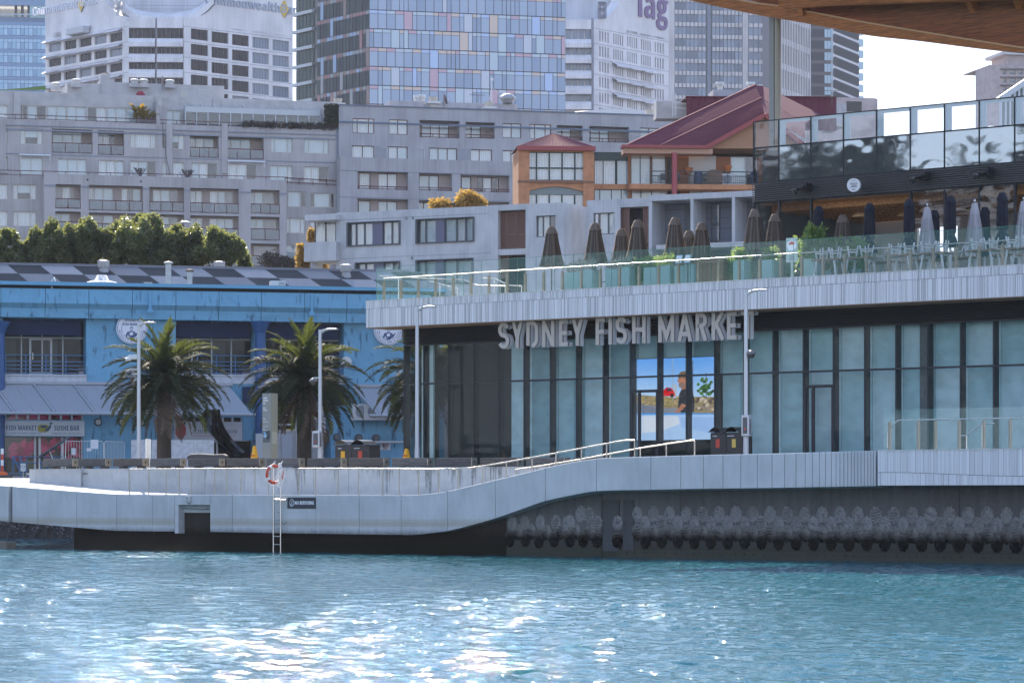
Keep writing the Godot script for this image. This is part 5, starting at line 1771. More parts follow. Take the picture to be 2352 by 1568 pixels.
# a window: frame > panes, blind
func window(o:Node3D,r:Array,z:float,fm:Material,splits:Array,look:int,parent_is_thing:=true)->MeshInstance3D:
	var t:=0.06
	var m:=MB.new()
	var xs:=[r[0]]
	for s in splits:xs.append(lerpf(r[0],r[1],s))
	xs.append(r[1])
	m.box(r[0],r[1],r[2],r[2]+t,z-0.08,z+0.01); m.box(r[0],r[1],r[3]-t,r[3],z-0.08,z+0.01)
	for k in xs.size():
		var x:float=xs[k]
		var a:=x-t/2; var b:=x+t/2
		if k==0:a=x; b=x+t
		if k==xs.size()-1:a=x-t; b=x
		m.box(a,b,r[2]+t,r[3]-t,z-0.08,z+0.008)
	var wn:=part(o,"window",m,fm,null if parent_is_thing else Vector3.ZERO)
	for k in xs.size()-1:
		part(wn,"pane",bx(xs[k]+t/2,xs[k+1]-t/2,r[2]+t,r[3]-t,z-0.035,z-0.025),apt_glass(),Vector3.ZERO)
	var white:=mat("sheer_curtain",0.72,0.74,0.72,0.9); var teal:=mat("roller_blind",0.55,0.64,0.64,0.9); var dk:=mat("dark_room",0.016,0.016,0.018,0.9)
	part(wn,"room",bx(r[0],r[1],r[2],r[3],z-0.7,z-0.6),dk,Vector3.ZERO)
	var parts:=xs.size()-1
	for k in parts:
		var kind:=(look>>(2*k)) & 3
		if kind==0:continue
		var a:float=xs[k]+0.02; var b:float=xs[k+1]-0.02
		var y0:float=r[2]+0.03 if kind<3 else lerpf(r[2],r[3],0.45)
		var c:=MB.new()
		if kind==1:
			var n:=maxi(4,int((b-a)/0.07))
			for i in n:
				var x0:=lerpf(a,b,float(i)/n); var x1:=lerpf(a,b,float(i+1)/n)
				var z0:=z-0.16+0.03*sin(i*2.1); var z1:=z-0.16+0.03*sin((i+1)*2.1)
				c.quad(Vector3(x0,y0,z0),Vector3(x1,y0,z1),Vector3(x1,r[3],z1),Vector3(x0,r[3],z0))
		else:
			c.quad(Vector3(a,y0,z-0.14),Vector3(b,y0,z-0.14),Vector3(b,r[3],z-0.14),Vector3(a,r[3],z-0.14))
		part(wn,"curtain" if kind==1 else "blind",c,white if kind==1 else teal,Vector3.ZERO)
	return wn

# a recessed balcony: back wall with windows, railing with glass in front
func balcony(o:Node3D,r:Array,z:float,deep:float,wall:Material,fm:Material,wins:Array,rail_h:float,posts:int,tall_glass:=true):
	var b:=z-deep
	var holes:=[]
	for w in wins:holes.append([lerpf(r[0],r[1],w[0]),lerpf(r[0],r[1],w[1]),r[2],lerpf(r[2],r[3],0.93)])
	var bm:=MB.new()
	bm.wall(r[0]-0.3,r[1]+0.6,r[2],r[3],b,holes,0.1)
	part(o,"balcony_back",bm,wall)
	for k in wins.size():
		window(o,holes[k],b-0.06,fm,wins[k][2],wins[k][3])
	var rm:=rail_red()
	var rb:=MB.new()
	var yt:float=r[2]+rail_h
	rb.box(r[0]+0.01,r[1]-0.01,yt-0.09,yt,z-0.10,z-0.03)
	rb.box(r[0]+0.01,r[1]-0.01,r[2]+0.05,r[2]+0.10,z-0.10,z-0.04)
	for k in posts+1:
		var x:=lerpf(r[0]+0.03,r[1]-0.03,float(k)/posts)
		rb.box(x-0.025,x+0.025,r[2],yt-0.06,z-0.095,z-0.045)
	var ra:=part(o,"balcony_railing",rb,rm)
	if tall_glass:
		for k in posts:
			part(ra,"pane",bx(lerpf(r[0],r[1],(k+0.04)/posts),lerpf(r[0],r[1],(k+0.96)/posts),r[2]+0.10,yt-0.06,z-0.075,z-0.065),glass("balcony_glass",0.12,0.15,0.16,0.50,0.6),Vector3.ZERO)

func rail_red()->StandardMaterial3D:
	return mat("rail_red",0.09,0.018,0.022,0.6)

func long_rail(o:Node3D,f:Fr,pa:Vector2,pb:Vector2,w:float,drop:float,n:int):
	var a:=f.p(pa.x,pa.y,w); var b:=f.p(pb.x,pb.y,w)
	var m:=MB.new()
	m.bar(a,b,0.07,0.07)
	m.bar(a-Vector3(0,drop,0),b-Vector3(0,drop,0),0.05,0.05)
	for k in n+1:
		var p:=a.lerp(b,float(k)/n)
		m.bar(p-Vector3(0,drop+0.2,0),p,0.05,0.05)
	part(o,"terrace_railing",m,rail_red())

# ---------- the old blue market ----------
func blue_market():
	var B:=Fr.new(27900.0,430.0,175.0)
	var o:=ft(B,"blue_market","old two storey market building painted blue with concrete parapet panels and recessed glazing","market building",B.p(0,1100,0))
	var blue:=mat("blue_paint",0.14,0.33,0.475,0.85,0.0,stain_texture(),0.11)
	blue.heightmap_enabled=true; blue.heightmap_texture=bumpy; blue.heightmap_scale=2.0
	var deepb:=mat("deep_blue",0.018,0.075,0.20,0.5)
	var end:=B.u(1020)
	var st:=B.u(-160)
	# parapet panels with their dark band
	var js:=[-99,1,103,203,303,403,502,600,699,796,895,990]
	for k in js.size()-1:
		var a:=B.u(js[k],0.6)+0.015; var b:=B.u(js[k+1],0.6)-0.015
		var yb:=B.y(js[k],727+0.0174*js[k],0.6); var yg:=B.y(js[k],700+0.0174*js[k],0.6); var yt:=B.y(js[k],660+0.0174*js[k],0.6)
		var m:=MB.new()
		var bf:=0.03
		m.quad(Vector3(a,yb,0.45),Vector3(b,yb,0.45),Vector3(b,yg-0.14,0.45),Vector3(a,yg-0.14,0.45),a,-yb,b,-yg)
		m.quad(Vector3(a,yg-0.14,0.45),Vector3(b,yg-0.14,0.45),Vector3(b,yg+0.14,0.72),Vector3(a,yg+0.14,0.72),a,-yg,b,-yg-0.3)
		m.quad(Vector3(a,yg+0.14,0.72),Vector3(b,yg+0.14,0.72),Vector3(b,yt-bf,0.62),Vector3(a,yt-bf,0.62),a,-yg,b,-yt)
		m.quad(Vector3(a,yt-bf,0.62),Vector3(b,yt-bf,0.62),Vector3(b,yt,0.5),Vector3(a,yt,0.5))
		m.quad(Vector3(a,yb,0.1),Vector3(b,yb,0.1),Vector3(b,yb,0.45),Vector3(a,yb,0.45))
		m.quad(Vector3(b,yb,0.1),Vector3(b,yb,0.45),Vector3(b,yt,0.5),Vector3(b,yt,0.1)); m.quad(Vector3(a,yb,0.45),Vector3(a,yb,0.1),Vector3(a,yt,0.1),Vector3(a,yt,0.5))
		part(o,"parapet_panel",m,blue)
	var y_cap:=B.y(430,660.5,0.6)
	part(o,"parapet_cap",bx(st,end,y_cap,y_cap+0.20,-0.2,0.75),mat("cap_blue",0.10,0.30,0.46,0.5))
	part(o,"parapet_core",bx(st,end,B.y(430,735),y_cap,-0.3,0.2),mat("shadow_gap",0.02,0.025,0.03,0.9))
	for x in [344,716,946]:
		var p:=B.p(x,672+0.0174*x,0.75); var q:=B.p(x,708+0.0174*x,0.75)
		var m:=MB.new(); m.bar(p+Vector3(0,0.2,0.0),q,0.15,0.1); m.box(q.x-0.16,q.x+0.16,q.y-0.12,q.y+0.12,0.62,0.82)
		part(o,"downpipe",m,M_["cap_blue"])
	# upper storey: piers and glazed bays with louvres, mullions, railings
	var yt:=B.y(430,735); var yw:=B.y(300,884)
	var holes:=[]
	var bays:=[[-170,-10],[5,197],[403,585],[610,790]]
	for b in bays:holes.append([B.u(b[0]),B.u(b[1]),B.y(lerpf(b[0],b[1],0.5),862),yt-0.01,1.6])
	var low:=[[[8,190,1003,1086],1.0],[[12,190,941,964],0.4],[[402,556,958,968],0.4],[[402,598,1010,1090],1.6],[[590,760,900,1086],2.5]]
	for h in low:holes.append(rr(B,h[0])+[h[1]])
	var wm:=MB.new()
	wm.wall(st,end,3.2,yt,0.0,holes,1.0)
	part(o,"wall",wm,blue)
	for k in bays.size():
		var b:Array=bays[k]; var h:Array=holes[k]
		var gl:=MB.new()
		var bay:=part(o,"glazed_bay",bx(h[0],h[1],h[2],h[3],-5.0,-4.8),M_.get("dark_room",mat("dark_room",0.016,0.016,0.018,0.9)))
		var n:=4
		for i in n:
			var a:=lerpf(h[0],h[1],float(i)/n); var c:=lerpf(h[0],h[1],float(i+1)/n)
			for e in [[0.0,0.68],[0.68,0.98]]:
				part(bay,"pane",sheet(a+0.04,c-0.04,lerpf(h[2],h[3],e[0])+0.04,lerpf(h[2],h[3],e[1])-0.04,-1.6),glass("blue_market_glass",0.015,0.022,0.022,0.3,0.3,0.04),Vector3.ZERO)
			if i % 2==0:part(bay,"inner_screen",bx(lerpf(a,c,0.1),lerpf(a,c,0.8),h[2],lerpf(h[2],h[3],0.66),-2.6,-2.5),mat("room_teal",0.06,0.08,0.08,0.9),Vector3.ZERO)
			var f:=MB.new()
			f.box(a-0.035,a+0.035,h[2],h[3],-1.7,-1.55)
			f.box(a+0.035,c-0.035,lerpf(h[2],h[3],0.67),lerpf(h[2],h[3],0.70),-1.7,-1.552)
			part(bay,"mullion",f,mat("window_cream",0.42,0.43,0.42,0.5),Vector3.ZERO)
		var sc:=MB.new()
		sc.box(h[0]+0.05,h[1]-0.25,h[3]-0.95,h[3]-0.1,-0.6,-0.55)
		part(bay,"sun_screen",sc,mat("perforated_blue",0.010,0.022,0.065,0.9),Vector3.ZERO)
		var rl:=MB.new()
		for i in 5:rl.tube([Vector3(h[0],h[2]+0.15+0.22*i+(0.15 if i==4 else 0.0),-0.25),Vector3(h[1],h[2]+0.15+0.22*i+(0.15 if i==4 else 0.0),-0.25)],0.028,0.028,6)
		for i in 5:rl.tube([Vector3(lerpf(h[0],h[1],0.04+i*0.24),h[2],-0.25),Vector3(lerpf(h[0],h[1],0.04+i*0.24),h[2]+1.2,-0.25)],0.03,0.03,6)
		part(bay,"railing",rl,mat("rail_mid_blue",0.05,0.15,0.30,0.45),Vector3.ZERO)
		var sl:=MB.new(); sl.box(h[0]-0.02,h[1]+0.02,h[2]-0.48,h[2]-0.02,-0.3,0.06); sl.box(h[0]-0.02,h[1]+0.02,h[2]-0.02,h[2]+0.06,-0.4,0.14)
		part(bay,"white_sill_beam",sl,mat("white_beam",0.48,0.50,0.55,0.6,0.0,streak,0.3),Vector3.ZERO)
	# white framed door in the first bay
	var dr:=rr(B,[62,124,776,862],-1.5)
	var dm:=MB.new(); dm.box(dr[0]+0.1,dr[0]+0.22,dr[2],dr[3],-1.55,-1.48); dm.box(dr[1]-0.25,dr[1]-0.13,dr[2],dr[3],-1.55,-1.48); dm.box(dr[0]+0.22,dr[1]-0.25,dr[3]-0.12,dr[3],-1.55,-1.48); dm.box(dr[0]+0.22,dr[1]-0.25,dr[2],dr[2]+0.2,-1.55,-1.48)
	var door:=part(o,"balcony_door",dm,M_["window_cream"])
	var hd:=MB.new(); hd.tube([Vector3(dr[0]+0.3,dr[2]+0.9,-1.4),Vector3(dr[0]+0.3,dr[2]+1.3,-1.4)],0.03); part(door,"door_handle",hd,steel(),Vector3.ZERO)
	# dark blue columns
	for x in [-2,597]:
		var c:=B.p(x,900,0.35)
		var cm:=MB.new()
		var top:=B.y(x,738,0.35)
		cm.tube([Vector3(c.x,3.3,0.35),Vector3(c.x,top-0.7,0.35)],0.30,0.30,16)
		cm.lathe([Vector2(0.30,top-0.7),Vector2(0.62,top)],Vector3(c.x,0,0.35),16)
		part(o,"column",cm,deepb)
	# awning of translucent sheets on a rusty frame
	var ag:=glass("awning_sheet",0.36,0.37,0.40,0.74,0.4)
	for e in [[-110,530,7],[812,960,2]]:
		var u0:=B.u(e[0],0.1); var u1:=B.u(e[1],0.1)
		var yu:=B.y(300,884,0.1); var yl:=B.y(300,948,2.3)
		for k in e[2]:
			var a:=lerpf(u0,u1,float(k)/e[2]); var b:=lerpf(u0,u1,float(k+1)/e[2])
			var m:=MB.new()
			m.quad(Vector3(a+0.12+1.0,yl,2.3),Vector3(b-0.12+1.0,yl,2.3),Vector3(b-0.12,yu,0.1),Vector3(a+0.12,yu,0.1))
			part(o,"awning_sheet",m,ag)
			var fm:=MB.new()
			fm.bar(Vector3(a,yu,0.1),Vector3(a+1.0,yl,2.3),0.12,0.1); fm.bar(Vector3(lerpf(a,b,0.52),yu+0.01,0.1),Vector3(lerpf(a,b,0.52)+1.0,yl+0.01,2.3),0.03,0.03)
			part(o,"awning_rafter",fm,mat("awning_frame",0.40,0.42,0.46,0.5,0.0,fine,0.5))
		var rl:=MB.new(); rl.box(u0,u1+0.1,yu,yu+0.16,-0.05,0.2); rl.tube([Vector3(u0+0.5,yl-0.06,2.32),Vector3(u1+1.1,yl-0.06,2.32)],0.09,0.09,8)
		part(o,"awning_rail",rl,M_["awning_frame"])
	# shop front of the sushi bar
	var s0:Array=holes[4]
	var im:=Image.create(256,128,false,Image.FORMAT_RGB8)
	im.fill(Color(0.10,0.13,0.10))
	for k in 46:
		var x:=rng.randf_range(0,256); var y:=rng.randf_range(0,70)
		fill_poly(im,[x,y,x+14,y-12,x+26,y+rng.randf_range(6,26),x+10,y+22,x-6,y+12],[Color(0.62,0.10,0.28),Color(0.72,0.18,0.36),Color(0.50,0.07,0.2)][k % 3])
	for k in 24:
		var x:=rng.randf_range(0,256); fill_poly(im,[x,84,x+60,80+rng.randf()*10,x+50,112,x-10,106],[Color(0.44,0.42,0.26),Color(0.30,0.32,0.20),Color(0.18,0.22,0.16)][k % 3])
	var shopm:=print_mat("shop_print_and_reflection",im,0.12)
	var xs:=[0.0,0.36,0.40,0.46,0.78,1.0]
	for k in 3:
		var a:=lerpf(s0[0],s0[1],[0.0,0.46,0.74][k]); var b:=lerpf(s0[0],s0[1],[0.40,0.74,1.0][k])
		var m:=MB.new(); m.quad(Vector3(a+0.06,s0[2],-0.5),Vector3(b-0.06,s0[2],-0.5),Vector3(b-0.06,s0[3],-0.5),Vector3(a+0.06,s0[3],-0.5),[0.0,0.4,0.7][k],1,[0.4,0.7,1.0][k],0)
		var f:=MB.new(); f.box(a-0.06,a+0.06,s0[2],s0[3],-0.55,-0.42); f.box(b-0.06,b+0.055,s0[2],s0[3],-0.55,-0.425)
		var w:=part(o,"shop_window",m,shopm)
		part(w,"frame",f,mat("alu_white",0.5,0.5,0.52,0.4),Vector3.ZERO)
	for r in [[holes[5],5],[holes[6],4]]:
		var h:Array=r[0]
		var m:=MB.new(); m.quad(Vector3(h[0],h[2],-0.3),Vector3(h[1],h[2],-0.3),Vector3(h[1],h[3],-0.3),Vector3(h[0],h[3],-0.3),0,0.4,1,0.1)
		var w:=part(o,"high_window",m,shopm if r[1]==5 else M_["dark_room"])  # pink print paints the reflection in the window over the sign
		var f:=MB.new()
		for k in 8:f.box(lerpf(h[0],h[1],k/7.0)-0.06,lerpf(h[0],h[1],k/7.0)+0.06,h[2],h[3],-0.32,-0.15)
		part(w,"frame",f,M_["alu_white"],Vector3.ZERO)
	for r in [holes[7],holes[8]]:
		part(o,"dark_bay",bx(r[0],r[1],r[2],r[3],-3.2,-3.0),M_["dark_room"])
	var nd:=rr(B,[476,500,1012,1090],-0.8)
	var ndm:=MB.new(); ndm.box(nd[0],nd[0]+0.1,nd[2],nd[3],-0.9,-0.8); ndm.box(nd[1]-0.1,nd[1],nd[2],nd[3],-0.9,-0.8); ndm.box(nd[0]+0.1,nd[1]-0.1,nd[3]-0.1,nd[3],-0.9,-0.8)
	part(o,"door_frame",ndm,M_["alu_white"])
	# perforated blue screen of the third lower bay
	var ps:=rr(B,[556,600,888,926],0.3); part(o,"sun_screen",bx(ps[0],ps[1],ps[2],ps[3],0.25,0.3),M_["perforated_blue"])
	var ps2:=rr(B,[625,790,888,928],0.3); part(o,"sun_screen",bx(ps2[0],ps2[1],ps2[2],ps2[3],0.25,0.3),M_["perforated_blue"])
	var bw:=rr(B,[590,770,985,1015],-0.6); part(o,"boarded_panel",bx(bw[0],bw[1],bw[2],bw[3],-0.7,-0.6),mat("ply_brown",0.13,0.085,0.05,0.8,0.0,fine,0.5))
	# bulkhead lamps
	for e in [[224,969,"left of the lamp post, first of the three"],[279,969,"left of the lamp post, middle of the three"],[323,970,"just right of the left lamp post"],[773,1004,"over the double bin"],[823,1005,"left of the small notice"],[863,1006,"near the glass hall corner"]]:
		var p:=B.p(e[0],e[1],0.0)
		var l:=ft(B,"bulkhead_lamp","round bulkhead lamp on the blue wall, %s" % e[2],"wall lamp",p,"round lamps on the blue wall")
		var m:=MB.new(); m.tube([Vector3(0,0,0),Vector3(0,0,0.16)],0.24,0.22,18)
		part(l,"rim",m,mat("lamp_rim",0.03,0.035,0.04,0.5),Vector3.ZERO)
		var g:=MB.new(); g.tube([Vector3(0,0,0.1),Vector3(0,0,0.19)],0.18,0.15,18)
		part(l,"lens",g,mat("lamp_lens",0.42,0.42,0.40,0.4) if e[0]<400 else mat("lamp_dull",0.10,0.11,0.12,0.4),Vector3.ZERO)
	# pipes and bracket shelf on the right pier
	var sh:=ft(B,"wall_bracket_shelf","white pipe rail on brackets along the blue pier beside the glass hall","bracket rail",B.p(850,1020,0))
	var sm:=MB.new(); sm.tube([B.p(790,1015,0.5),B.p(935,1015,0.5)],0.06,0.06,8); part(sh,"rail",sm,M_["pale_pipe"])
	for x in [802,830,856,881,906]:
		var m:=MB.new(); m.bar(B.p(x,1016,0.05),B.p(x,1016,0.5),0.05,0.05); m.bar(B.p(x,1027,0.05),B.p(x,1017,0.48),0.04,0.04); part(sh,"bracket",m,M_["dark_panel"])
	for e in [[760,952,"left"],[848,945,"middle"],[898,945,"right"]]:
		var p:=B.p(e[0]+8,e[1],0.9)
		if e[2]=="left":p=B.p(828,945,0.7)
		var a:=ft(B,"condenser_unit","white air conditioner with round fan behind the right awning, %s of three" % e[2],"air conditioner",p,"air conditioners under the right awning")
		part(a,"casing",bx(-0.5,0.95,-0.5,0.45,-0.5,0),mat("unit_white",0.5,0.5,0.5,0.5),Vector3.ZERO)
		var m:=MB.new(); m.tube([Vector3(0.05,0,0.0),Vector3(0.05,0,0.03)],0.36,0.36,20); part(a,"fan_grille",m,mat("fan_grey",0.22,0.23,0.25,0.5),Vector3.ZERO)
	var hs:=ft(B,"horn_speaker","round grey horn loudspeaker on the edge of the right blue pier","loudspeaker",B.p(792,832,0.5))
	var hm:=MB.new(); hm.tube([Vector3.ZERO,Vector3(0,0,0.4)],0.1,0.33,16); part(hs,"horn",hm,M_["unit_white"],Vector3.ZERO)
	plinth_and_roof(B,o)
	round_signs(B)
	shop_signs(B)

func stain_texture()->ImageTexture:
	var im:=Image.create(512,512,false,Image.FORMAT_RGB8)
	var n:=noise(FastNoiseLite.TYPE_SIMPLEX_SMOOTH,0.01,5,301).get_seamless_image(512,512)
	var d:=noise(FastNoiseLite.TYPE_SIMPLEX_SMOOTH,0.05,3,302).get_seamless_image(512,512)
	for y in 512:
		for x in 512:
			var g:=0.92+0.12*n.get_pixel(x,y).r
			var s:=clampf((d.get_pixel(x,(y/6) % 512).r-0.60)*5.0,0,1)*clampf((n.get_pixel((x*2) % 512,(y+90) % 512).r-0.46)*5.0,0,1)
			im.set_pixel(x,y,Color(g,g,g).lerp(Color(0.36,0.38,0.40),s*0.75))
	return ImageTexture.create_from_image(im)

func plinth_and_roof(B:Fr,o:Node3D):
	var pl:=MB.new(); var a:=B.p(-80,1087,1.2)
	pl.box(a.x,B.u(165,1.2),3.0,a.y,0,1.2)
	part(o,"plinth",pl,mat("plinth_brown",0.13,0.12,0.115,0.8,0.0,fine,0.6))
	for k in 4:
		var s:=MB.new(); s.box(B.u(30,2),B.u(95,2),3.0,a.y-0.14*(k+1),1.2+0.28*k,1.2+0.28*(k+1)); part(o,"step",s,mat("step_pale",0.3,0.3,0.3,0.8))
	# corrugated roof behind the parapet, grey with paler sheets set like a chequer
	var ya:=B.y(430,672,0); var r0:=-0.3; var r1:=-7.5
	var yb:=B.y(430,616,r1)
	var u0:=B.u(-200); var u1:=B.u(1000)
	var P:=func(u:float,v:float)->Vector3:return Vector3(u+2.0*(1-v),lerpf(ya-0.6,yb,v),lerpf(r0,r1,v))
	var sheet_w:=B.u(210)-B.u(132)
	var k:=0
	var u:=u0
	while u<u1:
		for row in 3:
			var v0:=[0.0,0.32,0.74][row] as float; var v1:=[0.32,0.74,1.0][row] as float
			var pale:=(k+row) % 2==0 and row<3
			var m:=MB.new()
			var n:=20
			for i in n:
				var a0:=u+sheet_w*i/n; var a1:=u+sheet_w*(i+0.5)/n; var a2:=u+sheet_w*(i+1)/n
				var up:=Vector3(0,0.06,0)
				m.quad(P.call(a0,v0),P.call(a1,v0)+up,P.call(a1,v1)+up,P.call(a0,v1),0,0,0.1,1)
				m.quad(P.call(a1,v0)+up,P.call(a2,v0),P.call(a2,v1),P.call(a1,v1)+up,0,0,0.1,1)
			var t:=(k*5+row*3) % 3
			part(o,"roof_sheet",m,mat("roof_pale_%s" % ["old","mid","clean"][t],[0.26,0.32,0.37][t],[0.26,0.32,0.37][t],[0.28,0.34,0.39][t],0.6,0.0,fine,0.5) if pale else mat("roof_grey_%s" % ["old","mid","clean"][t],[0.036,0.042,0.05][t],[0.037,0.043,0.051][t],[0.04,0.047,0.056][t],0.7,0.0,fine,0.5))
		u+=sheet_w; k+=1
	part(o,"ridge_cap",bx(u0,u1,yb-0.12,yb+0.14,r1-0.4,r1+0.12),mat("ridge_grey",0.16,0.165,0.19,0.6))
	part(o,"roof_rear",bx(u0,u1,yb-6.0,yb-0.15,r1-8.0,r1-0.5),M_["roof_grey_mid"])
	# turbine vents, flues, boxes on the roof
	for e in [[237,620,r1+1.0,1.05,"on the blue market roof before the trees"],[503,622,r1-1.0,1.0,"at the roof ridge, right end of the trees"],[794,629,r1+1.2,1.0,"near the glass balustrade corner"]]:
		var p:=B.p(e[0],e[1],e[2])
		var v:=ft(B,"turbine_vent","galvanised turbine vent %s" % e[4],"roof vent",p,"turbine vents of the blue market roof")
		var m:=MB.new(); m.tube([Vector3(0.1,-0.5,0.1),Vector3(0,0.1,0)],0.30*e[3],0.26*e[3],14)
		part(v,"throat",m,mat("vent_zinc",0.30,0.30,0.31,0.6,0.3),Vector3.ZERO)
		var t:=MB.new(); t.lathe([Vector2(0.26,0.1),Vector2(0.33,0.18),Vector2(0.34,0.52),Vector2(0.33,0.56),Vector2(0.1,0.6)],Vector3.ZERO,48,0.06,16)
		part(v,"turbine",t,mat("vent_vanes",0.36,0.36,0.36,0.5,0.4),Vector3.ZERO)
	for e in [[386,606,0.17,"tall rusty white flue with a cap above the blue parapet"],[435,624,0.16,"shorter white flue with rusty cowl above the blue parapet"]]:
		var p:=B.p(e[0],664,-0.8)
		var h:=B.y(e[0],e[1],-0.8)-p.y
		var v:=ft(B,"flue",e[3],"flue",p,"white flues")
		var m:=MB.new(); m.tube([Vector3(0,-0.5,0),Vector3(0,h,0)],e[2],e[2],12); part(v,"pipe",m,mat("flue_white",0.48,0.46,0.44,0.6,0.0,streak,0.9),Vector3.ZERO)
		var c:=MB.new(); c.lathe([Vector2(e[2]+0.02,h),Vector2(e[2]+0.10,h+0.02),Vector2(e[2]+0.1,h+0.10),Vector2(0.0,h+0.17)],Vector3.ZERO,12); part(v,"cowl",c,M_["rust"] if e[1]>610 else M_["flue_white"],Vector3.ZERO)
	var q:=B.p(233,656,-1.2)
	var dv:=ft(B,"roof_hood_vent","low white polygonal hood vent on the blue market roof","roof vent",q)
	var dm:=MB.new(); dm.lathe([Vector2(0.9,-0.4),Vector2(1.0,0.0),Vector2(0.85,0.22),Vector2(0.42,0.32),Vector2(0.28,0.62),Vector2(0.0,0.64)],Vector3.ZERO,8); part(dv,"hood",dm,M_["unit_white"],Vector3.ZERO)
	var fl:=ft(B,"floodlight","black square floodlight on the blue parapet","floodlight",B.p(339,655,0))
	part(fl,"housing",bx(-0.3,0.3,-0.25,0.22,-0.1,0.05),M_["camera_dome"],Vector3.ZERO); part(fl,"lens",bx(-0.24,0.24,-0.2,0.17,0.05,0.06),mat("flood_lens",0.35,0.36,0.36,0.2),Vector3.ZERO); part(fl,"bracket",bx(-0.34,0.34,-0.45,-0.26,-0.1,0.0),M_["camera_dome"],Vector3.ZERO)
	var rc:=ft(B,"roof_camera","small white camera on a curved bracket above the blue parapet at left","camera",B.p(122,655,0.2))
	var rm:=MB.new(); rm.tube([Vector3(-0.1,-0.3,0),Vector3(-0.1,0.25,0),Vector3(0.02,0.42,0.1),Vector3(0.1,0.2,0.1)],0.05,0.05,6); part(rc,"bracket",rm,M_["camera_white"],Vector3.ZERO)
	var rd:=MB.new(); rd.lathe([Vector2(0.12,0.2),Vector2(0.13,0.05),Vector2(0,-0.05)],Vector3(0.1,0,0.1),10); part(rc,"dome",rd,M_["camera_dome"],Vector3.ZERO)
	var ac:=ft(B,"roof_condenser","white air conditioner box on the blue market roof","air conditioner",B.p(638,661,-0.6))
	part(ac,"casing",bx(-0.4,0.45,-0.3,0.42,-0.8,0),M_["unit_white"],Vector3.ZERO)
	var gm:=MB.new()
	for i in 5:gm.box(0.05,0.4,-0.1+i*0.1,-0.06+i*0.1,0,0.03)
	part(ac,"grille",gm,M_["fan_grey"],Vector3.ZERO)

func round_signs(B:Fr):
	var navy:=mat("emblem_navy",0.035,0.065,0.16,0.6)
	for e in [[302,754,"round white market emblem with a fisherman, left of the left palm"],[893,757,"round white market emblem cut by the pale terrace band"]]:
		var c:=B.p(e[0],e[1],0.30)
		var o:=ft(B,"market_emblem",e[2],"sign",c,"round market emblems")
		var R:=0.90
		var d:=MB.new(); d.tube([Vector3(0,0,-0.3),Vector3(0,0,0)],R*0.98,R,44)
		var sq:=part(o,"disc",d,mat("emblem_white",0.62,0.64,0.70,0.5),Vector3.ZERO)
		var rg:=MB.new()
		for rr_ in [0.93,0.66]:
			for k in 40:
				if rr_<0.9 and k % 8==7:continue
				var a:=TAU*k/40; var b:=TAU*(k+1.02)/40
				rg.bar(Vector3(cos(a),sin(a),0)*R*rr_+Vector3(0,0,0.01),Vector3(cos(b),sin(b),0)*R*rr_+Vector3(0,0,0.01),0.014,0.022)
		stuff(part(o,"rings",rg,navy,Vector3.ZERO))
		lettering(o,"SYDNEY",Vector3(0,R*0.52,0.006)+c,0.17,navy,"Droid Sans",0.86)
		lettering(o,"FISH MARKET",Vector3(0,R*0.26,0.006)+c,0.145,navy,"Droid Sans",0.80)
		lettering(o,"SINCE 1945",Vector3(0,R*0.78,0.006)+c,0.05,navy,"Droid Sans",1.2)
		var arc_t:="AUSTRALIA'S HOME OF SEAFOOD"
		for k in arc_t.length():
			if arc_t[k]==" ":continue
			var a:=deg_to_rad(lerpf(190,350,float(k)/(arc_t.length()-1)))
			var l:=lettering(o,arc_t[k],Vector3(cos(a),sin(a),0)*R*0.80+Vector3(0,0,0.006)+c,0.075,navy,"Droid Sans",1.0)
			l.rotation.z=a+PI/2
		# the figure of a fisherman who holds a fish
		var f:=MB.new()
		f.prism(hexa([-0.10,0.06,-0.12,-0.04,-0.06,-0.13,0.02,-0.13,0.07,-0.05,0.07,0.06,0.0,0.10]),0.0,0.008)
		f.prism(hexa([-0.08,-0.15,-0.28,-0.22,-0.36,-0.42,-0.30,-0.55,-0.22,-0.34,-0.18,-0.50,0.14,-0.44,0.16,-0.30,0.24,-0.46,0.30,-0.40,0.20,-0.22,0.05,-0.15]),0.0,0.008)
		f.prism(hexa([-0.22,-0.62,0.02,-0.60,0.26,-0.44,0.42,-0.20,0.36,-0.20,0.18,-0.34,-0.08,-0.50]),0.009,0.014)
		part(o,"fisherman_figure",f,navy,Vector3.ZERO)
		var h:=MB.new()
		h.prism(hexa([-0.075,0.02,-0.085,-0.05,-0.04,-0.10,0.01,-0.10,0.045,-0.04,0.04,0.02]),0.01,0.015)
		h.prism(hexa([-0.14,-0.26,-0.12,-0.42,0.06,-0.38,0.08,-0.24,-0.02,-0.20]),0.01,0.013)
		part(o,"face_and_apron",h,M_["emblem_white"],Vector3.ZERO)

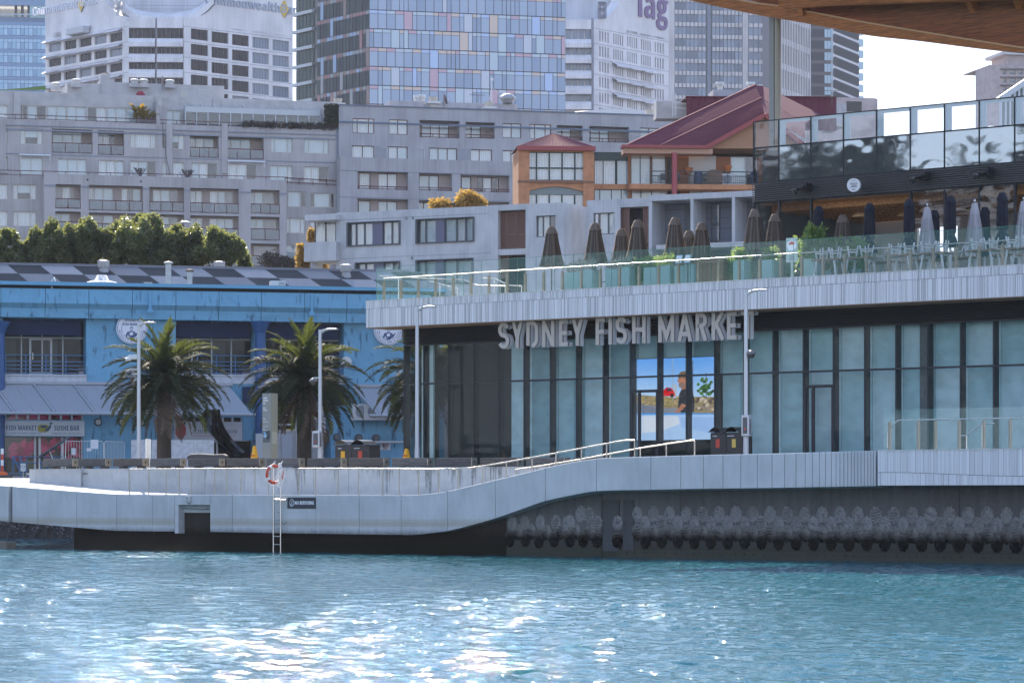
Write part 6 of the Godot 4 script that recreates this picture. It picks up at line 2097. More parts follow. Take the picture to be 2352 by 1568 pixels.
func shop_signs(B:Fr):
	var r:=rr(B,[8,193,966,1001],0.15)
	var o:=ft(B,"sushi_bar_sign","long white shop sign reading FISH MARKET SUSHI BAR with a sushi emblem","sign",Vector3(r[0],r[2],0.15))
	part(o,"board",bx(r[0],r[1],r[2],r[3],0.02,0.15),mat("sign_board_white",0.50,0.52,0.55,0.5))
	var nb:=mat("sign_blue",0.02,0.06,0.14,0.5)
	var ym:=lerpf(r[2],r[3],0.52)
	lettering(o,"FISH MARKET",Vector3(lerpf(r[0],r[1],0.215),ym,0.156),0.28,nb,"Droid Sans",0.70)
	lettering(o,"SUSHI BAR",Vector3(lerpf(r[0],r[1],0.78),ym,0.156),0.28,nb,"Droid Sans",0.74)
	lettering(o,"SHOP 5, SYDNEY FISH MARKET, PYRMONT 2009",Vector3(lerpf(r[0],r[1],0.225),lerpf(r[2],r[3],0.17),0.156),0.095,nb,"Droid Sans",0.78,true,0.005,false)
	lettering(o,"PHONE: 9552 2872   FAX: 9552 3927",Vector3(lerpf(r[0],r[1],0.77),lerpf(r[2],r[3],0.17),0.156),0.095,nb,"Droid Sans",0.78,true,0.005,false)
	var em:=Vector3(lerpf(r[0],r[1],0.50),ym,0.156)
	var t:=MB.new(); t.prism(hexa([-0.38,-0.16,-0.2,-0.24,0.1,-0.24,0.28,-0.14,0.28,0.12,0.1,0.2,-0.2,0.2,-0.38,0.12]),0,0.012,Transform3D(Basis(),em))
	part(o,"sushi_roll",t,mat("emblem_olive",0.28,0.24,0.02,0.5))
	var t2:=MB.new(); t2.prism(hexa([-0.02,-0.16,0.2,-0.18,0.36,0.0,0.40,0.22,0.52,0.32,0.28,0.32,0.34,0.2,0.22,0.02,0.1,-0.06]),0.013,0.02,Transform3D(Basis(),em))
	t2.prism(hexa([-0.26,0.06,-0.1,0.0,0.12,0.02,0.2,0.08,0.06,0.14,-0.16,0.14]),0.013,0.018,Transform3D(Basis(),em))
	part(o,"fish",t2,nb)
	var q:=rr(B,[400,556,968,1010],0.15)
	var n:=ft(B,"seafood_sign","pale shop sign with serif lettering partly hidden behind the left palm","sign",Vector3(q[0],q[2],0.15))
	part(n,"board",bx(q[0],q[1],q[2],q[3],0.02,0.15),mat("sign_beige",0.36,0.36,0.38,0.6))
	var red:=mat("sign_maroon",0.22,0.02,0.025,0.6); var gy:=mat("sign_grey",0.10,0.11,0.12,0.6)
	var oc:=MB.new(); var op:=[]
	for k in 8:op.append(q[0]+0.30*1.2+cos(TAU*(k+0.5)/8)*0.33); op.append(lerpf(q[2],q[3],0.5)+sin(TAU*(k+0.5)/8)*0.5)
	oc.prism(hexa(op),0.15,0.17); part(n,"octagon",oc,red)
	lettering(n,"ICHOLAS",Vector3(lerpf(q[0],q[1],0.27),lerpf(q[2],q[3],0.46),0.156),0.20,gy,"Droid Serif",0.95,false)
	lettering(n,"S",Vector3(lerpf(q[0],q[1],0.545),lerpf(q[2],q[3],0.50),0.156),0.36,gy,"Droid Serif",0.95,false)
	lettering(n,"EAFOOD",Vector3(lerpf(q[0],q[1],0.63),lerpf(q[2],q[3],0.46),0.156),0.20,gy,"Droid Serif",0.95,false)
	part(n,"underline",bx(lerpf(q[0],q[1],0.27),lerpf(q[0],q[1],0.9),lerpf(q[2],q[3],0.22),lerpf(q[2],q[3],0.24),0.15,0.156),red)
	var s:=rr(B,[873,896,1017,1033],0.0)
	var e:=ft(B,"emergency_notice","small white notice with red lettering on the blue pier","notice",Vector3(s[0],s[2],0))
	part(e,"board",bx(s[0],s[1],s[2],s[3],0,0.02),M_["sign_board_white"])
	var lines:=["FOR AFTER HOURS","EMERGENCIES","OF ANY KIND","CONTACT","SECURITY"]
	for k in 5:lettering(e,lines[k],Vector3((s[0]+s[1])/2,lerpf(s[3],s[2],0.14+k*0.18),0.026),0.05,red,"Droid Sans",0.8)
	var y:=rr(B,[706,752,985,1015],0.1)
	var ye:=ft(B,"yellow_board","yellow and blue board half hidden behind the second palm trunk","sign",Vector3(y[0],y[2],-0.4))
	part(ye,"board",bx(B.u(660),B.u(692),y[2],y[3],-0.45,-0.4),mat("bin_yellow",0.6,0.42,0.08,0.5))
	var rn:=MB.new(); var rp:=[]
	for k in 14:rp.append(Vector3(B.u(680)+cos(PI*k/13)*0.3,y[2]+0.1+sin(PI*k/13)*0.4,-0.39))
	for k in 13:rn.bar(rp[k],rp[k+1],0.14,0.02,Vector3(0,0,1))
	part(ye,"arch_mark",rn,nb)

# ---------- trees ----------
func leaf_cluster(seed_:int,n:int,spread:float,size:float)->ArrayMesh:
	var m:=MB.new()
	var r:=RandomNumberGenerator.new(); r.seed=seed_
	for k in n:
		var d:=Vector3(r.randfn(),r.randfn()*0.8+0.35,r.randfn()).normalized()
		var b:=d*r.randf_range(0.15,1.0)*spread
		var t:=(d+Vector3(r.randfn(),r.randfn()-0.2,r.randfn())*0.5).normalized()
		var s:=t.cross(Vector3(r.randfn(),r.randfn(),r.randfn())).normalized()*size*0.27
		var tip:=b+t*size
		var mid:=b.lerp(tip,0.45)+t.cross(s).normalized()*size*0.08
		m.tri(b,mid+s,tip); m.tri(b,tip,mid-s)
	return m.mesh()

func tree(called:String,label:String,base:Vector3,crown:Array,leaves:Array,count:int,lm,group:String,trunk_h:float,seed_:int):
	# crown: lobes as [centre offset, radii]
	var o:=thing(called,label,"tree",base,Basis(),group)
	var r:=RandomNumberGenerator.new(); r.seed=seed_
	var tr:=MB.new()
	tr.tube([Vector3.ZERO,Vector3(0.05,trunk_h*0.5,0),Vector3(0,trunk_h,0)],0.28,0.2,10)
	for c in crown:
		tr.tube([Vector3(0,trunk_h*0.8,0),Vector3(c[0].x*0.5,lerpf(trunk_h,c[0].y,0.5),c[0].z*0.5),c[0]],0.14,0.03,6)
	part(o,"trunk",tr,mat("tree_bark",0.08,0.06,0.05,0.9),Vector3.ZERO)
	var clumps:=[]
	for c in crown:
		var m:float=c[1].y
		for k in 12:
			var d:=Vector3(r.randfn(),r.randfn()+0.15,r.randfn()).normalized()
			clumps.append([c[0]+Vector3(d.x*c[1].x,d.y*m,d.z*c[1].z)*r.randf_range(0.5,0.95),minf(m,c[1].x)*r.randf_range(0.30,0.46)])
	for v in leaves.size():
		var mm:=MultiMesh.new()
		mm.transform_format=MultiMesh.TRANSFORM_3D
		mm.mesh=leaves[v]
		mm.instance_count=count/leaves.size()
		for k in mm.instance_count:
			var c:Array=clumps[r.randi() % clumps.size()]
			var d:=Vector3(r.randfn(),r.randfn(),r.randfn()).normalized()
			var rad:=pow(r.randf(),0.30)
			var p:Vector3=c[0]+Vector3(d.x,d.y*(1.9 if d.y>0 else 0.8)*(1.0-0.25*(absf(d.x)+absf(d.z))),d.z)*rad*(c[1] as float)
			var s:=r.randf_range(0.75,1.3)
			mm.set_instance_transform(k,Transform3D(Basis(Vector3(r.randfn(),r.randfn(),r.randfn()).normalized(),r.randf()*TAU).scaled(Vector3.ONE*s),p))
		var mi:=MultiMeshInstance3D.new()
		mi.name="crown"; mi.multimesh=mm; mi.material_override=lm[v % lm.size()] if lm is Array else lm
		stuff(mi)
		o.add_child(mi,true)

func trees():
	var fig:=mat("fig_leaf",0.036,0.045,0.018,0.25)
	fig.backlight_enabled=true; fig.backlight=lin(0.24,0.26,0.06)
	var lit_leaf:=mat("fig_lit_leaf",0.07,0.08,0.04,0.25); lit_leaf.backlight_enabled=true; lit_leaf.backlight=lin(0.34,0.36,0.11)  # paler, more translucent leaves paint sunlit specks into the crown
	var lv:=[]
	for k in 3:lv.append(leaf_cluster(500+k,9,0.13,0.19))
	var Z:=196.0
	# crown lobes seen in the photograph: centre x, centre y, half width, half height in its own grid
	var groups:=[
		["small fig tree cut by the left edge of the picture",[[10,572,30,50],[-14,585,34,44],[30,610,30,30]]],
		["fig tree with a low crown, second from the left behind the blue roof",[[52,590,28,30],[86,572,34,46],[112,590,34,40]]],
		["broad fig tree in front of the balconies, third from the left",[[140,560,40,42],[182,572,44,48],[208,558,34,44],[160,600,44,30]]],
		["tallest fig tree with a pointed top",[[252,566,40,48],[325,530,24,40],[318,566,52,50],[345,545,30,40],[290,590,54,36]]],
		["fig tree right of the tallest one",[[390,578,40,46],[416,566,32,42],[370,600,44,30],[435,590,34,34]]],
		["fig tree at the right end of the row",[[470,570,40,40],[508,565,30,34],[536,588,28,34],[560,604,20,18],[490,598,46,26]]]]
	for g in groups.size():
		var cr_:=[]
		var cx:=0.0
		for e in groups[g][1]:cx+=e[0]
		cx/=groups[g][1].size()
		var base:=at_px(cx,0,Z); base.y=3.4
		var k:=Z/FL
		for e in groups[g][1]:
			var c:=at_px(e[0],e[1],Z)
			cr_.append([Vector3(c.x-base.x,c.y-base.y,rng.randf_range(-0.8,0.8)),Vector3(e[2]*k,e[3]*k,e[2]*k*1.1)])
		tree("fig_tree",groups[g][0],base,cr_,lv,7800,[fig,fig,lit_leaf],"fig trees behind the blue roof",10.0,60+g)
	for e in [[272,628,-1.0,"street lamp with its head pointing left, behind the tree tops"],[426,607,1.0,"street lamp with a curved arm pointing right, behind the tree tops"]]:
		var h:=at_px(e[0],e[1],215.0)
		h=at_px([284,425][int(e[2]>0)],[505,511][int(e[2]>0)],215.0)
		var px0:float=h.x-e[2]*1.3
		var o:=thing("street_lamp",e[3],"street lamp",Vector3(px0,3.4,h.z),Basis(),"street lamps behind the trees")
		var hh:=h.y-3.4
		var m:=MB.new(); m.tube([Vector3(0,0,0),Vector3(0,hh-1.2,0),Vector3(e[2]*0.2,hh-0.5,0),Vector3(e[2]*0.6,hh-0.1,0),Vector3(e[2]*1.1,hh,0)],0.09,0.04,8); part(o,"pole",m,mat("pole_grey",0.2,0.2,0.21,0.5),Vector3.ZERO)
		var l:=MB.new(); l.tube([Vector3(e[2]*1.0,hh,0),Vector3(e[2]*1.25,hh+0.04,0),Vector3(e[2]*1.6,hh-0.02,0)],0.1,0.07,8); part(o,"lamp_head",l,M_["silver_paint"],Vector3.ZERO)

# ---------- grey apartment blocks ----------
func apartments():
	var A:=Fr.new(26500.0,400.0,300.0)
	var wallm:=mat("apartment_render",0.41,0.38,0.37,0.9,0.0,streak,0.05)
	var wall2:=mat("apartment_render_right",0.375,0.36,0.365,0.9,0.0,streak,0.05)
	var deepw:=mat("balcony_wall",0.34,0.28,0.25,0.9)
	var trim:=mat("apartment_trim",0.22,0.235,0.27,0.8)
	var cream:=mat("frame_cream",0.46,0.41,0.35,0.5)
	var o:=ft(A,"apartment_block","long grey rendered apartment block with red balcony rails behind the fig trees","apartment block",A.p(300,700,0))
	# upper wall, two storeys of windows and balconies
	var holes:=[]; var wins:=[]; var bals:=[]
	var c1:=func(a):return rr(A,cr(0,0,a))
	var c2:=func(a):return rr(A,cr(574.2,0,a))
	var c5:=func(a):return rr(A,cr(0,344.5,a))
	var c6:=func(a):return rr(A,cr(574.2,344.5,a))
	for e in [[c1,[-130,65,1092,1225],[0.25,0.75],0x15],[c1,[168,362,1098,1233],[0.22,0.78],0x1D],[c1,[1112,1330,1130,1265],[0.2,0.8],0x15],[c1,[1383,1573,1138,1272],[0.25,0.75],0x1C],[c2,[175,362,1168,1303],[0.2,0.78],0x2A],[c2,[460,672,1177,1312],[0.2,0.8],0x2A],
		[c1,[-130,65,1340,1490],[0.5],0x0A],[c1,[165,360,1347,1490],[0.5],0x0A],[c1,[490,738,1358,1500],[0.35,0.68],0x2A],[c1,[838,1058,1370,1510],[0.33,0.66],0x25],[c1,[1110,1330,1378,1515],[0.33,0.66],0x09],[c1,[1383,1573,1386,1520],[0.5],0x05],[c1,[1637,1855,1392,1530],[0.3,0.62],0x06],[c1,[1945,2190,1403,1540],[0.33,0.66],0x05],[c2,[170,360,1415,1550],[0.36,0.8],0x1A],[c2,[460,672,1425,1560],[0.3,0.6],0x05],
		[c5,[-110,62,290,420],[0.5],0x05],[c5,[108,305,294,422],[0.2,0.75],0x1D],[c5,[-110,62,520,650],[0.5],0x05],[c5,[108,305,524,652],[0.2,0.75],0x15],
		[c6,[313,475,355,487],[0.08,0.72],0x09],[c6,[512,720,368,490],[0.18,0.8],0x08],[c6,[310,473,582,712],[0.2,0.75],0x15],[c6,[512,720,590,715],[0.2,0.8],0x15],[c6,[308,450,812,935],[0.5],0x0A],[c5,[100,260,755,880],[0.5],0x05]]:
		var r:Array=e[0].call(e[1])
		holes.append(r+[0.16]); wins.append([r,e[2],e[3]])
	for e in [[c1,[440,788,1105,1310],[[0.05,0.77,[0.34,0.68],0x2A]],3],[c1,[835,1058,1118,1325],[[0.0,0.52,[0.5],0x05],[0.52,0.7,[],0x00]],2],[c1,[1622,1868,1150,1348],[[0.0,0.9,[0.3,0.62],0x25]],3],[c1,[1910,2255,1160,1360],[[0.0,0.72,[0.33,0.66],0x2A]],3]]:
		var r:Array=e[0].call(e[1])
		holes.append(r+[1.3]); bals.append([r,e[2],e[3]])
	var top:=A.y(400,286)
	var u0:=A.u(-120); var u1:=A.u(783)
	var wm:=MB.new()
	wm.wall(u0,u1,3.0,top,0.0,holes,0.16)
	wm.box(u0,u1,3.0,top-0.02,-9.0,-2.6)
	part(o,"wall",wm,wallm)
	for w in wins:window(o,w[0],-0.1,cream,w[1],w[2])
	for b in bals:balcony(o,b[0],0.0,1.3,deepw,cream,b[1],1.05,b[2])
	# string courses and pilasters
	for e in [[0.35,0.5,0.07],[2.75,2.85,0.05],[-0.05,0.06,0.10]]:
		part(o,"string_course",bx(u0,u1,top-e[1]-0.55,top-e[0]-0.55,0.0,e[2]),trim)
	for px in [-2,381,508,878]:
		if px<800:part(o,"pilaster",bx(A.u(px),A.u(px+14),A.y(px,398),A.y(px,283),0.0,0.14),wallm)
	part(o,"downpipe",bx(A.u(772),A.u(777),3,top,0.0,0.15),trim)
	# lower block standing forward with deep balconies
	var w:=1.5
	var h2:=[]; var b2:=[]
	var d5:=func(a):return rr(A,cr(0,344.5,a),w)
	for e in [[[470,688,293,500],[[0.02,0.75,[0.4,0.82],0x04]],2],[[757,1220,303,520],[[0.0,0.47,[0.25,0.62],0x29],[0.62,0.98,[0.33,0.6],0x21]],4],[[1275,1572,318,527],[[0.13,0.86,[0.33,0.68],0x09]],3],[[1625,2040,328,540],[[0.0,0.28,[0.52],0x05],[0.42,0.92,[0.36,0.66],0x09]],4],[[2145,2390,340,545],[[0.0,0.86,[0.2,0.55],0x09]],3],
		[[470,688,525,692],[[0.02,0.62,[0.4],0x0A]],2],[[757,1220,538,715],[[0.0,0.47,[0.25,0.62],0x21],[0.62,0.98,[0.35],0x01]],4],[[1275,1572,550,722],[[0.13,0.86,[0.36,0.66],0x09]],3],[[1625,2040,562,770],[[0.0,0.28,[0.52],0x05],[0.42,0.92,[0.33,0.64],0x29]],4],[[2143,2390,570,772],[[0.0,0.98,[0.25,0.5],0x0A]],2],
		[[1625,2040,790,1000],[[0.0,0.28,[0.5],0x05],[0.42,0.92,[0.4],0x05]],4],[[2143,2390,800,1000],[[0.15,0.95,[0.4],0x00]],2]]:
		var r:Array=d5.call(e[0])
		h2.append(r+[1.0]); b2.append([r,e[1],e[2]])
	var bu0:=A.u(100,w); var bu1:=A.u(657,w); var bt:=A.y(380,406,w)
	var bm:=MB.new()
	bm.wall(bu0,bu1,3.0,bt,w,h2,1.0)
	bm.quad(Vector3(bu0,3,0),Vector3(bu0,3,w),Vector3(bu0,bt,w),Vector3(bu0,bt,0)); bm.quad(Vector3(bu1,3,w),Vector3(bu1,3,0),Vector3(bu1,bt,0),Vector3(bu1,bt,w))
	bm.quad(Vector3(bu0,bt,w),Vector3(bu1,bt,w),Vector3(bu1,bt,0),Vector3(bu0,bt,0))
	part(o,"balcony_front",bm,wallm)
	var k:=0
	for b in b2:
		balcony(o,b[0],w,0.9,deepw,cream,b[1],(b[0][3]-b[0][2])*(0.42 if k<5 else 0.5),b[2]); k+=1
	for e in [[100,128],[185,203],[328,342],[422,436],[548,576],[641,657]]:
		part(o,"column_capital",bx(A.u(e[0],w),A.u(e[1],w),A.y(e[0],424+0.035*e[0],w),A.y(e[0],420+0.035*e[0],w),w,w+0.05),trim)
	long_rail(o,A,Vector2(-60,389),Vector2(660,407),w-0.1,0.42,14)
	long_rail(o,A,Vector2(655,408),Vector2(781,415),0.1,0.42,4)
	# penthouse, set back
	var pw:=-2.4
	var ph:=[]
	var pt0:=A.y(380,221,pw)
	var rows:=[[40,62,241,273,[0.5],0x00],[62,105,242,274,[0.5],0x02],[108,152,243,275,[0.5],0x0A],[153,196,244,276,[0.5],0x0A],[200,244,246,278,[0.46],0x04],[245,312,247,280,[0.3,0.65],0x2A],[381,414,253,285,[0.5],0x0A],[-40,17,240,272,[0.5],0x05]]
	for e in rows:ph.append(rr(A,[e[0],e[1],e[2],e[3]],pw)+[0.1])
	var pm:=MB.new()
	pm.wall(A.u(-120,pw),A.u(770,pw),top-1.5,pt0,pw,ph,0.1)
	pm.quad(Vector3(A.u(-120,pw),pt0,pw),Vector3(A.u(770,pw),pt0,pw),Vector3(A.u(770,pw),pt0,pw-12),Vector3(A.u(-120,pw),pt0,pw-12))
	part(o,"penthouse",pm,mat("penthouse_render",0.46,0.435,0.42,0.9,0.0,mottle,0.1))
	for j in rows.size():window(o,ph[j],pw-0.05,cream,rows[j][4],rows[j][5])
	for px in [30,355,488]:part(o,"pilaster",bx(A.u(px,pw),A.u(px+16,pw),top-1.0,pt0-0.05,pw,pw+0.2),M_["penthouse_render"])
	long_rail(o,A,Vector2(-60,260),Vector2(358,274),-0.1,0.36,9)
	long_rail(o,A,Vector2(366,275),Vector2(632,285),-0.1,0.36,7)
	# glazed conservatory on the terrace
	var cw:=-1.2
	var q:=rr(A,[425,735,249,285],cw)
	var cf:=MB.new(); cf.box(q[0],q[1],q[3]-0.55,q[3],cw-1.0,cw)
	for j in 13:cf.box(lerpf(q[0],q[1],j/12.0)-0.06,lerpf(q[0],q[1],j/12.0)+0.06,q[2]-0.5,q[3]-0.55,cw-0.1,cw)
	for j in 17:cf.bar(Vector3(lerpf(q[0],q[1],j/16.0),q[3]+0.02,cw+0.05),Vector3(lerpf(q[0],q[1],j/16.0),q[3]+0.4,cw-1.1),0.06,0.1)
	var cons:=part(o,"conservatory",cf,mat("conservatory_white",0.48,0.49,0.49,0.5))
	for j in 12:part(cons,"pane",bx(lerpf(q[0],q[1],(j+0.08)/12.0),lerpf(q[0],q[1],(j+0.92)/12.0),q[2]-0.5,q[3]-0.55,cw-0.07,cw-0.05),apt_glass(),Vector3.ZERO)
	part(cons,"room",bx(q[0],q[1],q[2]-0.5,q[3]-0.5,cw-0.9,cw-0.8),mat("room_teal",0.06,0.08,0.08,0.9),Vector3.ZERO)
	# party fin, planting, hedge
	var fin:=MB.new(); var f0:=A.p(358,245,-0.1); fin.prism(hexa([f0.x,top-0.3,f0.x+0.35,top-0.3,f0.x+0.35,f0.y,f0.x,f0.y+0.6]),-2.3,0.05); part(o,"party_fin",fin,wallm)
	var hp:=ft(A,"terrace_palms","clump of sunlit yellow green palms on the roof terrace beside a grey fin","plant",A.p(327,274,-0.6))
	var fr:=frond(2.1,1.1,1.3,901,0.1)
	var pg:=mat("terrace_palm_leaf",0.10,0.085,0.02,0.5); pg.backlight_enabled=true; pg.backlight=lin(0.55,0.34,0.03)
	for j in 26:
		var f:=part(hp,"frond",fr,pg,Vector3(rng.randf_range(-1.0,1.0),0,rng.randf_range(-0.4,0.2)))
		f.basis=Basis(Vector3.UP,rng.randf()*TAU)*Basis(Vector3(0,0,1),rng.randf_range(-0.3,0.4))*Basis.from_scale(Vector3.ONE*rng.randf_range(0.6,1.0))
	var hedge_m:=mat("ivy_leaf",0.03,0.045,0.02,0.5)
	var lc:=leaf_cluster(640,12,0.25,0.16)
	bush(A,"wall_ivy","dark green ivy covering the end wall of the penthouse terrace","ivy",rr(A,[745,778,243,287],-0.1),0.2,420,lc,hedge_m)
	bush(A,"trailing_plants","brown green trailing plants along the terrace edge before the conservatory","plant",rr(A,[555,776,283,292],0.15),0.15,380,lc,mat("dry_leaf",0.06,0.05,0.04,0.8))
	# retractable awnings, a hanging cable, drying things on a balcony
	for e in [[160,430,1328],[1940,2262,1382]]:
		var r:Array=c1.call([e[0],e[1],e[2],e[2]+14])
		var am:=MB.new(); am.tube([Vector3(r[0],r[3],0.3),Vector3(r[1],r[3],0.3)],0.09,0.09,8); am.bar(Vector3(r[1]-0.1,r[3],0.3),Vector3(r[1]-0.1,r[3]-0.55,0.25),0.06,0.06); am.bar(Vector3(r[0]+0.1,r[3],0.3),Vector3(r[0]+0.1,r[3]-0.9,0.2),0.04,0.04)
		part(o,"rolled_awning",am,mat("awning_white",0.6,0.6,0.6,0.6))
	var cab:=MB.new(); cab.tube([A.p(372,281,0.2),A.p(375,320,0.2),A.p(381,360,0.2),A.p(389,398,0.2)],0.022,0.022,5); part(o,"hanging_cable",cab,mat("cable_dark",0.03,0.03,0.03,0.7))
	for e in [[2250,2262,470,538,0],[2275,2345,478,535,1],[1740,1800,502,530,2],[560,600,470,495,0]]:
		var r:Array=d5.call(e); part(o,"balcony_clutter",bx(r[0],r[1],r[2],r[3],w-0.45,w-0.3),[mat("clutter_red",0.4,0.06,0.02,0.7),mat("clutter_grey",0.3,0.3,0.34,0.7),M_["conservatory_white"]][e[4]])
	for e in [[735,262,0.0],[1190,276,0.0]]:
		var q2:Array=c5.call([e[0]-5,e[0]+5,e[1]-5,e[1]+5]); var dr:=MB.new(); dr.tube([Vector3(q2[0],q2[2],w),Vector3(q2[0],q2[2],w+0.02)],0.1,0.1,10); part(o,"drain_hole",dr,M_["cable_dark"])
	roof_things(A,pt0,pw)
	# bare frangipanis on the middle terrace
	for e in [[322,405,"left"],[430,409,"right"]]:
		var b:=A.p(e[0],e[1],0.9)
		var t:=ft(A,"bare_shrub","bare branched frangipani in a pot on the middle terrace, %s of two" % e[2],"shrub",b,"bare shrubs of the terrace")
		var m:=MB.new()
		for j in 12:
			var x:=rng.randf_range(-0.7,0.7)
			var p1:=Vector3(x*0.6,0.45,rng.randf_range(-0.2,0.2))
			m.tube([Vector3(0,0,0),p1,p1+Vector3(x*0.5,0.4,0)],0.05,0.03,5)
			m.tube([p1,p1+Vector3(0.12-x*0.1,0.35,0.1)],0.04,0.03,5)
		part(t,"branches",m,mat("bare_bark",0.10,0.09,0.085,0.9),Vector3.ZERO)
	# right block
	var o2:=ft(A,"apartment_block","grey apartment block with red brown window frames, to the right of the long block","apartment block",A.p(1000,560,0.4),"")
	var redf:=rail_red()
	var W:=0.4
	var g2:=func(a):return rr(A,cr(574.2,0,a),W)
	var g3:=func(a):return rr(A,cr(1148.4,0,a),W)
	holes=[]; wins=[]; bals=[]
	for e in [[g2,[877,1062,1013,1140],[0.22,0.74],0x15],[g2,[1187,1347,1023,1150],[0.48],0x05],[g2,[2160,2320,1055,1180],[0.48],0x09],[g3,[255,437,1063,1188],[0.24,0.74],0x19],[g3,[1198,1355,1093,1215],[0.5],0x0A],
		[g2,[870,1062,1245,1352],[0.48],0x05],[g2,[1182,1347,1253,1358],[0.48],0x09],[g2,[1532,1770,1265,1372],[0.33,0.66],0x2A],[g2,[1885,2070,1278,1386],[0.42],0x05],[g3,[20,190,1285,1390],[0.45],0x05],[g3,[420,600,1300,1400],[0.5],0x0A],[g3,[800,960,1310,1410],[0.5],0x05]]:
		var r:Array=e[0].call(e[1]); holes.append(r+[0.16]); wins.append([r,e[2],e[3]])
	for e in [[g2,[1450,1792,1030,1178],[[0.12,0.8,[0.33,0.66],0x26]],3],[g2,[1845,2093,1045,1184],[[0.0,0.62,[0.48],0x09]],2],[g3,[487,707,1072,1202],[[0.0,0.68,[0.5],0x05]],2],[g3,[765,1103,1082,1217],[[0.0,0.58,[0.2,0.6],0x2A]],3]]:
		var r:Array=e[0].call(e[1]); holes.append(r+[1.3]); bals.append([r,e[2],e[3]])
	var t2:=A.y(1180,255,W)
	var v0:=A.u(778,W); var v1:=A.u(1640,W)
	var wm2:=MB.new()
	wm2.wall(v0,v1,3.0,t2,W,holes,0.16)
	wm2.box(v0,v1,3.0,t2-0.02,-10,-2.0)
	wm2.quad(Vector3(v0,3,-2),Vector3(v0,3,W),Vector3(v0,t2,W),Vector3(v0,t2,-2))
	part(o2,"wall",wm2,wall2)
	for x in wins:window(o2,x[0],W-0.1,redf,x[1],x[2])
	for b in bals:balcony(o2,b[0],W,1.3,deepw,redf,b[1],0.42,b[2],false)
	part(o2,"string_course",bx(v0,v1,t2-1.75,t2-1.58,W,W+0.1),mat("course_blue",0.13,0.16,0.21,0.8))
	part(o2,"parapet_coping",bx(v0-0.05,v1,t2,t2+0.12,W-0.5,W+0.1),M_["course_blue"])
	for e in [[798,868,470,505],[1380,1420,0,1],[1776,1878,1270,1372],[1072,1180,1250,1352]]:
		if e[2]<1000:continue
		var r:Array=g2.call(e)
		part(o2,"patched_panel",bx(r[0],r[1],r[2],r[3],W,W+0.02),mat("pale_patch",0.36,0.355,0.375,0.9,0.0,fine,0.4))
	for e in [[1430,1488,1270,1360],[1115,1170,1262,1350]]:
		var r:Array=g2.call(e)
		var m:=MB.new(); m.bar(Vector3(r[0],r[3],W+0.06),Vector3(r[1],r[3],W+0.06),0.08,0.06); m.bar(Vector3(r[1],r[3],W+0.06),Vector3(r[1],r[2],W+0.06),0.06,0.06)
		part(o2,"white_pipe",m,M_["pale_pipe"])
	var LW:=2.0
	var g6:=func(a):return rr(A,cr(574.2,344.5,a),LW)
	h2=[]; b2=[]
	for e in [[[918,1352,180,338],[[0.0,0.29,[0.25],0x04],[0.44,0.82,[0.5],0x05]],4],[[1445,1728,200,348],[[0.0,0.66,[0.1,0.56],0x2A]],3],[[1800,2218,215,359],[[0.0,0.26,[0.25],0x08],[0.39,0.83,[0.26,0.66],0x04]],4],[[918,1352,418,580],[[0.0,0.29,[0.2],0x08],[0.44,0.82,[0.48],0x0A]],4],[[1445,1728,430,590],[[0.0,0.66,[0.3],0x0A]],3],[[1800,2218,440,600],[[0.0,0.3,[0.3],0x0A]],4]]:
		var r:Array=g6.call(e[0]); h2.append(r+[1.0]); b2.append([r,e[1],e[2]])
	var x0:=A.u(780,LW); var x1:=A.u(1200,LW); var lt:=A.y(1000,366,LW)
	var lm:=MB.new()
	lm.wall(x0,x1,3.0,lt,LW,h2,1.7)
	lm.quad(Vector3(x0,3,W),Vector3(x0,3,LW),Vector3(x0,lt,LW),Vector3(x0,lt,W)); lm.quad(Vector3(x0,lt,LW),Vector3(x1,lt,LW),Vector3(x1,lt,W),Vector3(x0,lt,W))
	part(o2,"balcony_front",lm,wall2)
	for b in b2:balcony(o2,b[0],LW,0.9,deepw,redf,b[1],0.36,b[2],false)
	for y in [190,415]:
		var r:Array=g6.call([780,2218,y,y+6])
		part(o2,"string_course",bx(x0,x1,r[2],r[3],LW,LW+0.03),trim)

func bush(f:Fr,called:String,label:String,cat:String,r:Array,deep:float,n:int,mesh:ArrayMesh,m:Material):
	var w:float=0.0
	var o:=ft(f,called,label,cat,Vector3((r[0]+r[1])/2,r[2],w))
	var mm:=MultiMesh.new(); mm.transform_format=MultiMesh.TRANSFORM_3D; mm.mesh=mesh; mm.instance_count=n
	for k in n:
		var p:=Vector3(rng.randf_range(r[0],r[1]),lerpf(r[2],r[3],rng.randf()),rng.randf_range(0,deep))-(org[o] as Vector3)
		mm.set_instance_transform(k,Transform3D(Basis(Vector3(rng.randfn(),rng.randfn(),rng.randfn()).normalized(),rng.randf()*TAU),p))
	var mi:=MultiMeshInstance3D.new(); mi.name="foliage"; mi.multimesh=mm; mi.material_override=m
	stuff(mi); o.add_child(mi)

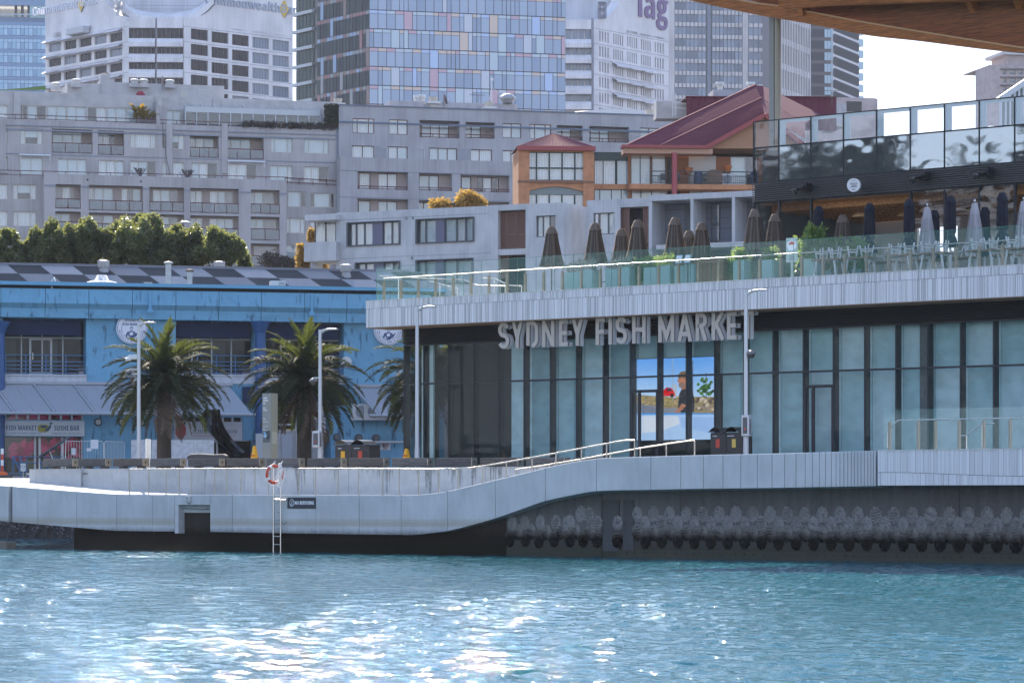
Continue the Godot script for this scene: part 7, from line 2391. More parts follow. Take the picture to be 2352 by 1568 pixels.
func roof_things(A:Fr,y:float,pw:float):
	var rm:=mat("plant_room_render",0.42,0.40,0.39,0.9,0.0,mottle,0.1)
	var o:=ft(A,"plant_room","grey rooftop plant room with a taller lift tower on the left apartment block","plant room",A.p(330,225,-5))
	var w:=-5.0
	for e in [[270,400,332,375],[262,268,330,375]]:pass
	var c1:=func(a):return rr(A,cr(0,0,a),w)
	for e in [[572,860,712,860],[855,977,676,860],[977,1915,718,870]]:
		var r:Array=c1.call(e); part(o,"block",bx(r[0],r[1],r[2]-0.5,r[3],w-4,w),rm)
	var r:Array=c1.call([855,935,615,678]); var dm:=MB.new(); dm.box(r[0],r[1],r[2],lerpf(r[2],r[3],0.6),w-1,w-0.1)
	for k in 8:dm.quad(Vector3(lerpf(r[0],r[1],0.5)-cos(PI*k/8)*(r[1]-r[0])/2,lerpf(r[2],r[3],0.6+0.4*sin(PI*k/8)),w-0.1),Vector3(lerpf(r[0],r[1],0.5)-cos(PI*(k+1)/8)*(r[1]-r[0])/2,lerpf(r[2],r[3],0.6+0.4*sin(PI*(k+1)/8)),w-0.1),Vector3(lerpf(r[0],r[1],0.5)-cos(PI*(k+1)/8)*(r[1]-r[0])/2,lerpf(r[2],r[3],0.6+0.4*sin(PI*(k+1)/8)),w-1),Vector3(lerpf(r[0],r[1],0.5)-cos(PI*k/8)*(r[1]-r[0])/2,lerpf(r[2],r[3],0.6+0.4*sin(PI*k/8)),w-1))
	part(o,"domed_hood",dm,M_["penthouse_render"])
	r=c1.call([1690,1757,760,835]); var lv:=MB.new()
	for k in 7:lv.box(r[0],r[1],lerpf(r[2],r[3],k/7.0),lerpf(r[2],r[3],(k+0.6)/7.0),w,w+0.06)
	part(o,"louvre_vent",lv,mat("vent_white",0.5,0.5,0.48,0.5))
	r=c1.call([1540,1607,782,830]); part(o,"door",bx(r[0],r[1],r[2],r[3],w,w+0.05),mat("plant_door",0.42,0.42,0.36,0.6))
	# mushroom vents: one, then its copies
	var proto:Node3D=null
	var spots:=[[1147,712,0,"above the plant room, first of a pair"],[1226,713,0,"above the plant room, second of a pair"],[1450,718,0,"right of the satellite dish"],[474,742,0,"at the left end of the roof"],[648,712,0,"left of the lift tower"]]
	for e in spots:
		var p:=A.p(e[0]*0.26857,e[1]*0.26857,w+0.5)
		if proto==null:
			proto=ft(A,"mushroom_vent","","roof vent",p,"white mushroom vents on the left roof")
			var m:=MB.new(); m.lathe([Vector2(0.34,0),Vector2(0.34,0.2),Vector2(0.46,0.22),Vector2(0.46,0.32),Vector2(0.38,0.42),Vector2(0.0,0.46)],Vector3.ZERO,14); part(proto,"hood",m,M_["vent_white"],Vector3.ZERO)
			var b:=MB.new(); b.box(-0.5,0.5,-0.4,0.0,-0.3,0.3); part(proto,"base",b,rm,Vector3.ZERO)
			proto.set_meta("label","round white mushroom vent %s" % e[3])
		else:copy(proto,A.world(p),"round white mushroom vent %s" % e[3])
	for e in [[372,187,A,w,"dark satellite dish on the plant room of the left block"],[1019,228,A,-3.0,"dark satellite dish on the roof of the right block"]]:
		var p:=A.p(e[0],e[1],e[3])
		var s:=ft(A,"satellite_dish",e[4],"satellite dish",p,"dark satellite dishes")
		var m:=MB.new(); m.lathe([Vector2(0.0,0.0),Vector2(0.3,0.05),Vector2(0.55,0.17),Vector2(0.58,0.18)],Vector3.ZERO,18); var d:=part(s,"dish",m,mat("dish_dark",0.07,0.06,0.07,0.5),Vector3.ZERO); d.basis=Basis(Vector3(0,0,1),-1.25)
		var t:=MB.new(); t.tube([Vector3(0,-0.8,0),Vector3.ZERO,Vector3(-0.1,0.05,0)],0.04,0.04,6); t.tube([Vector3(0.2,-0.5,0),Vector3(0.7,-0.1,0)],0.025,0.025,5); part(s,"mast",t,M_["pole_grey"],Vector3.ZERO)
	var sl:=ft(A,"shade_sail","bright green shade sail on the left roof terrace","shade sail",A.p(60,206,-3.5))
	var sm:=MB.new(); var s0:=A.p(-20,207,-3.5); var s1:=A.p(104,207,-3.5); var s2:=A.p(104,196,-3.5)
	sm.prism(PackedVector2Array([Vector2(s0.x,s0.y),Vector2(s1.x,s1.y),Vector2(s2.x,s2.y),Vector2(lerpf(s0.x,s2.x,0.6),lerpf(s0.y,s2.y,0.5))]),-3.54,-3.5); var sd:=mat("sail_green",0.09,0.14,0.05,0.7); sd.backlight_enabled=true; sd.backlight=lin(0.10,0.16,0.05); part(sl,"sail",sm,sd)
	var ca:=ft(A,"red_cap_bag","small dark red bag on the roof edge of the left block","bag",A.p(322,222,pw-0.5)); var cm:=MB.new(); cm.lathe([Vector2(0.45,0),Vector2(0.42,0.35),Vector2(0.15,0.6),Vector2(0,0.62)],Vector3.ZERO,10); part(ca,"bag",cm,mat("bag_red",0.22,0.015,0.03,0.7),Vector3.ZERO)
	# right block roof
	var W:=-3.0
	var c2:=func(a):return rr(A,cr(574.2,0,a),W)
	var p2:=ft(A,"plant_room","long low rooftop plant room on the right apartment block","plant room",A.p(1040,245,W))
	for e in [[1200,1800,868,960],[1795,2010,880,960],[2005,2285,886,960]]:
		var q:Array=c2.call(e); part(p2,"block",bx(q[0],q[1],q[2]-0.4,q[3],W-3,W+(0.05 if e[0]==1795 else 0.0)),mat("plant_room_right",0.37,0.36,0.375,0.9,0.0,mottle,0.1))
	var q:Array=c2.call([1485,1543,893,920]); part(p2,"louvre_vent",bx(q[0],q[1],q[2],q[3],W,W+0.04),trim_m())
	for e in [[1422,866,"left"],[1473,860,"right"]]:
		var p:=A.p(574.2+e[0]*0.26857,e[1]*0.26857,W-0.5)
		var s:=ft(A,"roof_cowl","white round cowl on a short stack on the right roof, %s of two" % e[2],"roof vent",p,"white cowls of the right roof")
		var m:=MB.new(); m.lathe([Vector2(0.24,-0.2),Vector2(0.24,0.3),Vector2(0.36,0.3),Vector2(0.36,0.62),Vector2(0.0,0.66)],Vector3.ZERO,14); part(s,"cowl",m,M_["vent_white"],Vector3.ZERO)
	for e in [[1565,868,"on the right roof beside the dish"],[2045,912,"on the right roof under the mast"],[750,882,"at the left corner of the right roof"],[1280+858,968,"at the far right of the right roof"]]:
		var px:float=574.2+e[0]*0.26857; var py:float=e[1]*0.26857
		if e[0]==2138:px=1148.4+1280*0.26857; py=978*0.26857
		var s:=ft(A,"roof_bowl_vent","round cream exhaust bowl "+e[2],"roof vent",A.p(px,py,-2.0),"cream exhaust bowls")
		var m:=MB.new(); m.lathe([Vector2(0.36,0),Vector2(0.48,0.45),Vector2(0.40,0.46),Vector2(0.3,0.1)],Vector3.ZERO,16); part(s,"bowl",m,mat("bowl_cream",0.45,0.40,0.33,0.7),Vector3.ZERO)
		part(s,"base",bx(-0.7,0.7,-0.25,0.0,-0.5,0.5),M_["vent_white"],Vector3.ZERO)
	var ma:=ft(A,"radio_mast","thin braced radio mast on the right roof before the mosaic tower","mast",A.p(1129,242,W-1))
	var mb:=MB.new(); var mt:=A.p(1129,176,W-1); var m0:=A.p(1129,246,W-1); mb.tube([m0,mt],0.07,0.05,6); mb.tube([A.p(1120,246,W-1),A.p(1128,208,W-1)],0.03,0.03,5); mb.tube([A.p(1154,226,W-1),A.p(1130,200,W-1)],0.03,0.03,5); mb.box(mt.x-0.1,mt.x+0.22,mt.y-0.4,mt.y-0.15,W-1.05,W-0.95); part(ma,"mast",mb,M_["silver_paint"])
	var gc:=ft(A,"kitchen_exhaust","shiny galvanised kitchen exhaust hood at the right end of the roof","exhaust hood",A.p(1166,237,W)); var gm:=MB.new(); gm.lathe([Vector2(0.6,0),Vector2(0.65,0.2),Vector2(0.9,0.4),Vector2(0.86,0.65),Vector2(0.5,0.95),Vector2(0.3,1.0)],Vector3.ZERO,6); part(gc,"hood",gm,mat("vent_zinc"),Vector3.ZERO)
	var ta:=ft(A,"roof_aerial","television aerial on the right roof before the mosaic tower","aerial",A.p(1098,243,W)); var tb:=MB.new(); tb.tube([Vector3(0,-0.3,0),Vector3(0,1.15,0)],0.025,0.025,5); tb.bar(Vector3(-0.9,1.15,0),Vector3(0.75,1.1,0),0.03,0.03)
	for k in 8:tb.bar(Vector3(-0.85+k*0.2,1.0,0),Vector3(-0.85+k*0.2,1.25,0),0.02,0.02)
	part(ta,"aerial",tb,M_["dish_dark"],Vector3.ZERO)
	var bh:=ft(A,"barrel_roof","pale curved barrel roof behind the right apartment block","roof",A.p(1450,262,-30))
	var bm:=MB.new()
	for k in 14:
		var f:=func(j:int)->Vector3:return A.p(lerpf(1290,1520,j/14.0),262-12*sin(PI*clampf(j/14.0*0.9,0,1)),-30)
		var a:Vector3=f.call(k); var b:Vector3=f.call(k+1)
		bm.quad(a+Vector3(0,0,0),b,b+Vector3(0,0.8,-8),a+Vector3(0,0.8,-8)); bm.quad(a-Vector3(0,3,0),b-Vector3(0,3,0),b,a)
	part(bh,"sheeting",bm,mat("barrel_pale",0.45,0.47,0.5,0.5))

func trim_m()->StandardMaterial3D:
	return mat("apartment_trim")

# ---------- white modern flats ----------
func white_flats():
	var W:=Fr.new(-14300.0,1000.0,215.0)
	var o:=ft(W,"white_flats","pale rendered modern flats with grey framed windows and brown shutters behind the terrace","apartment block",W.p(1000,640,0))
	var wm:=mat("white_render",0.50,0.50,0.505,0.85,0.0,streak,0.12)
	var gf:=mat("grey_window_frame",0.07,0.078,0.088,0.5)
	var sh:=mat("shutter_brown",0.17,0.085,0.06,0.6)
	var c6:=func(a,w:=0.0):return rr(W,cr(574.2,344.5,a),w)
	var c7:=func(a,w:=0.0):return rr(W,cr(1148.4,344.5,a),w)
	var base:=W.p(1000,700).y
	# first block
	var holes:=[]
	var wl:=[[c6,[835,1280,617,810]],[c6,[1425,1913,587,785]],[c6,[905,1278,962,1160]],[c6,[1425,1905,938,1140]]]
	for e in wl:holes.append(e[0].call(e[1])+[0.35])
	var r0:Array=c6.call([735,2050,500,1200])
	var top:=W.y(960,480)
	var m:=MB.new(); m.wall(r0[0],r0[1],base,top,0.0,holes,0.35)
	m.quad(Vector3(r0[0],base,-8),Vector3(r0[0],base,0),Vector3(r0[0],top,0),Vector3(r0[0],top,-8)); m.quad(Vector3(r0[0],top,0),Vector3(r0[1],top,0),Vector3(r0[1],top,-8),Vector3(r0[0],top,-8))
	part(o,"wall",m,wm)
	var lay:=[[[0.14,0.30,0.47,0.66,0.83],[1,1,1,9,1,1]],[[0.14,0.33,0.48,0.68,0.84],[2,2,9,2,1,2]],[[0.2,0.40,0.62,0.83],[2,1,9,2,1]],[[0.14,0.33,0.48,0.7],[2,2,9,2,2]]]
	for k in wl.size():
		var r:Array=holes[k]
		var f:=MB.new(); f.box(r[0]-0.06,r[0]+0.05,r[2]-0.06,r[3]+0.06,-0.34,0.12); f.box(r[1]-0.05,r[1]+0.06,r[2]-0.06,r[3]+0.06,-0.34,0.12); f.box(r[0]+0.05,r[1]-0.05,r[3],r[3]+0.06,-0.34,0.12); f.box(r[0]+0.05,r[1]-0.05,r[2]-0.06,r[2],-0.34,0.12)
		part(o,"window_surround",f,gf)
		var xs=[0.02]+lay[k][0]+[0.98]
		var kinds:Array=lay[k][1]
		for j in kinds.size():
			var a:=lerpf(r[0],r[1],xs[j]); var b:=lerpf(r[0],r[1],xs[j+1])
			if kinds[j]==9:part(o,"infill_panel",bx(a,b,r[2],r[3],-0.3,-0.05),mat("infill_violet",0.11,0.11,0.16,0.6))
			else:window(o,[a,b,r[2],r[3]],-0.2,gf,[],kinds[j])
	# joints, vents
	for e in [[735,2030,532,536],[735,2030,905,909]]:
		part(o,"joint",bx(r0[0],r0[1],top-(0.55 if e[2]<600 else 3.35)-0.015,top-(0.55 if e[2]<600 else 3.35)+0.015,0.0,0.006),mat("joint_grey",0.2,0.2,0.22,0.8))
	for e in [[1325,1348,570,595],[1383,1402,567,592],[1375,1395,912,937]]:
		var r:Array=c6.call(e); part(o,"wall_vent",bx(r[0],r[1],r[2],r[3],0,0.03),mat("vent_grey_small",0.2,0.2,0.21,0.6))
	# balcony at the left end
	var b:Array=c6.call([460,735,785,948],0.6); part(o,"balcony_parapet",bx(b[0],b[1],b[2],b[3],-2.5,0.6),wm)
	b=c6.call([466,735,548,600],0.6); part(o,"balcony_roof",bx(b[0],b[1],b[2],b[3],-2.5,0.6),wm)
	b=c6.call([553,735,600,790],-1.0)
	window(o,b,-1.0,gf,[0.5],0x05)
	b=c6.call([515,570,945,1030],-0.6); part(o,"balcony_pier",bx(b[0],b[1],b[2]-2,b[3],-1.5,-0.6),wm)
	# shutter bays, second block, portal frames
	var shut:=func(r:Array,w:float,n:int):
		for j in n:
			var a:=lerpf(r[0],r[1],float(j)/n)+0.02; var bb:=lerpf(r[0],r[1],float(j+1)/n)-0.02
			var f:=MB.new(); f.box(a,a+0.06,r[2],r[3],w-0.06,w+0.01); f.box(bb-0.06,bb,r[2],r[3],w-0.06,w+0.01)
			for y in [r[2],lerpf(r[2],r[3],0.37),r[3]-0.08]:f.box(a+0.06,bb-0.06,y,y+0.08,w-0.06,w+0.012)
			var p:=part(o,"shutter",f,sh)
			var s:=MB.new()
			var y:=r[2] as float
			while y<r[3]-0.05:
				s.quad(Vector3(a+0.06,y,w),Vector3(bb-0.06,y,w),Vector3(bb-0.06,y+0.09,w-0.05),Vector3(a+0.06,y+0.09,w-0.05)); y+=0.085
			stuff(part(p,"slats",s,sh,Vector3.ZERO))
	var rc:Array=c6.call([2050,2352,500,950],-0.4)
	part(o,"recess_back",bx(rc[0],W.u(1205),base,rc[3]-0.1,-0.7,-0.5),mat("dark_room"))
	shut.call(c6.call([2120,2352,530,842],-0.4),-0.4,3)
	shut.call(c6.call([2118,2212,895,1100],-0.4),-0.4,1)
	for e in [[2050,2120,480,1200],]:
		var r:Array=c6.call(e); part(o,"pier",bx(r[0],r[1],base,r[3],-1,0.0),wm)
	var ba:Array=c6.call([2110,2352,845,895]); part(o,"floor_band",bx(ba[0],W.u(1210),ba[2],ba[3],-0.6,-0.05),wm)
	var tb:Array=c6.call([2050,2352,466,515]); part(o,"top_band",bx(tb[0],W.u(1214),tb[2],tb[3],-1,0.003),wm)
	# second block and its side
	var wj:Array=c7.call([308,475,560,742],0.5)
	var q:Array=c7.call([275,545,470,1100],0.5)
	var t2:=W.y(1260,466,0.5)
	m=MB.new(); m.wall(W.u(1207,0.5),q[1],base,t2,0.5,[wj+[0.3]],0.3)
	m.quad(Vector3(q[1],base,0.5),Vector3(q[1],base,-6),Vector3(q[1],t2,-6),Vector3(q[1],t2,0.5)); m.quad(Vector3(W.u(1207,0.5),t2,0.5),Vector3(q[1],t2,0.5),Vector3(q[1],t2,-6),Vector3(W.u(1207,0.5),t2,-6))
	part(o,"wall",m,wm)
	window(o,wj,0.3,gf,[0.3,0.65],0x06)
	# third block
	var w3:Array=c7.call([800,982,535,720],-0.6)
	var q3:Array=c7.call([742,1032,430,1100],-0.6)
	var t3:=W.y(1500,453,-0.6)
	m=MB.new(); m.wall(q3[0],q3[1],base,t3,-0.6,[w3+[0.3]],0.3)
	part(o,"wall",m,wm)
	window(o,w3,-0.75,gf,[0.24,0.66],0x14)
	var d3:Array=c7.call([1032,1272,475,800],-0.9)
	part(o,"dark_recess",bx(d3[0],d3[1]+0.3,base,d3[3]+0.3,-1.6,-1.5),M_["dark_room"])
	shut.call(c7.call([1032,1110,482,800],-0.8),-0.8,1); shut.call(c7.call([1222,1268,475,796],-0.8),-0.8,1)
	# portal frames with grey siding
	var e0:Array=c7.call([1272,2400,420,460],0.3)
	part(o,"portal_beam",bx(e0[0],e0[1],t3-0.35,t3+0.05,-3.0,0.3),wm)
	part(o,"third_top",bx(q3[0],e0[0],t3-0.6,t3,-3.0,-0.62),wm)
	for e in [[1272,1300],[1630,1655],[1985,2010],[2350,2380]]:
		var a:Array=c7.call([e[0],e[1],450,1100],0.3); part(o,"portal_pier",bx(a[0],a[1],base,t3-0.36,-2.6,0.298),wm)
	part(o,"siding",bx(e0[0],e0[1],base,t3-0.4,-3.0,-2.0),mat("siding_grey",0.15,0.165,0.20,0.8))
	for k in 8:part(o,"siding_joint",bx(e0[0],e0[1],t3-0.8-k*0.72,t3-0.77-k*0.72,-2.0,-1.985),mat("joint_dark",0.06,0.065,0.08,0.8))
	for e in [[1805,1880,455,780],[1578,1628,465,760]]:
		var a:Array=c7.call(e,-1.9)
		if e[0]>1700:
			window(o,[a[0],a[1],a[2],lerpf(a[2],a[3],0.44)],-1.9,gf,[],2); window(o,[a[0],a[1],lerpf(a[2],a[3],0.46),a[3]],-1.9,gf,[],0)
		else:part(o,"door",bx(a[0],a[1],a[2],a[3],-2.0,-1.93),gf)
	var fb:Array=c7.call([1335,2400,790,830],0.5); part(o,"floor_band",bx(fb[0],fb[1],fb[2],fb[3],-2.5,0.5),wm)
	# planting
	var lc:=leaf_cluster(700,12,0.3,0.17)
	var gold:=mat("golden_leaf",0.20,0.12,0.02,0.6); gold.backlight_enabled=true; gold.backlight=lin(0.50,0.32,0.07)
	var cl:=func(called:String,label:String,lobes:Array,n:int,mt:Material,z:float,g:String):
		var o_c:=at_px(lobes[0][0],lobes[0][1],z); var k:=z/FL; var cc:=[]
		var bs:=Vector3(o_c.x,o_c.y-lobes[0][3]*k,o_c.z)
		for e in lobes:
			var c:=at_px(e[0],e[1],z); cc.append([c-bs,Vector3(e[2]*k,e[3]*k,e[2]*k*0.8)])
		tree(called,label,bs,cc,[lc],n,mt,g,0.6,int(lobes[0][0]))
	cl.call("rooftop_bush","golden sunlit bush on the roof of the pale flats",[[1045,468,44,16],[1070,462,30,16],[1010,474,26,10],[1098,470,16,9]],900,gold,222.0,"")
	cl.call("hedge_shrub","golden tall hedge under the balcony at the left end of the pale flats",[[692,592,8,34],[700,608,14,14],[728,610,22,9],[718,545,5,14]],700,gold,222.0,"")
	cl.call("sparse_shrub","sparse dry shrubs before the lowest red balcony rail, right of the fig trees",[[612,600,26,14],[640,602,22,12],[660,606,16,10]],260,mat("dry_leaf"),240.0,"")

# ---------- brick house with red roofs ----------
func orange_house():
	var O:=Fr.new(90000.0,1400.0,245.0)
	var o:=ft(O,"brick_house","ochre rendered house with dark red ribbed roofs, green windows and a balcony","house",O.p(1400,470,0))
	var och:=mat("ochre_render",0.46,0.205,0.095,0.85,0.0,mottle,0.2)
	var pink:=mat("peach_eave",0.42,0.24,0.16,0.8)
	var red:=mat("roof_red",0.118,0.030,0.045,1.0)
	var gut:=mat("gutter_red",0.25,0.035,0.035,0.45)
	var grn:=mat("frame_green",0.012,0.035,0.03,0.45)
	var brick:=mat("brick_orange",0.32,0.12,0.05,0.85,0.0,fine,0.7)
	var c3:=func(a,w:=0.0):return rr(O,cr(1148.4,0,a),w)
	var c7:=func(a,w:=0.0):return rr(O,cr(1148.4,344.5,a),w)
	var base:=O.p(1400,560).y
	# left wing
	var g1:Array=c3.call([205,752,1300,1580]); var top:Array=c3.call([157,805,1270,1300])
	g1=[g1[0],g1[1],O.y(1280,414),g1[3]]
	var g2:Array=c7.call([205,750,310,500])
	var wall:=MB.new(); wall.wall(top[0],top[1],base,top[3],0.0,[g1+[0.25],g2+[0.25]],0.25)
	wall.quad(Vector3(top[1],base,0),Vector3(top[1],base,-6),Vector3(top[1],top[3],-6),Vector3(top[1],top[3],0)); wall.quad(Vector3(top[0],base,-6),Vector3(top[0],base,0),Vector3(top[0],top[3],0),Vector3(top[0],top[3],-6))
	part(o,"left_wing_wall",wall,och)
	for row in 2:
		var y0:=lerpf(g1[2],g1[3],0.0 if row==0 else 0.44); var y1:=lerpf(g1[2],g1[3],0.44 if row==0 else 1.0)
		for k in 5:
			window(o,[lerpf(g1[0],g1[1],[0.0,0.2,0.4,0.6,0.8][k]),lerpf(g1[0],g1[1],[0.2,0.4,0.6,0.8,1.0][k]),y0,y1],-0.18,grn,[],1)
	for k in 5:window(o,[lerpf(g2[0],g2[1],k/5.0),lerpf(g2[0],g2[1],(k+1)/5.0),g2[2],lerpf(g2[2],g2[3],0.66)],-0.18,grn,[],1)
	var am:=MB.new(); var ap:=PackedVector2Array(); ap.append(Vector2(g2[0],g2[3])); 
	for k in 13:ap.append(Vector2(lerpf(g2[0],g2[1],k/12.0),lerpf(g2[2],g2[3],0.72+0.27*sin(PI*k/12.0))))
	ap.append(Vector2(g2[1],g2[3])); ap.reverse()
	am.prism(ap,-0.2,0.01); part(o,"arch_head",am,och)
	var ag:=MB.new(); ag.box(g2[0],g2[1],lerpf(g2[2],g2[3],0.68),g2[3],-0.24,-0.22); part(o,"arch_glass",ag,mat("arch_teal",0.10,0.14,0.15,0.1))
	for k in [0,1]:
		var x:float=[top[0]+0.15,top[1]-0.15][k]
		part(o,"corner_pilaster",bx(x-0.75 if k else x-0.15,x+0.15 if k else x+0.75,base,top[3]-0.1,0.0,0.12),och)
	part(o,"floor_band",bx(top[0]-0.05,top[1]+0.05,O.y(1280,420),O.y(1280,415),0.0,0.17),mat("band_brown",0.2,0.1,0.06,0.8))
	var sheet:=func(called:String,a:Vector3,b:Vector3,c:Vector3,d:Vector3,rib:=0.05):
		var mm:=MB.new()
		var n:=maxi(6,int(a.distance_to(b)/0.28))
		var nrm:=(b-a).cross(d-a).normalized()*rib
		for k in n:
			var f0:=float(k)/n; var f1:=(k+0.5)/n; var f2:=float(k+1)/n
			var e0:=a.lerp(b,f0); var e1:=a.lerp(b,f1); var e2:=a.lerp(b,f2); var r0:=d.lerp(c,f0); var r1:=d.lerp(c,f1); var r2:=d.lerp(c,f2)
			mm.quad(e0,e1+nrm,r1+nrm,r0); mm.quad(e1+nrm,e2,r2,r1+nrm)
		return part(o,called,mm,red)
	# hipped roof of the left wing
	var ey:=O.y(1280,338); var ay:=O.y(1280,297)
	var L:=O.u(1187); var R:=O.u(1367); var mid:=O.u(1279)
	var dz:=(R-L)/2
	sheet.call("hip_roof",Vector3(L,ey,0.4),Vector3(R,ey,0.4),Vector3(mid,ay,0.4-dz),Vector3(mid,ay,0.4-dz))
	sheet.call("hip_roof",Vector3(R,ey,0.4),Vector3(R,ey,0.4-dz*2),Vector3(mid,ay,0.4-dz),Vector3(mid,ay,0.4-dz))
	sheet.call("hip_roof",Vector3(L,ey,0.4-dz*2),Vector3(L,ey,0.4),Vector3(mid,ay,0.4-dz),Vector3(mid,ay,0.4-dz))
	part(o,"gutter",bx(L,R,ey-0.3,ey+0.05,0.2,0.5),gut)
	# middle link: green glazed bay
	var lk:Array=c3.call([805,1115,1300,1370],-1.0); part(o,"link_fascia",bx(lk[0],lk[1],lk[2],lk[3],-1.5,-1.0),grn)
	var lw:Array=c7.call([805,1115,83,300],-1.2)
	window(o,[lw[0],lerpf(lw[0],lw[1],0.6),lw[2],lw[3]],-1.2,grn,[0.42],0x05)
	window(o,[lerpf(lw[0],lw[1],0.62),lw[1],lerpf(lw[2],lw[3],0.0),lw[3]],-1.2,grn,[],2)
	var l2:Array=c7.call([805,1115,335,480],-1.2); window(o,l2,-1.2,grn,[0.16,0.48,0.75],0xAA)
	var lb:Array=c7.call([805,1115,290,335],-1.0); part(o,"link_band",bx(lb[0],lb[1],lb[2],lb[3],-1.4,-1.0),och)
	part(o,"link_backing",bx(lk[0],lk[1],base,lk[3],-3.0,-2.4),M_["dark_room"])
	# right wing
	var RW_:=1.0
	var wl:=O.u(1448,RW_); var wr:=O.u(1790,RW_); var wt:=O.y(1600,354,RW_)
	var rh:=[[1120,1290,1320,1500],[1300,1420,1322,1560],[1425,1470,1340,1560],[1615,1850,1330,1560],[1975,2200,1340,1560]]
	var rholes:=[]
	for e in rh:rholes.append(c3.call(e,RW_-1.6)+[0.15])
	for k in 5:rholes[k][2]=O.y(1500,424 if k>0 else 425,RW_-1.6)
	var low:=[]
	for e in [[1125,1540,335,520],[1618,1830,340,520],[1970,2200,330,520]]:low.append(c7.call(e,RW_-1.6)+[0.15])
	var rm:=MB.new(); rm.wall(wl,wr,base,wt,RW_-1.6,rholes+low,0.15)
	part(o,"right_wing_wall",rm,brick)
	window(o,rholes[0],RW_-1.7,grn,[0.48],0x0A); window(o,rholes[1],RW_-1.7,grn,[],2); window(o,rholes[2],RW_-1.7,grn,[],0); window(o,rholes[4],RW_-1.7,M_["conservatory_white"],[0.55],0x02)
	var sv:=MB.new(); var sy:float=rholes[3][2]
	while sy<rholes[3][3]:sv.box(rholes[3][0],rholes[3][1],sy,minf(sy+0.095,rholes[3][3]),RW_-1.7,RW_-1.65); sy+=0.105
	part(o,"roller_shutter",sv,mat("shutter_cream",0.48,0.44,0.40,0.6))
	for k in 3:window(o,low[k],RW_-1.7,grn,[0.2,0.42,0.75] if k==0 else [0.5],0x15)
	var sl:Array=c7.call([1113,2300,292,335],RW_); part(o,"balcony_slab",bx(sl[0],sl[1],sl[2],sl[3],RW_-1.6,RW_),och)
	part(o,"house_core",bx(wl,wr,base,wt+0.6,-6.0,-3.2),M_["dark_room"])
	# balcony railing
	var y0:float=sl[3]; var yt:=O.y(1600,395,RW_-0.1)
	var rl:=MB.new(); var ru0:=O.u(1497,RW_); var ru1:=O.u(1760,RW_)
	rl.box(ru0,ru1,yt,yt+0.08,RW_-0.14,RW_-0.06); rl.box(ru0,ru1,yt-0.35,yt-0.29,RW_-0.13,RW_-0.07); rl.box(ru0,ru1,y0+0.1,y0+0.15,RW_-0.13,RW_-0.07)
	var kk:=0
	for k in 61:
		var x:=lerpf(ru0,ru1,k/60.0); rl.box(x-0.012,x+0.012,y0+0.15,yt-0.35,RW_-0.112,RW_-0.088)
		if k % 10==0:rl.box(x-0.03,x+0.03,y0,yt,RW_-0.132,RW_-0.068)
	part(o,"balcony_railing",rl,grn)
	var cl:Array=c3.call([1472,1518,1305,1500],RW_+0.4); var cm:=MB.new(); cm.tube([Vector3((cl[0]+cl[1])/2,base,RW_+0.3),Vector3((cl[0]+cl[1])/2,cl[3],RW_+0.3)],(cl[1]-cl[0])/2,(cl[1]-cl[0])/2,16)
	part(o,"red_column",cm,mat("column_red",0.30,0.05,0.06,0.5))
	var fa:Array=c3.call([1060,1800,1268,1312],RW_+0.3); part(o,"eave_fascia",bx(fa[0],fa[1]+0.2,fa[2],fa[3],RW_-1.5,RW_+0.3),pink)
	part(o,"gutter",bx(fa[0]-0.2,O.u(1630,RW_),fa[3],fa[3]+0.25,RW_+0.0,RW_+0.6),gut)
	# roofs of the right wing: a lower plane before a higher one, gable to the right
	var P:=func(px:float,py:float,w:float)->Vector3:return O.p(px,py,w)
	sheet.call("roof_plane",P.call(1515,339,0.8),P.call(1628,340,0.8),P.call(1756,266,0.6),P.call(1749,227,-3))
	sheet.call("roof_plane",P.call(1756,266,0.6),P.call(1850,318,0.8),P.call(1850,282,-3),P.call(1749,227,-3),0.008)
	sheet.call("roof_plane",P.call(1430,340,0.6),P.call(1515,339,0.6),P.call(1749,227,-3.1),P.call(1735,197,-7))
	sheet.call("roof_plane",P.call(1735,197,-7),P.call(1749,227,-3.1),P.call(1753,226,-3.1),P.call(1753,197,-7))
	sheet.call("roof_plane",P.call(1753,197,-7),P.call(1751,227,-3.1),P.call(1850,282,-3.1),P.call(1885,262,-7),0.008)
	for e in [[1512,338,0.7,1750,226,-3],[1428,340,0.6,1736,196,-7]]:
		var rc:=MB.new(); rc.bar(P.call(e[0],e[1],e[2]),P.call(e[3],e[4],e[5]),0.3,0.22); part(o,"ridge_cap",rc,red)
	var gb:=MB.new(); var ga:=P.call(1625,340,0.9) as Vector3; var gp:=P.call(1756,267,0.9) as Vector3; var gr:=P.call(1850,340,0.9) as Vector3
	gb.prism(PackedVector2Array([Vector2(ga.x,ga.y),Vector2(gr.x,gr.y),Vector2(gp.x,gp.y)]),-4.0,0.7); part(o,"gable",gb,mat("gable_peach",0.44,0.235,0.13,0.85,0.0,fine,1.0))
	var bg:=MB.new(); bg.bar(ga+Vector3(0,0.1,0.1),gp+Vector3(0,0.1,0.1),0.5,0.35); bg.bar(gp+Vector3(0,0.1,0.1),gr+Vector3(0,0.1,0.1),0.5,0.35); part(o,"barge_board",bg,gut)
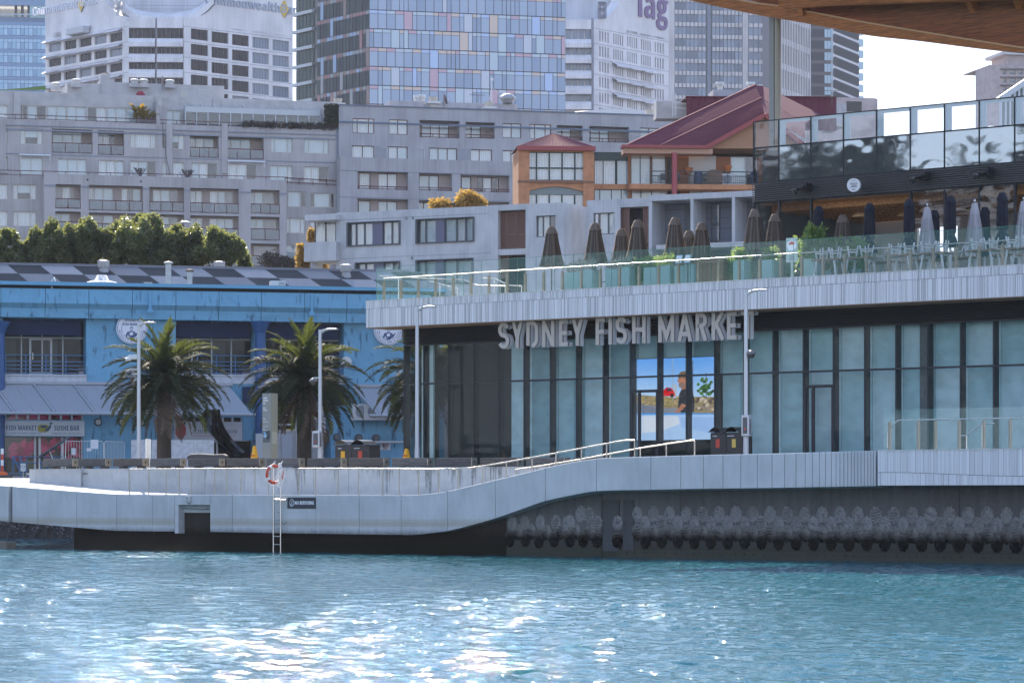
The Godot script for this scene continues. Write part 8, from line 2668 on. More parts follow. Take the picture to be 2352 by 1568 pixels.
	# the red box roofs left and right
	for e in [[1577,1742,224,300,-9.0],[1800,1922,224,300,-9.0]]:
		var r:Array=rr(O,[e[0],e[1],e[2],e[3]],e[4]); var n:=int((r[1]-r[0])/0.28); var mm:=MB.new()
		for k in n:mm.quad(Vector3(lerpf(r[0],r[1],float(k)/n),r[2],e[4]+0.05*(k % 2)),Vector3(lerpf(r[0],r[1],float(k+1)/n),r[2],e[4]+0.05*((k+1) % 2)),Vector3(lerpf(r[0],r[1],float(k+1)/n),r[3],e[4]+0.05*((k+1) % 2)),Vector3(lerpf(r[0],r[1],float(k)/n),r[3],e[4]+0.05*(k % 2)))
		mm.box(r[0]-0.05,r[1],r[3],r[3]+0.1,e[4]-3,e[4]+0.15)
		part(o,"red_box_wall",mm,red)
	var ro:Array=rr(O,[1660,1736,206,224],-10.0); part(o,"grey_plant_box",bx(ro[0]-0.8,ro[1]+1.5,ro[2],ro[3],-13,-10),mat("plant_room_right"))
	for e in [[1648,205],[1719,205]]:
		var p:=O.p(e[0]+6,e[1]-4,-10.5); var v:=ft(O,"roof_cowl","grey cowl on the plant box behind the red roof, %s of two" % ("left" if e[0]<1700 else "right"),"roof vent",p,"cowls behind the red roof"); var mm:=MB.new(); mm.lathe([Vector2(0.22,-0.4),Vector2(0.22,0.2),Vector2(0.36,0.2),Vector2(0.36,0.45),Vector2(0,0.5)],Vector3.ZERO,12); part(v,"cowl",mm,M_["vent_white"],Vector3.ZERO)
	# scaffold at the left of the red box
	var sc:=ft(O,"scaffold","white tube scaffold beside the red box roof","scaffold",O.p(1550,265,-9.5)); var sm:=MB.new()
	for x in [1546,1552]:sm.tube([O.p(x,268,-9.5),O.p(x,214,-9.5)],0.05,0.05,5)
	for y in [224,236,247]:sm.tube([O.p(1545,y,-9.5),O.p(1580,y+3,-9.5)],0.04,0.04,5)
	part(sc,"tubes",sm,M_["pale_pipe"])
	var gw:Array=rr(O,[1508,1578,232,272],-12.0); var gwt:=ft(O,"roof_wall","pale grey roof wall behind the scaffold","wall",Vector3(gw[0],gw[2],-12)); part(gwt,"wall",bx(gw[0],gw[1],gw[2],gw[3],-14,-12),M_["penthouse_render"])
	# things on the balcony
	for e in [[1582,392,"left"],[1672,387,"right"]]:
		var p:=O.p(e[0],e[1],RW_-1.35); var v:=ft(O,"wall_pot","terracotta wall pot on the ochre house, %s of the roller shutter" % e[2],"pot",p,"terracotta wall pots"); var mm:=MB.new(); mm.lathe([Vector2(0.0,-0.35),Vector2(0.18,-0.34),Vector2(0.34,0.15),Vector2(0.36,0.25),Vector2(0.3,0.25)],Vector3.ZERO,14); part(v,"pot",mm,mat("terracotta",0.42,0.13,0.04,0.8),Vector3.ZERO)
	for e in [[1604,418,"beside the red column"],[1733,418,"at the right end of the balcony"]]:
		var v:=ft(O,"blue_barrel","dark blue barrel on the ochre house balcony %s" % e[2],"barrel",O.p(e[0],423,RW_-0.6),"blue barrels"); var mm:=MB.new(); mm.lathe([Vector2(0.3,0),Vector2(0.33,0.1),Vector2(0.33,0.9),Vector2(0.3,1.0),Vector2(0,1.0)],Vector3.ZERO,14); part(v,"barrel",mm,mat("barrel_blue",0.02,0.04,0.10,0.5),Vector3.ZERO)
	var pt:=ft(O,"folded_table","round brown table top leaning behind the balcony rail","table",O.p(1640,423,RW_-0.9)); var tm:=MB.new(); tm.prism(_disc(0.75,20),-0.03,0.03); var tt:=part(pt,"table_top",tm,mat("table_brown",0.16,0.09,0.05,0.6),Vector3(0,0.5,0)); tt.rotation.x=-0.2
	var lg:=MB.new(); lg.bar(Vector3(-0.3,0,0.1),Vector3(-0.2,0.8,-0.1),0.05,0.05); lg.bar(Vector3(0.3,0,0.1),Vector3(0.2,0.8,-0.1),0.05,0.05); part(pt,"leg",lg,M_["dark_panel"],Vector3.ZERO)
	var ac:=ft(O,"balcony_condenser","white air conditioner unit behind the balcony rail of the ochre house","air conditioner",O.p(1674,424,RW_-1.2)); part(ac,"casing",bx(-0.55,0.55,0,0.9,-0.3,0),M_["unit_white"],Vector3.ZERO); var fg:=MB.new(); fg.tube([Vector3(-0.1,0.45,0.0),Vector3(-0.1,0.45,0.03)],0.34,0.34,18); part(ac,"fan_grille",fg,M_["fan_grey"],Vector3.ZERO)
	for k in 3:
		var v:=ft(O,"balcony_chair","dark chair behind the balcony rail, %s of three" % ["left","middle","right"][k],"chair",O.p([1524,1556,1618][k],424,RW_-0.7),"dark balcony chairs")
		var mm:=MB.new(); mm.box(-0.22,0.22,0.42,0.46,-0.2,0.2); part(v,"seat",mm,M_["dark_panel"],Vector3.ZERO); part(v,"backrest",bx(-0.22,0.22,0.5,0.95,-0.24,-0.2),M_["dark_panel"],Vector3.ZERO)
		for x in [-0.2,0.2]:
			for z in [-0.2,0.2]:part(v,"leg",bx(x-0.015,x+0.015,0,0.42,z-0.015,z+0.015),M_["dark_panel"],Vector3.ZERO)

func _disc(r:float,n:int)->PackedVector2Array:
	var o:=PackedVector2Array()
	for k in n:o.append(Vector2(cos(TAU*k/n),sin(TAU*k/n))*r)
	return o

# ---------- city towers ----------
func towers():
	left_glass_tower()
	winged_tower(true)
	mosaic_tower()
	winged_tower(false)
	pale_grid_tower()
	dark_tower()
	right_towers()

func pane_mat(key:String,r:float,g:float,b:float,rough:=0.08,spec:=0.5)->StandardMaterial3D:
	var m:=mat(key,r,g,b,rough)
	m.metallic_specular=spec
	return m

func left_glass_tower():
	var T:=Fr.new(60000.0,50.0,800.0)
	var o:=ft(T,"glass_tower","light blue glass tower cut by the left edge of the picture","tower",T.p(50,230,0))
	var u0:=T.u(-60); var u1:=T.u(103)
	var yb:=T.p(50,260).y
	part(o,"core",bx(u0,u1-0.1,yb,T.y(50,38),-25,-0.4),mat("tower_core_blue",0.10,0.16,0.24,0.6))
	var blue:=[pane_mat("tower_pane_sky",0.20,0.36,0.50),pane_mat("tower_pane_deep",0.15,0.28,0.42),pane_mat("tower_pane_pale",0.26,0.42,0.56)]
	var band:=pane_mat("tower_band",0.11,0.20,0.33)
	for row in 7:
		var y0:=T.y(50,50+31.5*(row+1)); var y1:=T.y(50,50+31.5*row)
		for k in 17:
			var a:=lerpf(u0,u1,k/17.0); var b:=lerpf(u0,u1,(k+1)/17.0)
			part(o,"pane",bx(a+0.06,b-0.06,y0+0.06,lerpf(y0,y1,0.50),-0.4,-0.02*((k+row) % 2)),blue[(k*5+row*3) % 3])
			part(o,"pane",bx(a+0.06,b-0.06,lerpf(y0,y1,0.52),lerpf(y0,y1,0.74),-0.4,0.0),blue[2])
		part(o,"spandrel_band",bx(u0,u1,lerpf(y0,y1,0.76),y1,-0.4,-0.05),band)
	# open top storey with a soffit and a rail
	part(o,"roof_band",bx(u0,u1,T.y(50,12),T.y(50,-60),-25,0),band)
	part(o,"corner_panel",bx(T.u(67),u1,T.y(50,40),T.y(50,12),-3,-0.2),pane_mat("tower_panel_grey",0.22,0.34,0.38))
	for x in [30,45,60]:part(o,"column",bx(T.u(x),T.u(x+6),T.y(50,40),T.y(50,12),-6,-5),mat("tower_steel",0.16,0.15,0.17,0.7))
	var r:=MB.new(); r.bar(T.p(-60,33,0),T.p(103,33,0),0.3,0.3); part(o,"rail",r,mat("tower_rail",0.3,0.42,0.5,0.6))

func winged_tower(left:bool):
	var Z:=725.0
	var white:=mat("tower_white_tile",0.66,0.63,0.63,0.7,0.0,streak,0.03)
	var shade:=mat("tower_joint",0.22,0.22,0.25,0.8)
	var dkg:=pane_mat("tower_dark_glass",0.024,0.02,0.024,0.08,0.25)
	var mid:=pane_mat("tower_grey_glass",0.14,0.17,0.22,0.08,0.5)
	var o:Node3D
	var k:=0.26857
	if left:
		var C:=Fr.new(200000.0,358.0,Z)
		o=ft(C,"winged_tower","white tiled tower at upper left with dark window bands and a curved open crown","tower",C.p(358,230,0))
		var L:=Fr.new(-6650.0,295.0,Z)
		var R:=Fr.new(8400.0,420.0,Z)
		# centre face
		var yb:=C.y(358,260)
		part(o,"centre_core",bx(C.u(293),C.u(422),yb,C.y(358,41),-20,-0.8),white)
		for side in [[294,357],[359,421]]:
			var a:=C.u(side[0])+0.1; var b:=C.u(side[1])-0.1
			part(o,"crown_panel",bx(a,b,C.y(358,64),C.y(358,42),-0.8,0.1),white)
			var ys:=[64,88,108,123.5,143.5,159,179,195]
			for j in range(0,7,2):
				var n:=6
				for i in n:part(o,"pane",bx(lerpf(a,b,float(i)/n)+0.05,lerpf(a,b,float(i+1)/n)-0.05,C.y(358,ys[j+1]),C.y(358,ys[j]),-0.8,-0.55-0.02*((i*7+j) % 3)),dkg)
				if j<6:
					var y0:=C.y(358,ys[j+2]); var y1:=C.y(358,ys[j+1])
					var m:=MB.new(); m.quad(Vector3(a,y0,1.1),Vector3(b,y0,1.1),Vector3(b,lerpf(y0,y1,0.5),1.1),Vector3(a,lerpf(y0,y1,0.5),1.1)); m.quad(Vector3(a,lerpf(y0,y1,0.5),1.1),Vector3(b,lerpf(y0,y1,0.5),1.1),Vector3(b,y1,0.1),Vector3(a,y1,0.1)); m.quad(Vector3(a,y0,-0.6),Vector3(b,y0,-0.6),Vector3(b,y0,1.1),Vector3(a,y0,1.1)); m.quad(Vector3(a,y0,-0.6),Vector3(a,y0,1.1),Vector3(a,y1,0.1),Vector3(a,y1,-0.6)); m.quad(Vector3(b,y0,1.1),Vector3(b,y0,-0.6),Vector3(b,y1,-0.6),Vector3(b,y1,0.1))
					part(o,"spandrel_hood",m,white)
		part(o,"centre_joint",bx(C.u(357),C.u(359),yb,C.y(358,41),-0.8,0.05),shade)
		# left wing
		tower_wing(o,C,L,103,295,white,dkg,mid,true)
		tower_wing(o,C,R,421,672,white,dkg,mid,false)
		# curved open crown with its pale drum
		var pts:=[228,-30,240,2,255,18,272,33,290,41]
		var cm:=MB.new(); var poly:=PackedVector2Array()
		var Lp:=func(px:float,py:float)->Vector2:var p:=L.p(px,py,0); return Vector2(p.x,p.y)
		poly.append(Vector2(L.u(103),L.y(295,55))); poly.append(Vector2(L.u(295),L.y(295,55)))
		for i in range(8,-1,-2):poly.append(Lp.call(pts[i],pts[i+1]))
		poly.append(Lp.call(103,-30))
		cm.prism(poly,-3.0,0.0)
		var cw:=part(o,"crown_wing",cm,white)
		place(cw,o,C,L)
		var rp:=[421,41,445,40,462,36,478,26,492,12,503,-4,512,-30]
		poly=PackedVector2Array()
		var Rp:=func(px:float,py:float)->Vector2:var p:=R.p(px,py,0); return Vector2(p.x,p.y)
		poly.append(Vector2(R.u(421),R.y(421,55))); poly.append(Vector2(R.u(672),R.y(421,55))); poly.append(Rp.call(672,-30))
		for i in range(12,-1,-2):poly.append(Rp.call(rp[i],rp[i+1]))
		cm=MB.new(); cm.prism(poly,-3.0,0.0)
		cw=part(o,"crown_wing",cm,white)
		place(cw,o,C,R)
		var dm:=MB.new()
		for i in 14:
			var f:=func(j:int,w:float)->Vector3:return C.p(lerpf(262,490,j/14.0),37.5-44.0*pow(absf(j/7.0-1.0),3.2),w)
			dm.quad(f.call(i,-3.0),f.call(i+1,-3.0),f.call(i+1,-9.0)+Vector3(0,1.0,0),f.call(i,-9.0)+Vector3(0,1.0,0)); dm.quad(f.call(i,-3.0)-Vector3(0,1.6,0),f.call(i+1,-3.0)-Vector3(0,1.6,0),f.call(i+1,-3.0),f.call(i,-3.0))
		part(o,"crown_rim",dm,white)
		var dr:=MB.new(); dr.box(C.u(270),C.u(480),C.y(358,40),C.y(358,-60),-18,-9.5)
		part(o,"drum",dr,mat("drum_white",0.5,0.51,0.55,0.8,0.0,streak,0.02))
		for i in 5:part(o,"drum_joint",bx(C.u(270),C.u(480),C.y(358,30-i*8),C.y(358,29.3-i*8),-9.5,-9.45),shade)
		var st:=MB.new()
		for e in [[266,-5,275,20],[278,-5,268,22],[262,20,282,17],[284,-5,281,30],[272,20,268,35]]:st.bar(C.p(e[0],e[1],-2.0),C.p(e[2],e[3],-2.0),0.6,0.6)
		part(o,"maintenance_gantry",st,mat("gantry_white",0.42,0.42,0.44,0.6))
		# faint lettering and yellow marks
		var pale:=mat("tower_lettering",0.56,0.57,0.62,0.5); var yel:=mat("tower_yellow",0.58,0.36,0.02,0.6); var ydk:=mat("tower_mark_grey",0.13,0.13,0.15,0.6)
		for e in [[L,148,13,"CommonwealthBank",2.1,181,12,0.95,349],[R,585,12,"CommonwealthBank",2.1,652,21,1.0,0]]:
			var f:Fr=e[0]
			var holder:=Node3D.new(); holder.name="sign_wall_lettering"; o.add_child(holder,true)
			place(holder,o,C,f)
			var t:=lettering(holder,e[3],f.p(e[1],e[2],0.12),e[4],pale if f==L else mat("tower_lettering_dark",0.27,0.30,0.36,0.5),"Droid Sans",e[7],true,0.3)
			var c:=f.p(e[5]+(6 if f==L else 0),e[6]-(4 if f==L else 0),0.0)
			var dmm:=MB.new(); dmm.prism(hexa([c.x-1.55,c.y,c.x,c.y-2.2,c.x+1.3,c.y,c.x,c.y+2.2]),0.0,0.25); part(holder,"yellow_mark",dmm,yel,Vector3.ZERO)
			var d2:=MB.new(); d2.prism(hexa([c.x+0.02,c.y-2.2,c.x+1.5,c.y-0.3,c.x+1.32,c.y,c.x+0.02,c.y-2.0]),0.0,0.27); part(holder,"mark_grey_edge",d2,ydk,Vector3.ZERO)  # grey strip along the lower right edge of the mark
	else:
		var C:=Fr.new(200000.0,1340.0,Z)
		o=ft(C,"winged_tower","white tiled tower with narrow slit windows and violet lettering, beside the mosaic tower","tower",C.p(1340,250,0))
		var R:=Fr.new(6000.0,1360.0,Z)
		var yb:=C.y(1340,270)
		part(o,"centre_core",bx(C.u(1230),C.u(1358),yb,C.y(1340,45),-20,-0.8),white)
		var a:=C.u(1240); var b:=C.u(1358)
		part(o,"crown_panel",bx(a,b,C.y(1340,67),C.y(1340,45),-0.8,0.1),white)
		var ys:=[67,90,110.5,126,146,162,181.5,197,217,233,252]
		for j in range(0,9,2):
			for i in 8:part(o,"pane",bx(lerpf(a,b,i/8.0)+0.2,lerpf(a,b,(i+1)/8.0)-0.2,C.y(1340,ys[j+1]),C.y(1340,ys[j]),-0.8,-0.5),mid)
			var y0:=C.y(1340,ys[j+2]); var y1:=C.y(1340,ys[j+1])
			var m:=MB.new(); m.quad(Vector3(a,y0,1.1),Vector3(b,y0,1.1),Vector3(b,lerpf(y0,y1,0.5),1.1),Vector3(a,lerpf(y0,y1,0.5),1.1)); m.quad(Vector3(a,lerpf(y0,y1,0.5),1.1),Vector3(b,lerpf(y0,y1,0.5),1.1),Vector3(b,y1,0.1),Vector3(a,y1,0.1)); m.quad(Vector3(a,y0,-0.6),Vector3(b,y0,-0.6),Vector3(b,y0,1.1),Vector3(a,y0,1.1)); m.quad(Vector3(b,y0,1.1),Vector3(b,y0,-0.6),Vector3(b,y1,-0.6),Vector3(b,y1,0.1))
			part(o,"spandrel_hood",m,white)
		part(o,"centre_joint",bx(C.u(1358),C.u(1364),yb,C.y(1340,42),-3,0.12),shade)
		# right wing with slits
		var holes:=[]; var slits:=[]
		var groups:=[[848,940,4,262,12],[968,1060,5,285,12],[1088,1180,5,308,12],[1205,1297,5,334,12],[1322,1410,4,358,12]]
		for row in 6:
			for gi in groups.size():
				var g:Array=groups[gi]
				var hood:=row>=2 and gi in [1,2,3]
				var y0:=0.0
				for i in g[2]:
					var xa:float=g[0]+(g[1]-g[0])*(i+0.12)/g[2]; var xb:float=g[0]+(g[1]-g[0])*(i+0.62)/g[2]
					var yt:float=g[3]+131.0*row+5.0*i+(10 if hood else 0)
					var q:Array=rr(R,cr(1148.4,0,[xa,xb,yt,yt+88-(10 if hood else 0)]))
					holes.append(q+[0.8]); slits.append(q)
				if hood:
					var q:Array=rr(R,cr(1148.4,0,[g[0]-8,g[1]+12,g[3]+131.0*row+6,g[3]+131.0*row+22]))
					var hm:=MB.new(); hm.quad(Vector3(q[0],q[2],1.6),Vector3(q[1],q[2],1.6),Vector3(q[1],q[3]+0.4,0),Vector3(q[0],q[3]+0.4,0)); hm.quad(Vector3(q[0],q[2]-0.3,1.6),Vector3(q[1],q[2]-0.3,1.6),Vector3(q[1],q[2],1.6),Vector3(q[0],q[2],1.6)); hm.quad(Vector3(q[0],q[2]-0.3,0),Vector3(q[1],q[2]-0.3,0),Vector3(q[1],q[2]-0.3,1.6),Vector3(q[0],q[2]-0.3,1.6)); hm.quad(Vector3(q[1],q[2]-0.3,1.6),Vector3(q[1],q[2]-0.3,0),Vector3(q[1],q[3]+0.4,0),Vector3(q[1],q[2],1.6))
					var h:=part(o,"sun_hood",hm,white)
					place(h,o,C,R)
		for e in [[1082,1175,185,265],[1200,1292,210,292],[1316,1408,235,315]]:
			var q:Array=rr(R,cr(1148.4,0,e)); holes.append(q+[1.4])
			var l:=part(o,"plant_louvre",bx(q[0],q[1],q[2],q[3],-1.5,-1.3),mat("louvre_pale",0.34,0.33,0.34,0.8)); place(l,o,C,R)
		var wm:=MB.new(); wm.wall(R.u(1360),R.u(1536),yb,R.y(1360,60),0.0,holes,0.8)
		wm.quad(Vector3(R.u(1536),yb,0),Vector3(R.u(1536),yb,-20),Vector3(R.u(1536),R.y(1450,60),-20),Vector3(R.u(1536),R.y(1450,60),0))
		var w:=part(o,"right_wing",wm,white); place(w,o,C,R)
		for s in slits:
			var p:=part(o,"slit_window",bx(s[0],s[1],s[2],s[3],-0.8,-0.6),dkg); place(p,o,C,R)
		for row in 7:
			var q:Array=rr(R,cr(1148.4,0,[790,1430,240+131*row,244+131*row])); var y:=R.y(1363,(238+131*row)*k)
			var j:=part(o,"joint",bx(R.u(1360),R.u(1536),y-0.05,y+0.05,0,0.03),shade); place(j,o,C,R)
		var pts:=[1360,46,1378,45,1395,38,1410,24,1424,4,1432,-30]
		var poly:=PackedVector2Array()
		var Rp:=func(px:float,py:float)->Vector2:var p:=R.p(px,py,0); return Vector2(p.x,p.y)
		var yy:=R.y(1360,60)
		poly.append(Vector2(R.u(1360),yy)); poly.append(Vector2(R.u(1536),yy)); poly.append(Rp.call(1536,-30))
		for i in range(10,-1,-2):poly.append(Rp.call(pts[i],pts[i+1]))
		var cm:=MB.new(); cm.prism(poly,-3.0,0.0)
		var cw:=part(o,"crown_wing",cm,white); place(cw,o,C,R)
		part(o,"drum",bx(C.u(1240),C.u(1420),C.y(1340,44),C.y(1340,-60),-22,-12),mat("drum_white"))
		var gm:=MB.new()
		for e in [[1377,5,1377,42],[1389,5,1389,42],[1376,8,1390,8],[1376,22,1390,22],[1376,38,1390,38]]:gm.bar(C.p(e[0],e[1],-2),C.p(e[2],e[3],-2),0.9,0.9)
		part(o,"maintenance_gantry",gm,mat("gantry_grey",0.2,0.2,0.24,0.6))
		var holder:=Node3D.new(); holder.name="sign_wall_lettering"; o.add_child(holder,true); place(holder,o,C,R)
		lettering(holder,"iag",R.p(1499,14,0.15),6.6,mat("tower_violet",0.15,0.09,0.20,0.6),"Droid Sans",0.95,true,0.4)

func place(n:Node3D,o:Node3D,C:Fr,f:Fr):
	n.transform=Transform3D(C.basis,C.world(org[o])).affine_inverse()*Transform3D(f.basis,f.world(Vector3.ZERO))

func tower_wing(o:Node3D,C:Fr,f:Fr,x0:float,x1:float,white:Material,dkg:Material,mid:Material,left:bool):
	var holes:=[]; var panes:=[]
	var yb:=f.y((x0+x1)/2,262)
	if left:
		var cols:=[[412,518,365],[545,648,345],[675,778,322],[803,908,300],[933,1042,280]]
		for row in 4:
			for ci in cols.size():
				var c:Array=cols[ci]
				var q:Array=rr(f,cr(0,0,[c[0],c[1],c[2]+131*row,c[2]+131*row+(75 if row==0 else 70)])); holes.append(q+[0.8]); panes.append([q,6,dkg if (ci+row*2) % 3 else mid])
				var hq:Array=rr(f,cr(0,0,[c[0]-25,c[1]+3,c[2]+131*row-30,c[2]+131*row-2]))
				var hm:=MB.new()
				for i in 5:
					var a0:=PI/2*i/5; var a1:=PI/2*(i+1)/5
					hm.quad(Vector3(hq[0],hq[2]+cos(a1)*0.0+(hq[3]-hq[2])*(1-sin(a0)),sin(a0)*1.6),Vector3(hq[1],hq[2]+(hq[3]-hq[2])*(1-sin(a0)),sin(a0)*1.6),Vector3(hq[1],hq[2]+(hq[3]-hq[2])*(1-sin(a1)),sin(a1)*1.6),Vector3(hq[0],hq[2]+(hq[3]-hq[2])*(1-sin(a1)),sin(a1)*1.6))
				hm.quad(Vector3(hq[0],hq[2],0),Vector3(hq[1],hq[2],0),Vector3(hq[1],hq[2],1.6),Vector3(hq[0],hq[2],1.6))
				place(part(o,"sun_hood",hm,white),o,C,f)
		for e in [[437,520,203,278],[567,648,178,250],[697,778,155,225]]:
			var q:Array=rr(f,cr(0,0,e)); holes.append(q+[1.5]); panes.append([q,3,mat("plant_dark",0.07,0.065,0.075,0.8)])
		var bm:=MB.new(); bm.rbox(f.u(167),f.u(206),f.y(186,80),f.y(186,64),0.2,2.2,0.2); place(part(o,"cleaning_cradle",bm,mat("gantry_white",0.42,0.42,0.44,0.6)),o,C,f)
	else:
		var cols:=[[1630,1778,250],[1807,1952,275],[1983,2127,298],[2157,2298,322],[2329,2470,345]]
		for row in 5:
			for ci in cols.size():
				var c:Array=cols[ci]
				var q:Array=rr(f,cr(0,0,[c[0],c[1],c[2]+131*row,c[2]+131*row+92])); holes.append(q+[0.5]); panes.append([q,6,dkg if ci<2 or (ci==2 and row<4) else mid])
		for e in [[1985,2105,168,250],[2157,2277,192,272],[2330,2450,218,298]]:
			var q:Array=rr(f,cr(0,0,e)); holes.append(q+[1.5]); panes.append([q,1,mat("plant_dark",0.07,0.065,0.075,0.8)])
	var wm:=MB.new()
	wm.wall(f.u(x0),f.u(x1),yb,f.y(x1 if left else x0,55),0.0,holes,0.8)
	var yt:=f.y(x1 if left else x0,55)
	var xe:=f.u(x0 if left else x1)
	if left:wm.quad(Vector3(xe,yb,-25),Vector3(xe,yb,0),Vector3(xe,yt,0),Vector3(xe,yt,-25))
	else:wm.quad(Vector3(xe,yb,0),Vector3(xe,yb,-25),Vector3(xe,yt,-25),Vector3(xe,yt,0))
	place(part(o,"left_wing" if left else "right_wing",wm,white),o,C,f)
	for row in 6:
		var y:=f.y(x1 if left else x0,60+35.2*row)
		place(part(o,"joint",bx(f.u(x0),f.u(x1),y-0.05,y+0.05,0,0.03),mat("tower_joint")),o,C,f)
	for p in panes:
		var q:Array=p[0]
		for i in p[1]:
			place(part(o,"pane",bx(lerpf(q[0],q[1],float(i)/p[1])+0.05,lerpf(q[0],q[1],float(i+1)/p[1])-0.05,q[2],q[3],-0.8,-0.42+0.02*(i % 2)),p[2]),o,C,f)

func mosaic_tower():
	var F:=Fr.new(27000.0,848.0,575.0)
	var o:=ft(F,"mosaic_tower","glass tower with a mosaic of pink, cream and pale blue panels between blue panes","tower",F.p(848,250,0))
	var G:=Fr.new(-5300.0,848.0,575.0)
	var seam:=mat("mosaic_seam",0.03,0.035,0.05,0.5)
	var glassm:=[pane_mat("mosaic_glass",0.27,0.335,0.43,0.06),pane_mat("mosaic_glass_deep",0.22,0.285,0.385,0.06),pane_mat("mosaic_glass_pale",0.31,0.375,0.47,0.06)]
	var cols:=[pane_mat("mosaic_pink",0.48,0.32,0.37,0.25),pane_mat("mosaic_cream",0.56,0.44,0.36,0.25),pane_mat("mosaic_ice",0.42,0.50,0.54,0.25),pane_mat("mosaic_blue",0.38,0.48,0.66,0.25),pane_mat("mosaic_white",0.47,0.50,0.55,0.25)]
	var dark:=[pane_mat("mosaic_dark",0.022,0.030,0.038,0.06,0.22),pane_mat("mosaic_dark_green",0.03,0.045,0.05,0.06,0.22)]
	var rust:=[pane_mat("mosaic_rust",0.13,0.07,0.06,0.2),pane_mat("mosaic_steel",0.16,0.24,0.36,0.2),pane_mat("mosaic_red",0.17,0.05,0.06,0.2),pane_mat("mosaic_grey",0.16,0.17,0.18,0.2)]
	var ys:=[]
	for k in 8:ys.append(F.y(848,-21.0+43.3*k))
	var yb:=F.y(848,270)
	var r:=RandomNumberGenerator.new(); r.seed=99
	var u0:=F.u(848); var u1:=F.u(1299)
	part(o,"front_seams",bx(u0,u1,yb,ys[0],-20,-0.12),seam)
	var n:=46
	for row in 7:
		var y1:float=ys[row]; var y0:float=ys[row+1]
		var k:=0
		while k<n:
			var wd:=1 if r.randf()<0.34 else 2
			wd=mini(wd,n-k)
			var a:=lerpf(u0,u1,float(k)/n)+0.06; var b:=lerpf(u0,u1,float(k+wd)/n)-0.06
			var tilt:=r.randf_range(-0.02,0.02)
			if r.randf()<0.15:
				part(o,"colour_panel",bx(a,b,y0+0.12,y1-0.06,-0.12,0.02+tilt),cols[r.randi() % 5])
			else:
				part(o,"pane",bx(a,b,y0+0.12,lerpf(y0,y1,0.80),-0.12,tilt),glassm[[0,0,1,2][r.randi() % 4]])
				part(o,"spandrel",bx(a,b,lerpf(y0,y1,0.82),y1-0.06,-0.12,0.01+tilt),cols[[0,1,2,2,4,3,1][r.randi() % 7]])
			k+=wd
	# face turned left, darkness of the buildings it mirrors put into its panes
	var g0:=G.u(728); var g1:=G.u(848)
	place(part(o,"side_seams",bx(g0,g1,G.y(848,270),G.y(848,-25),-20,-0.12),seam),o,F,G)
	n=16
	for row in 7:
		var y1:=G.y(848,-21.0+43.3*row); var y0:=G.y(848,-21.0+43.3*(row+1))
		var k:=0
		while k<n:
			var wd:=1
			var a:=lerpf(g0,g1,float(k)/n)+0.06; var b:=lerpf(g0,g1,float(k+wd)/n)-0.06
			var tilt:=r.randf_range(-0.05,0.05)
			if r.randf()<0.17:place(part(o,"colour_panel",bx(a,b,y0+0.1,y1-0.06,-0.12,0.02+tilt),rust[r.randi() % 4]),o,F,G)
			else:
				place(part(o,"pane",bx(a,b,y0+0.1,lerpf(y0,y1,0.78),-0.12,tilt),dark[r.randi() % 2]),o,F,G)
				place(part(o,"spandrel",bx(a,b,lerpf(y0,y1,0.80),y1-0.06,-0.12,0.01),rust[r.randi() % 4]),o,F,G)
			k+=wd
	# set back glass stair end with white hoods
	var h0:=G.u(679,-4.0); var h1:=G.u(728,-4.0)
	place(part(o,"stair_core",bx(h0,h1,G.y(728,300),G.y(728,-30),-14,-4.15),pane_mat("stair_dark",0.02,0.025,0.025,0.3)),o,F,G)
	for row in 8:
		var y1:=G.y(700,-16.0+40.5*row,-4); var y0:=G.y(700,-16.0+40.5*(row+1),-4)
		for k in 5:place(part(o,"stair_pane",bx(lerpf(h0,h1-1.2,k/5.0)+0.08,lerpf(h0,h1-1.2,(k+1)/5.0)-0.08,y0+0.1,lerpf(y0,y1,0.72),-4.15,-4.0),pane_mat("stair_green",0.035,0.06,0.055,0.06,0.25)),o,F,G)
		place(part(o,"white_hood",bx(h0-0.5,h1-1.2,lerpf(y0,y1,0.78),lerpf(y0,y1,0.96),-4.4,-3.5),mat("hood_white",0.40,0.42,0.42,0.6)),o,F,G)

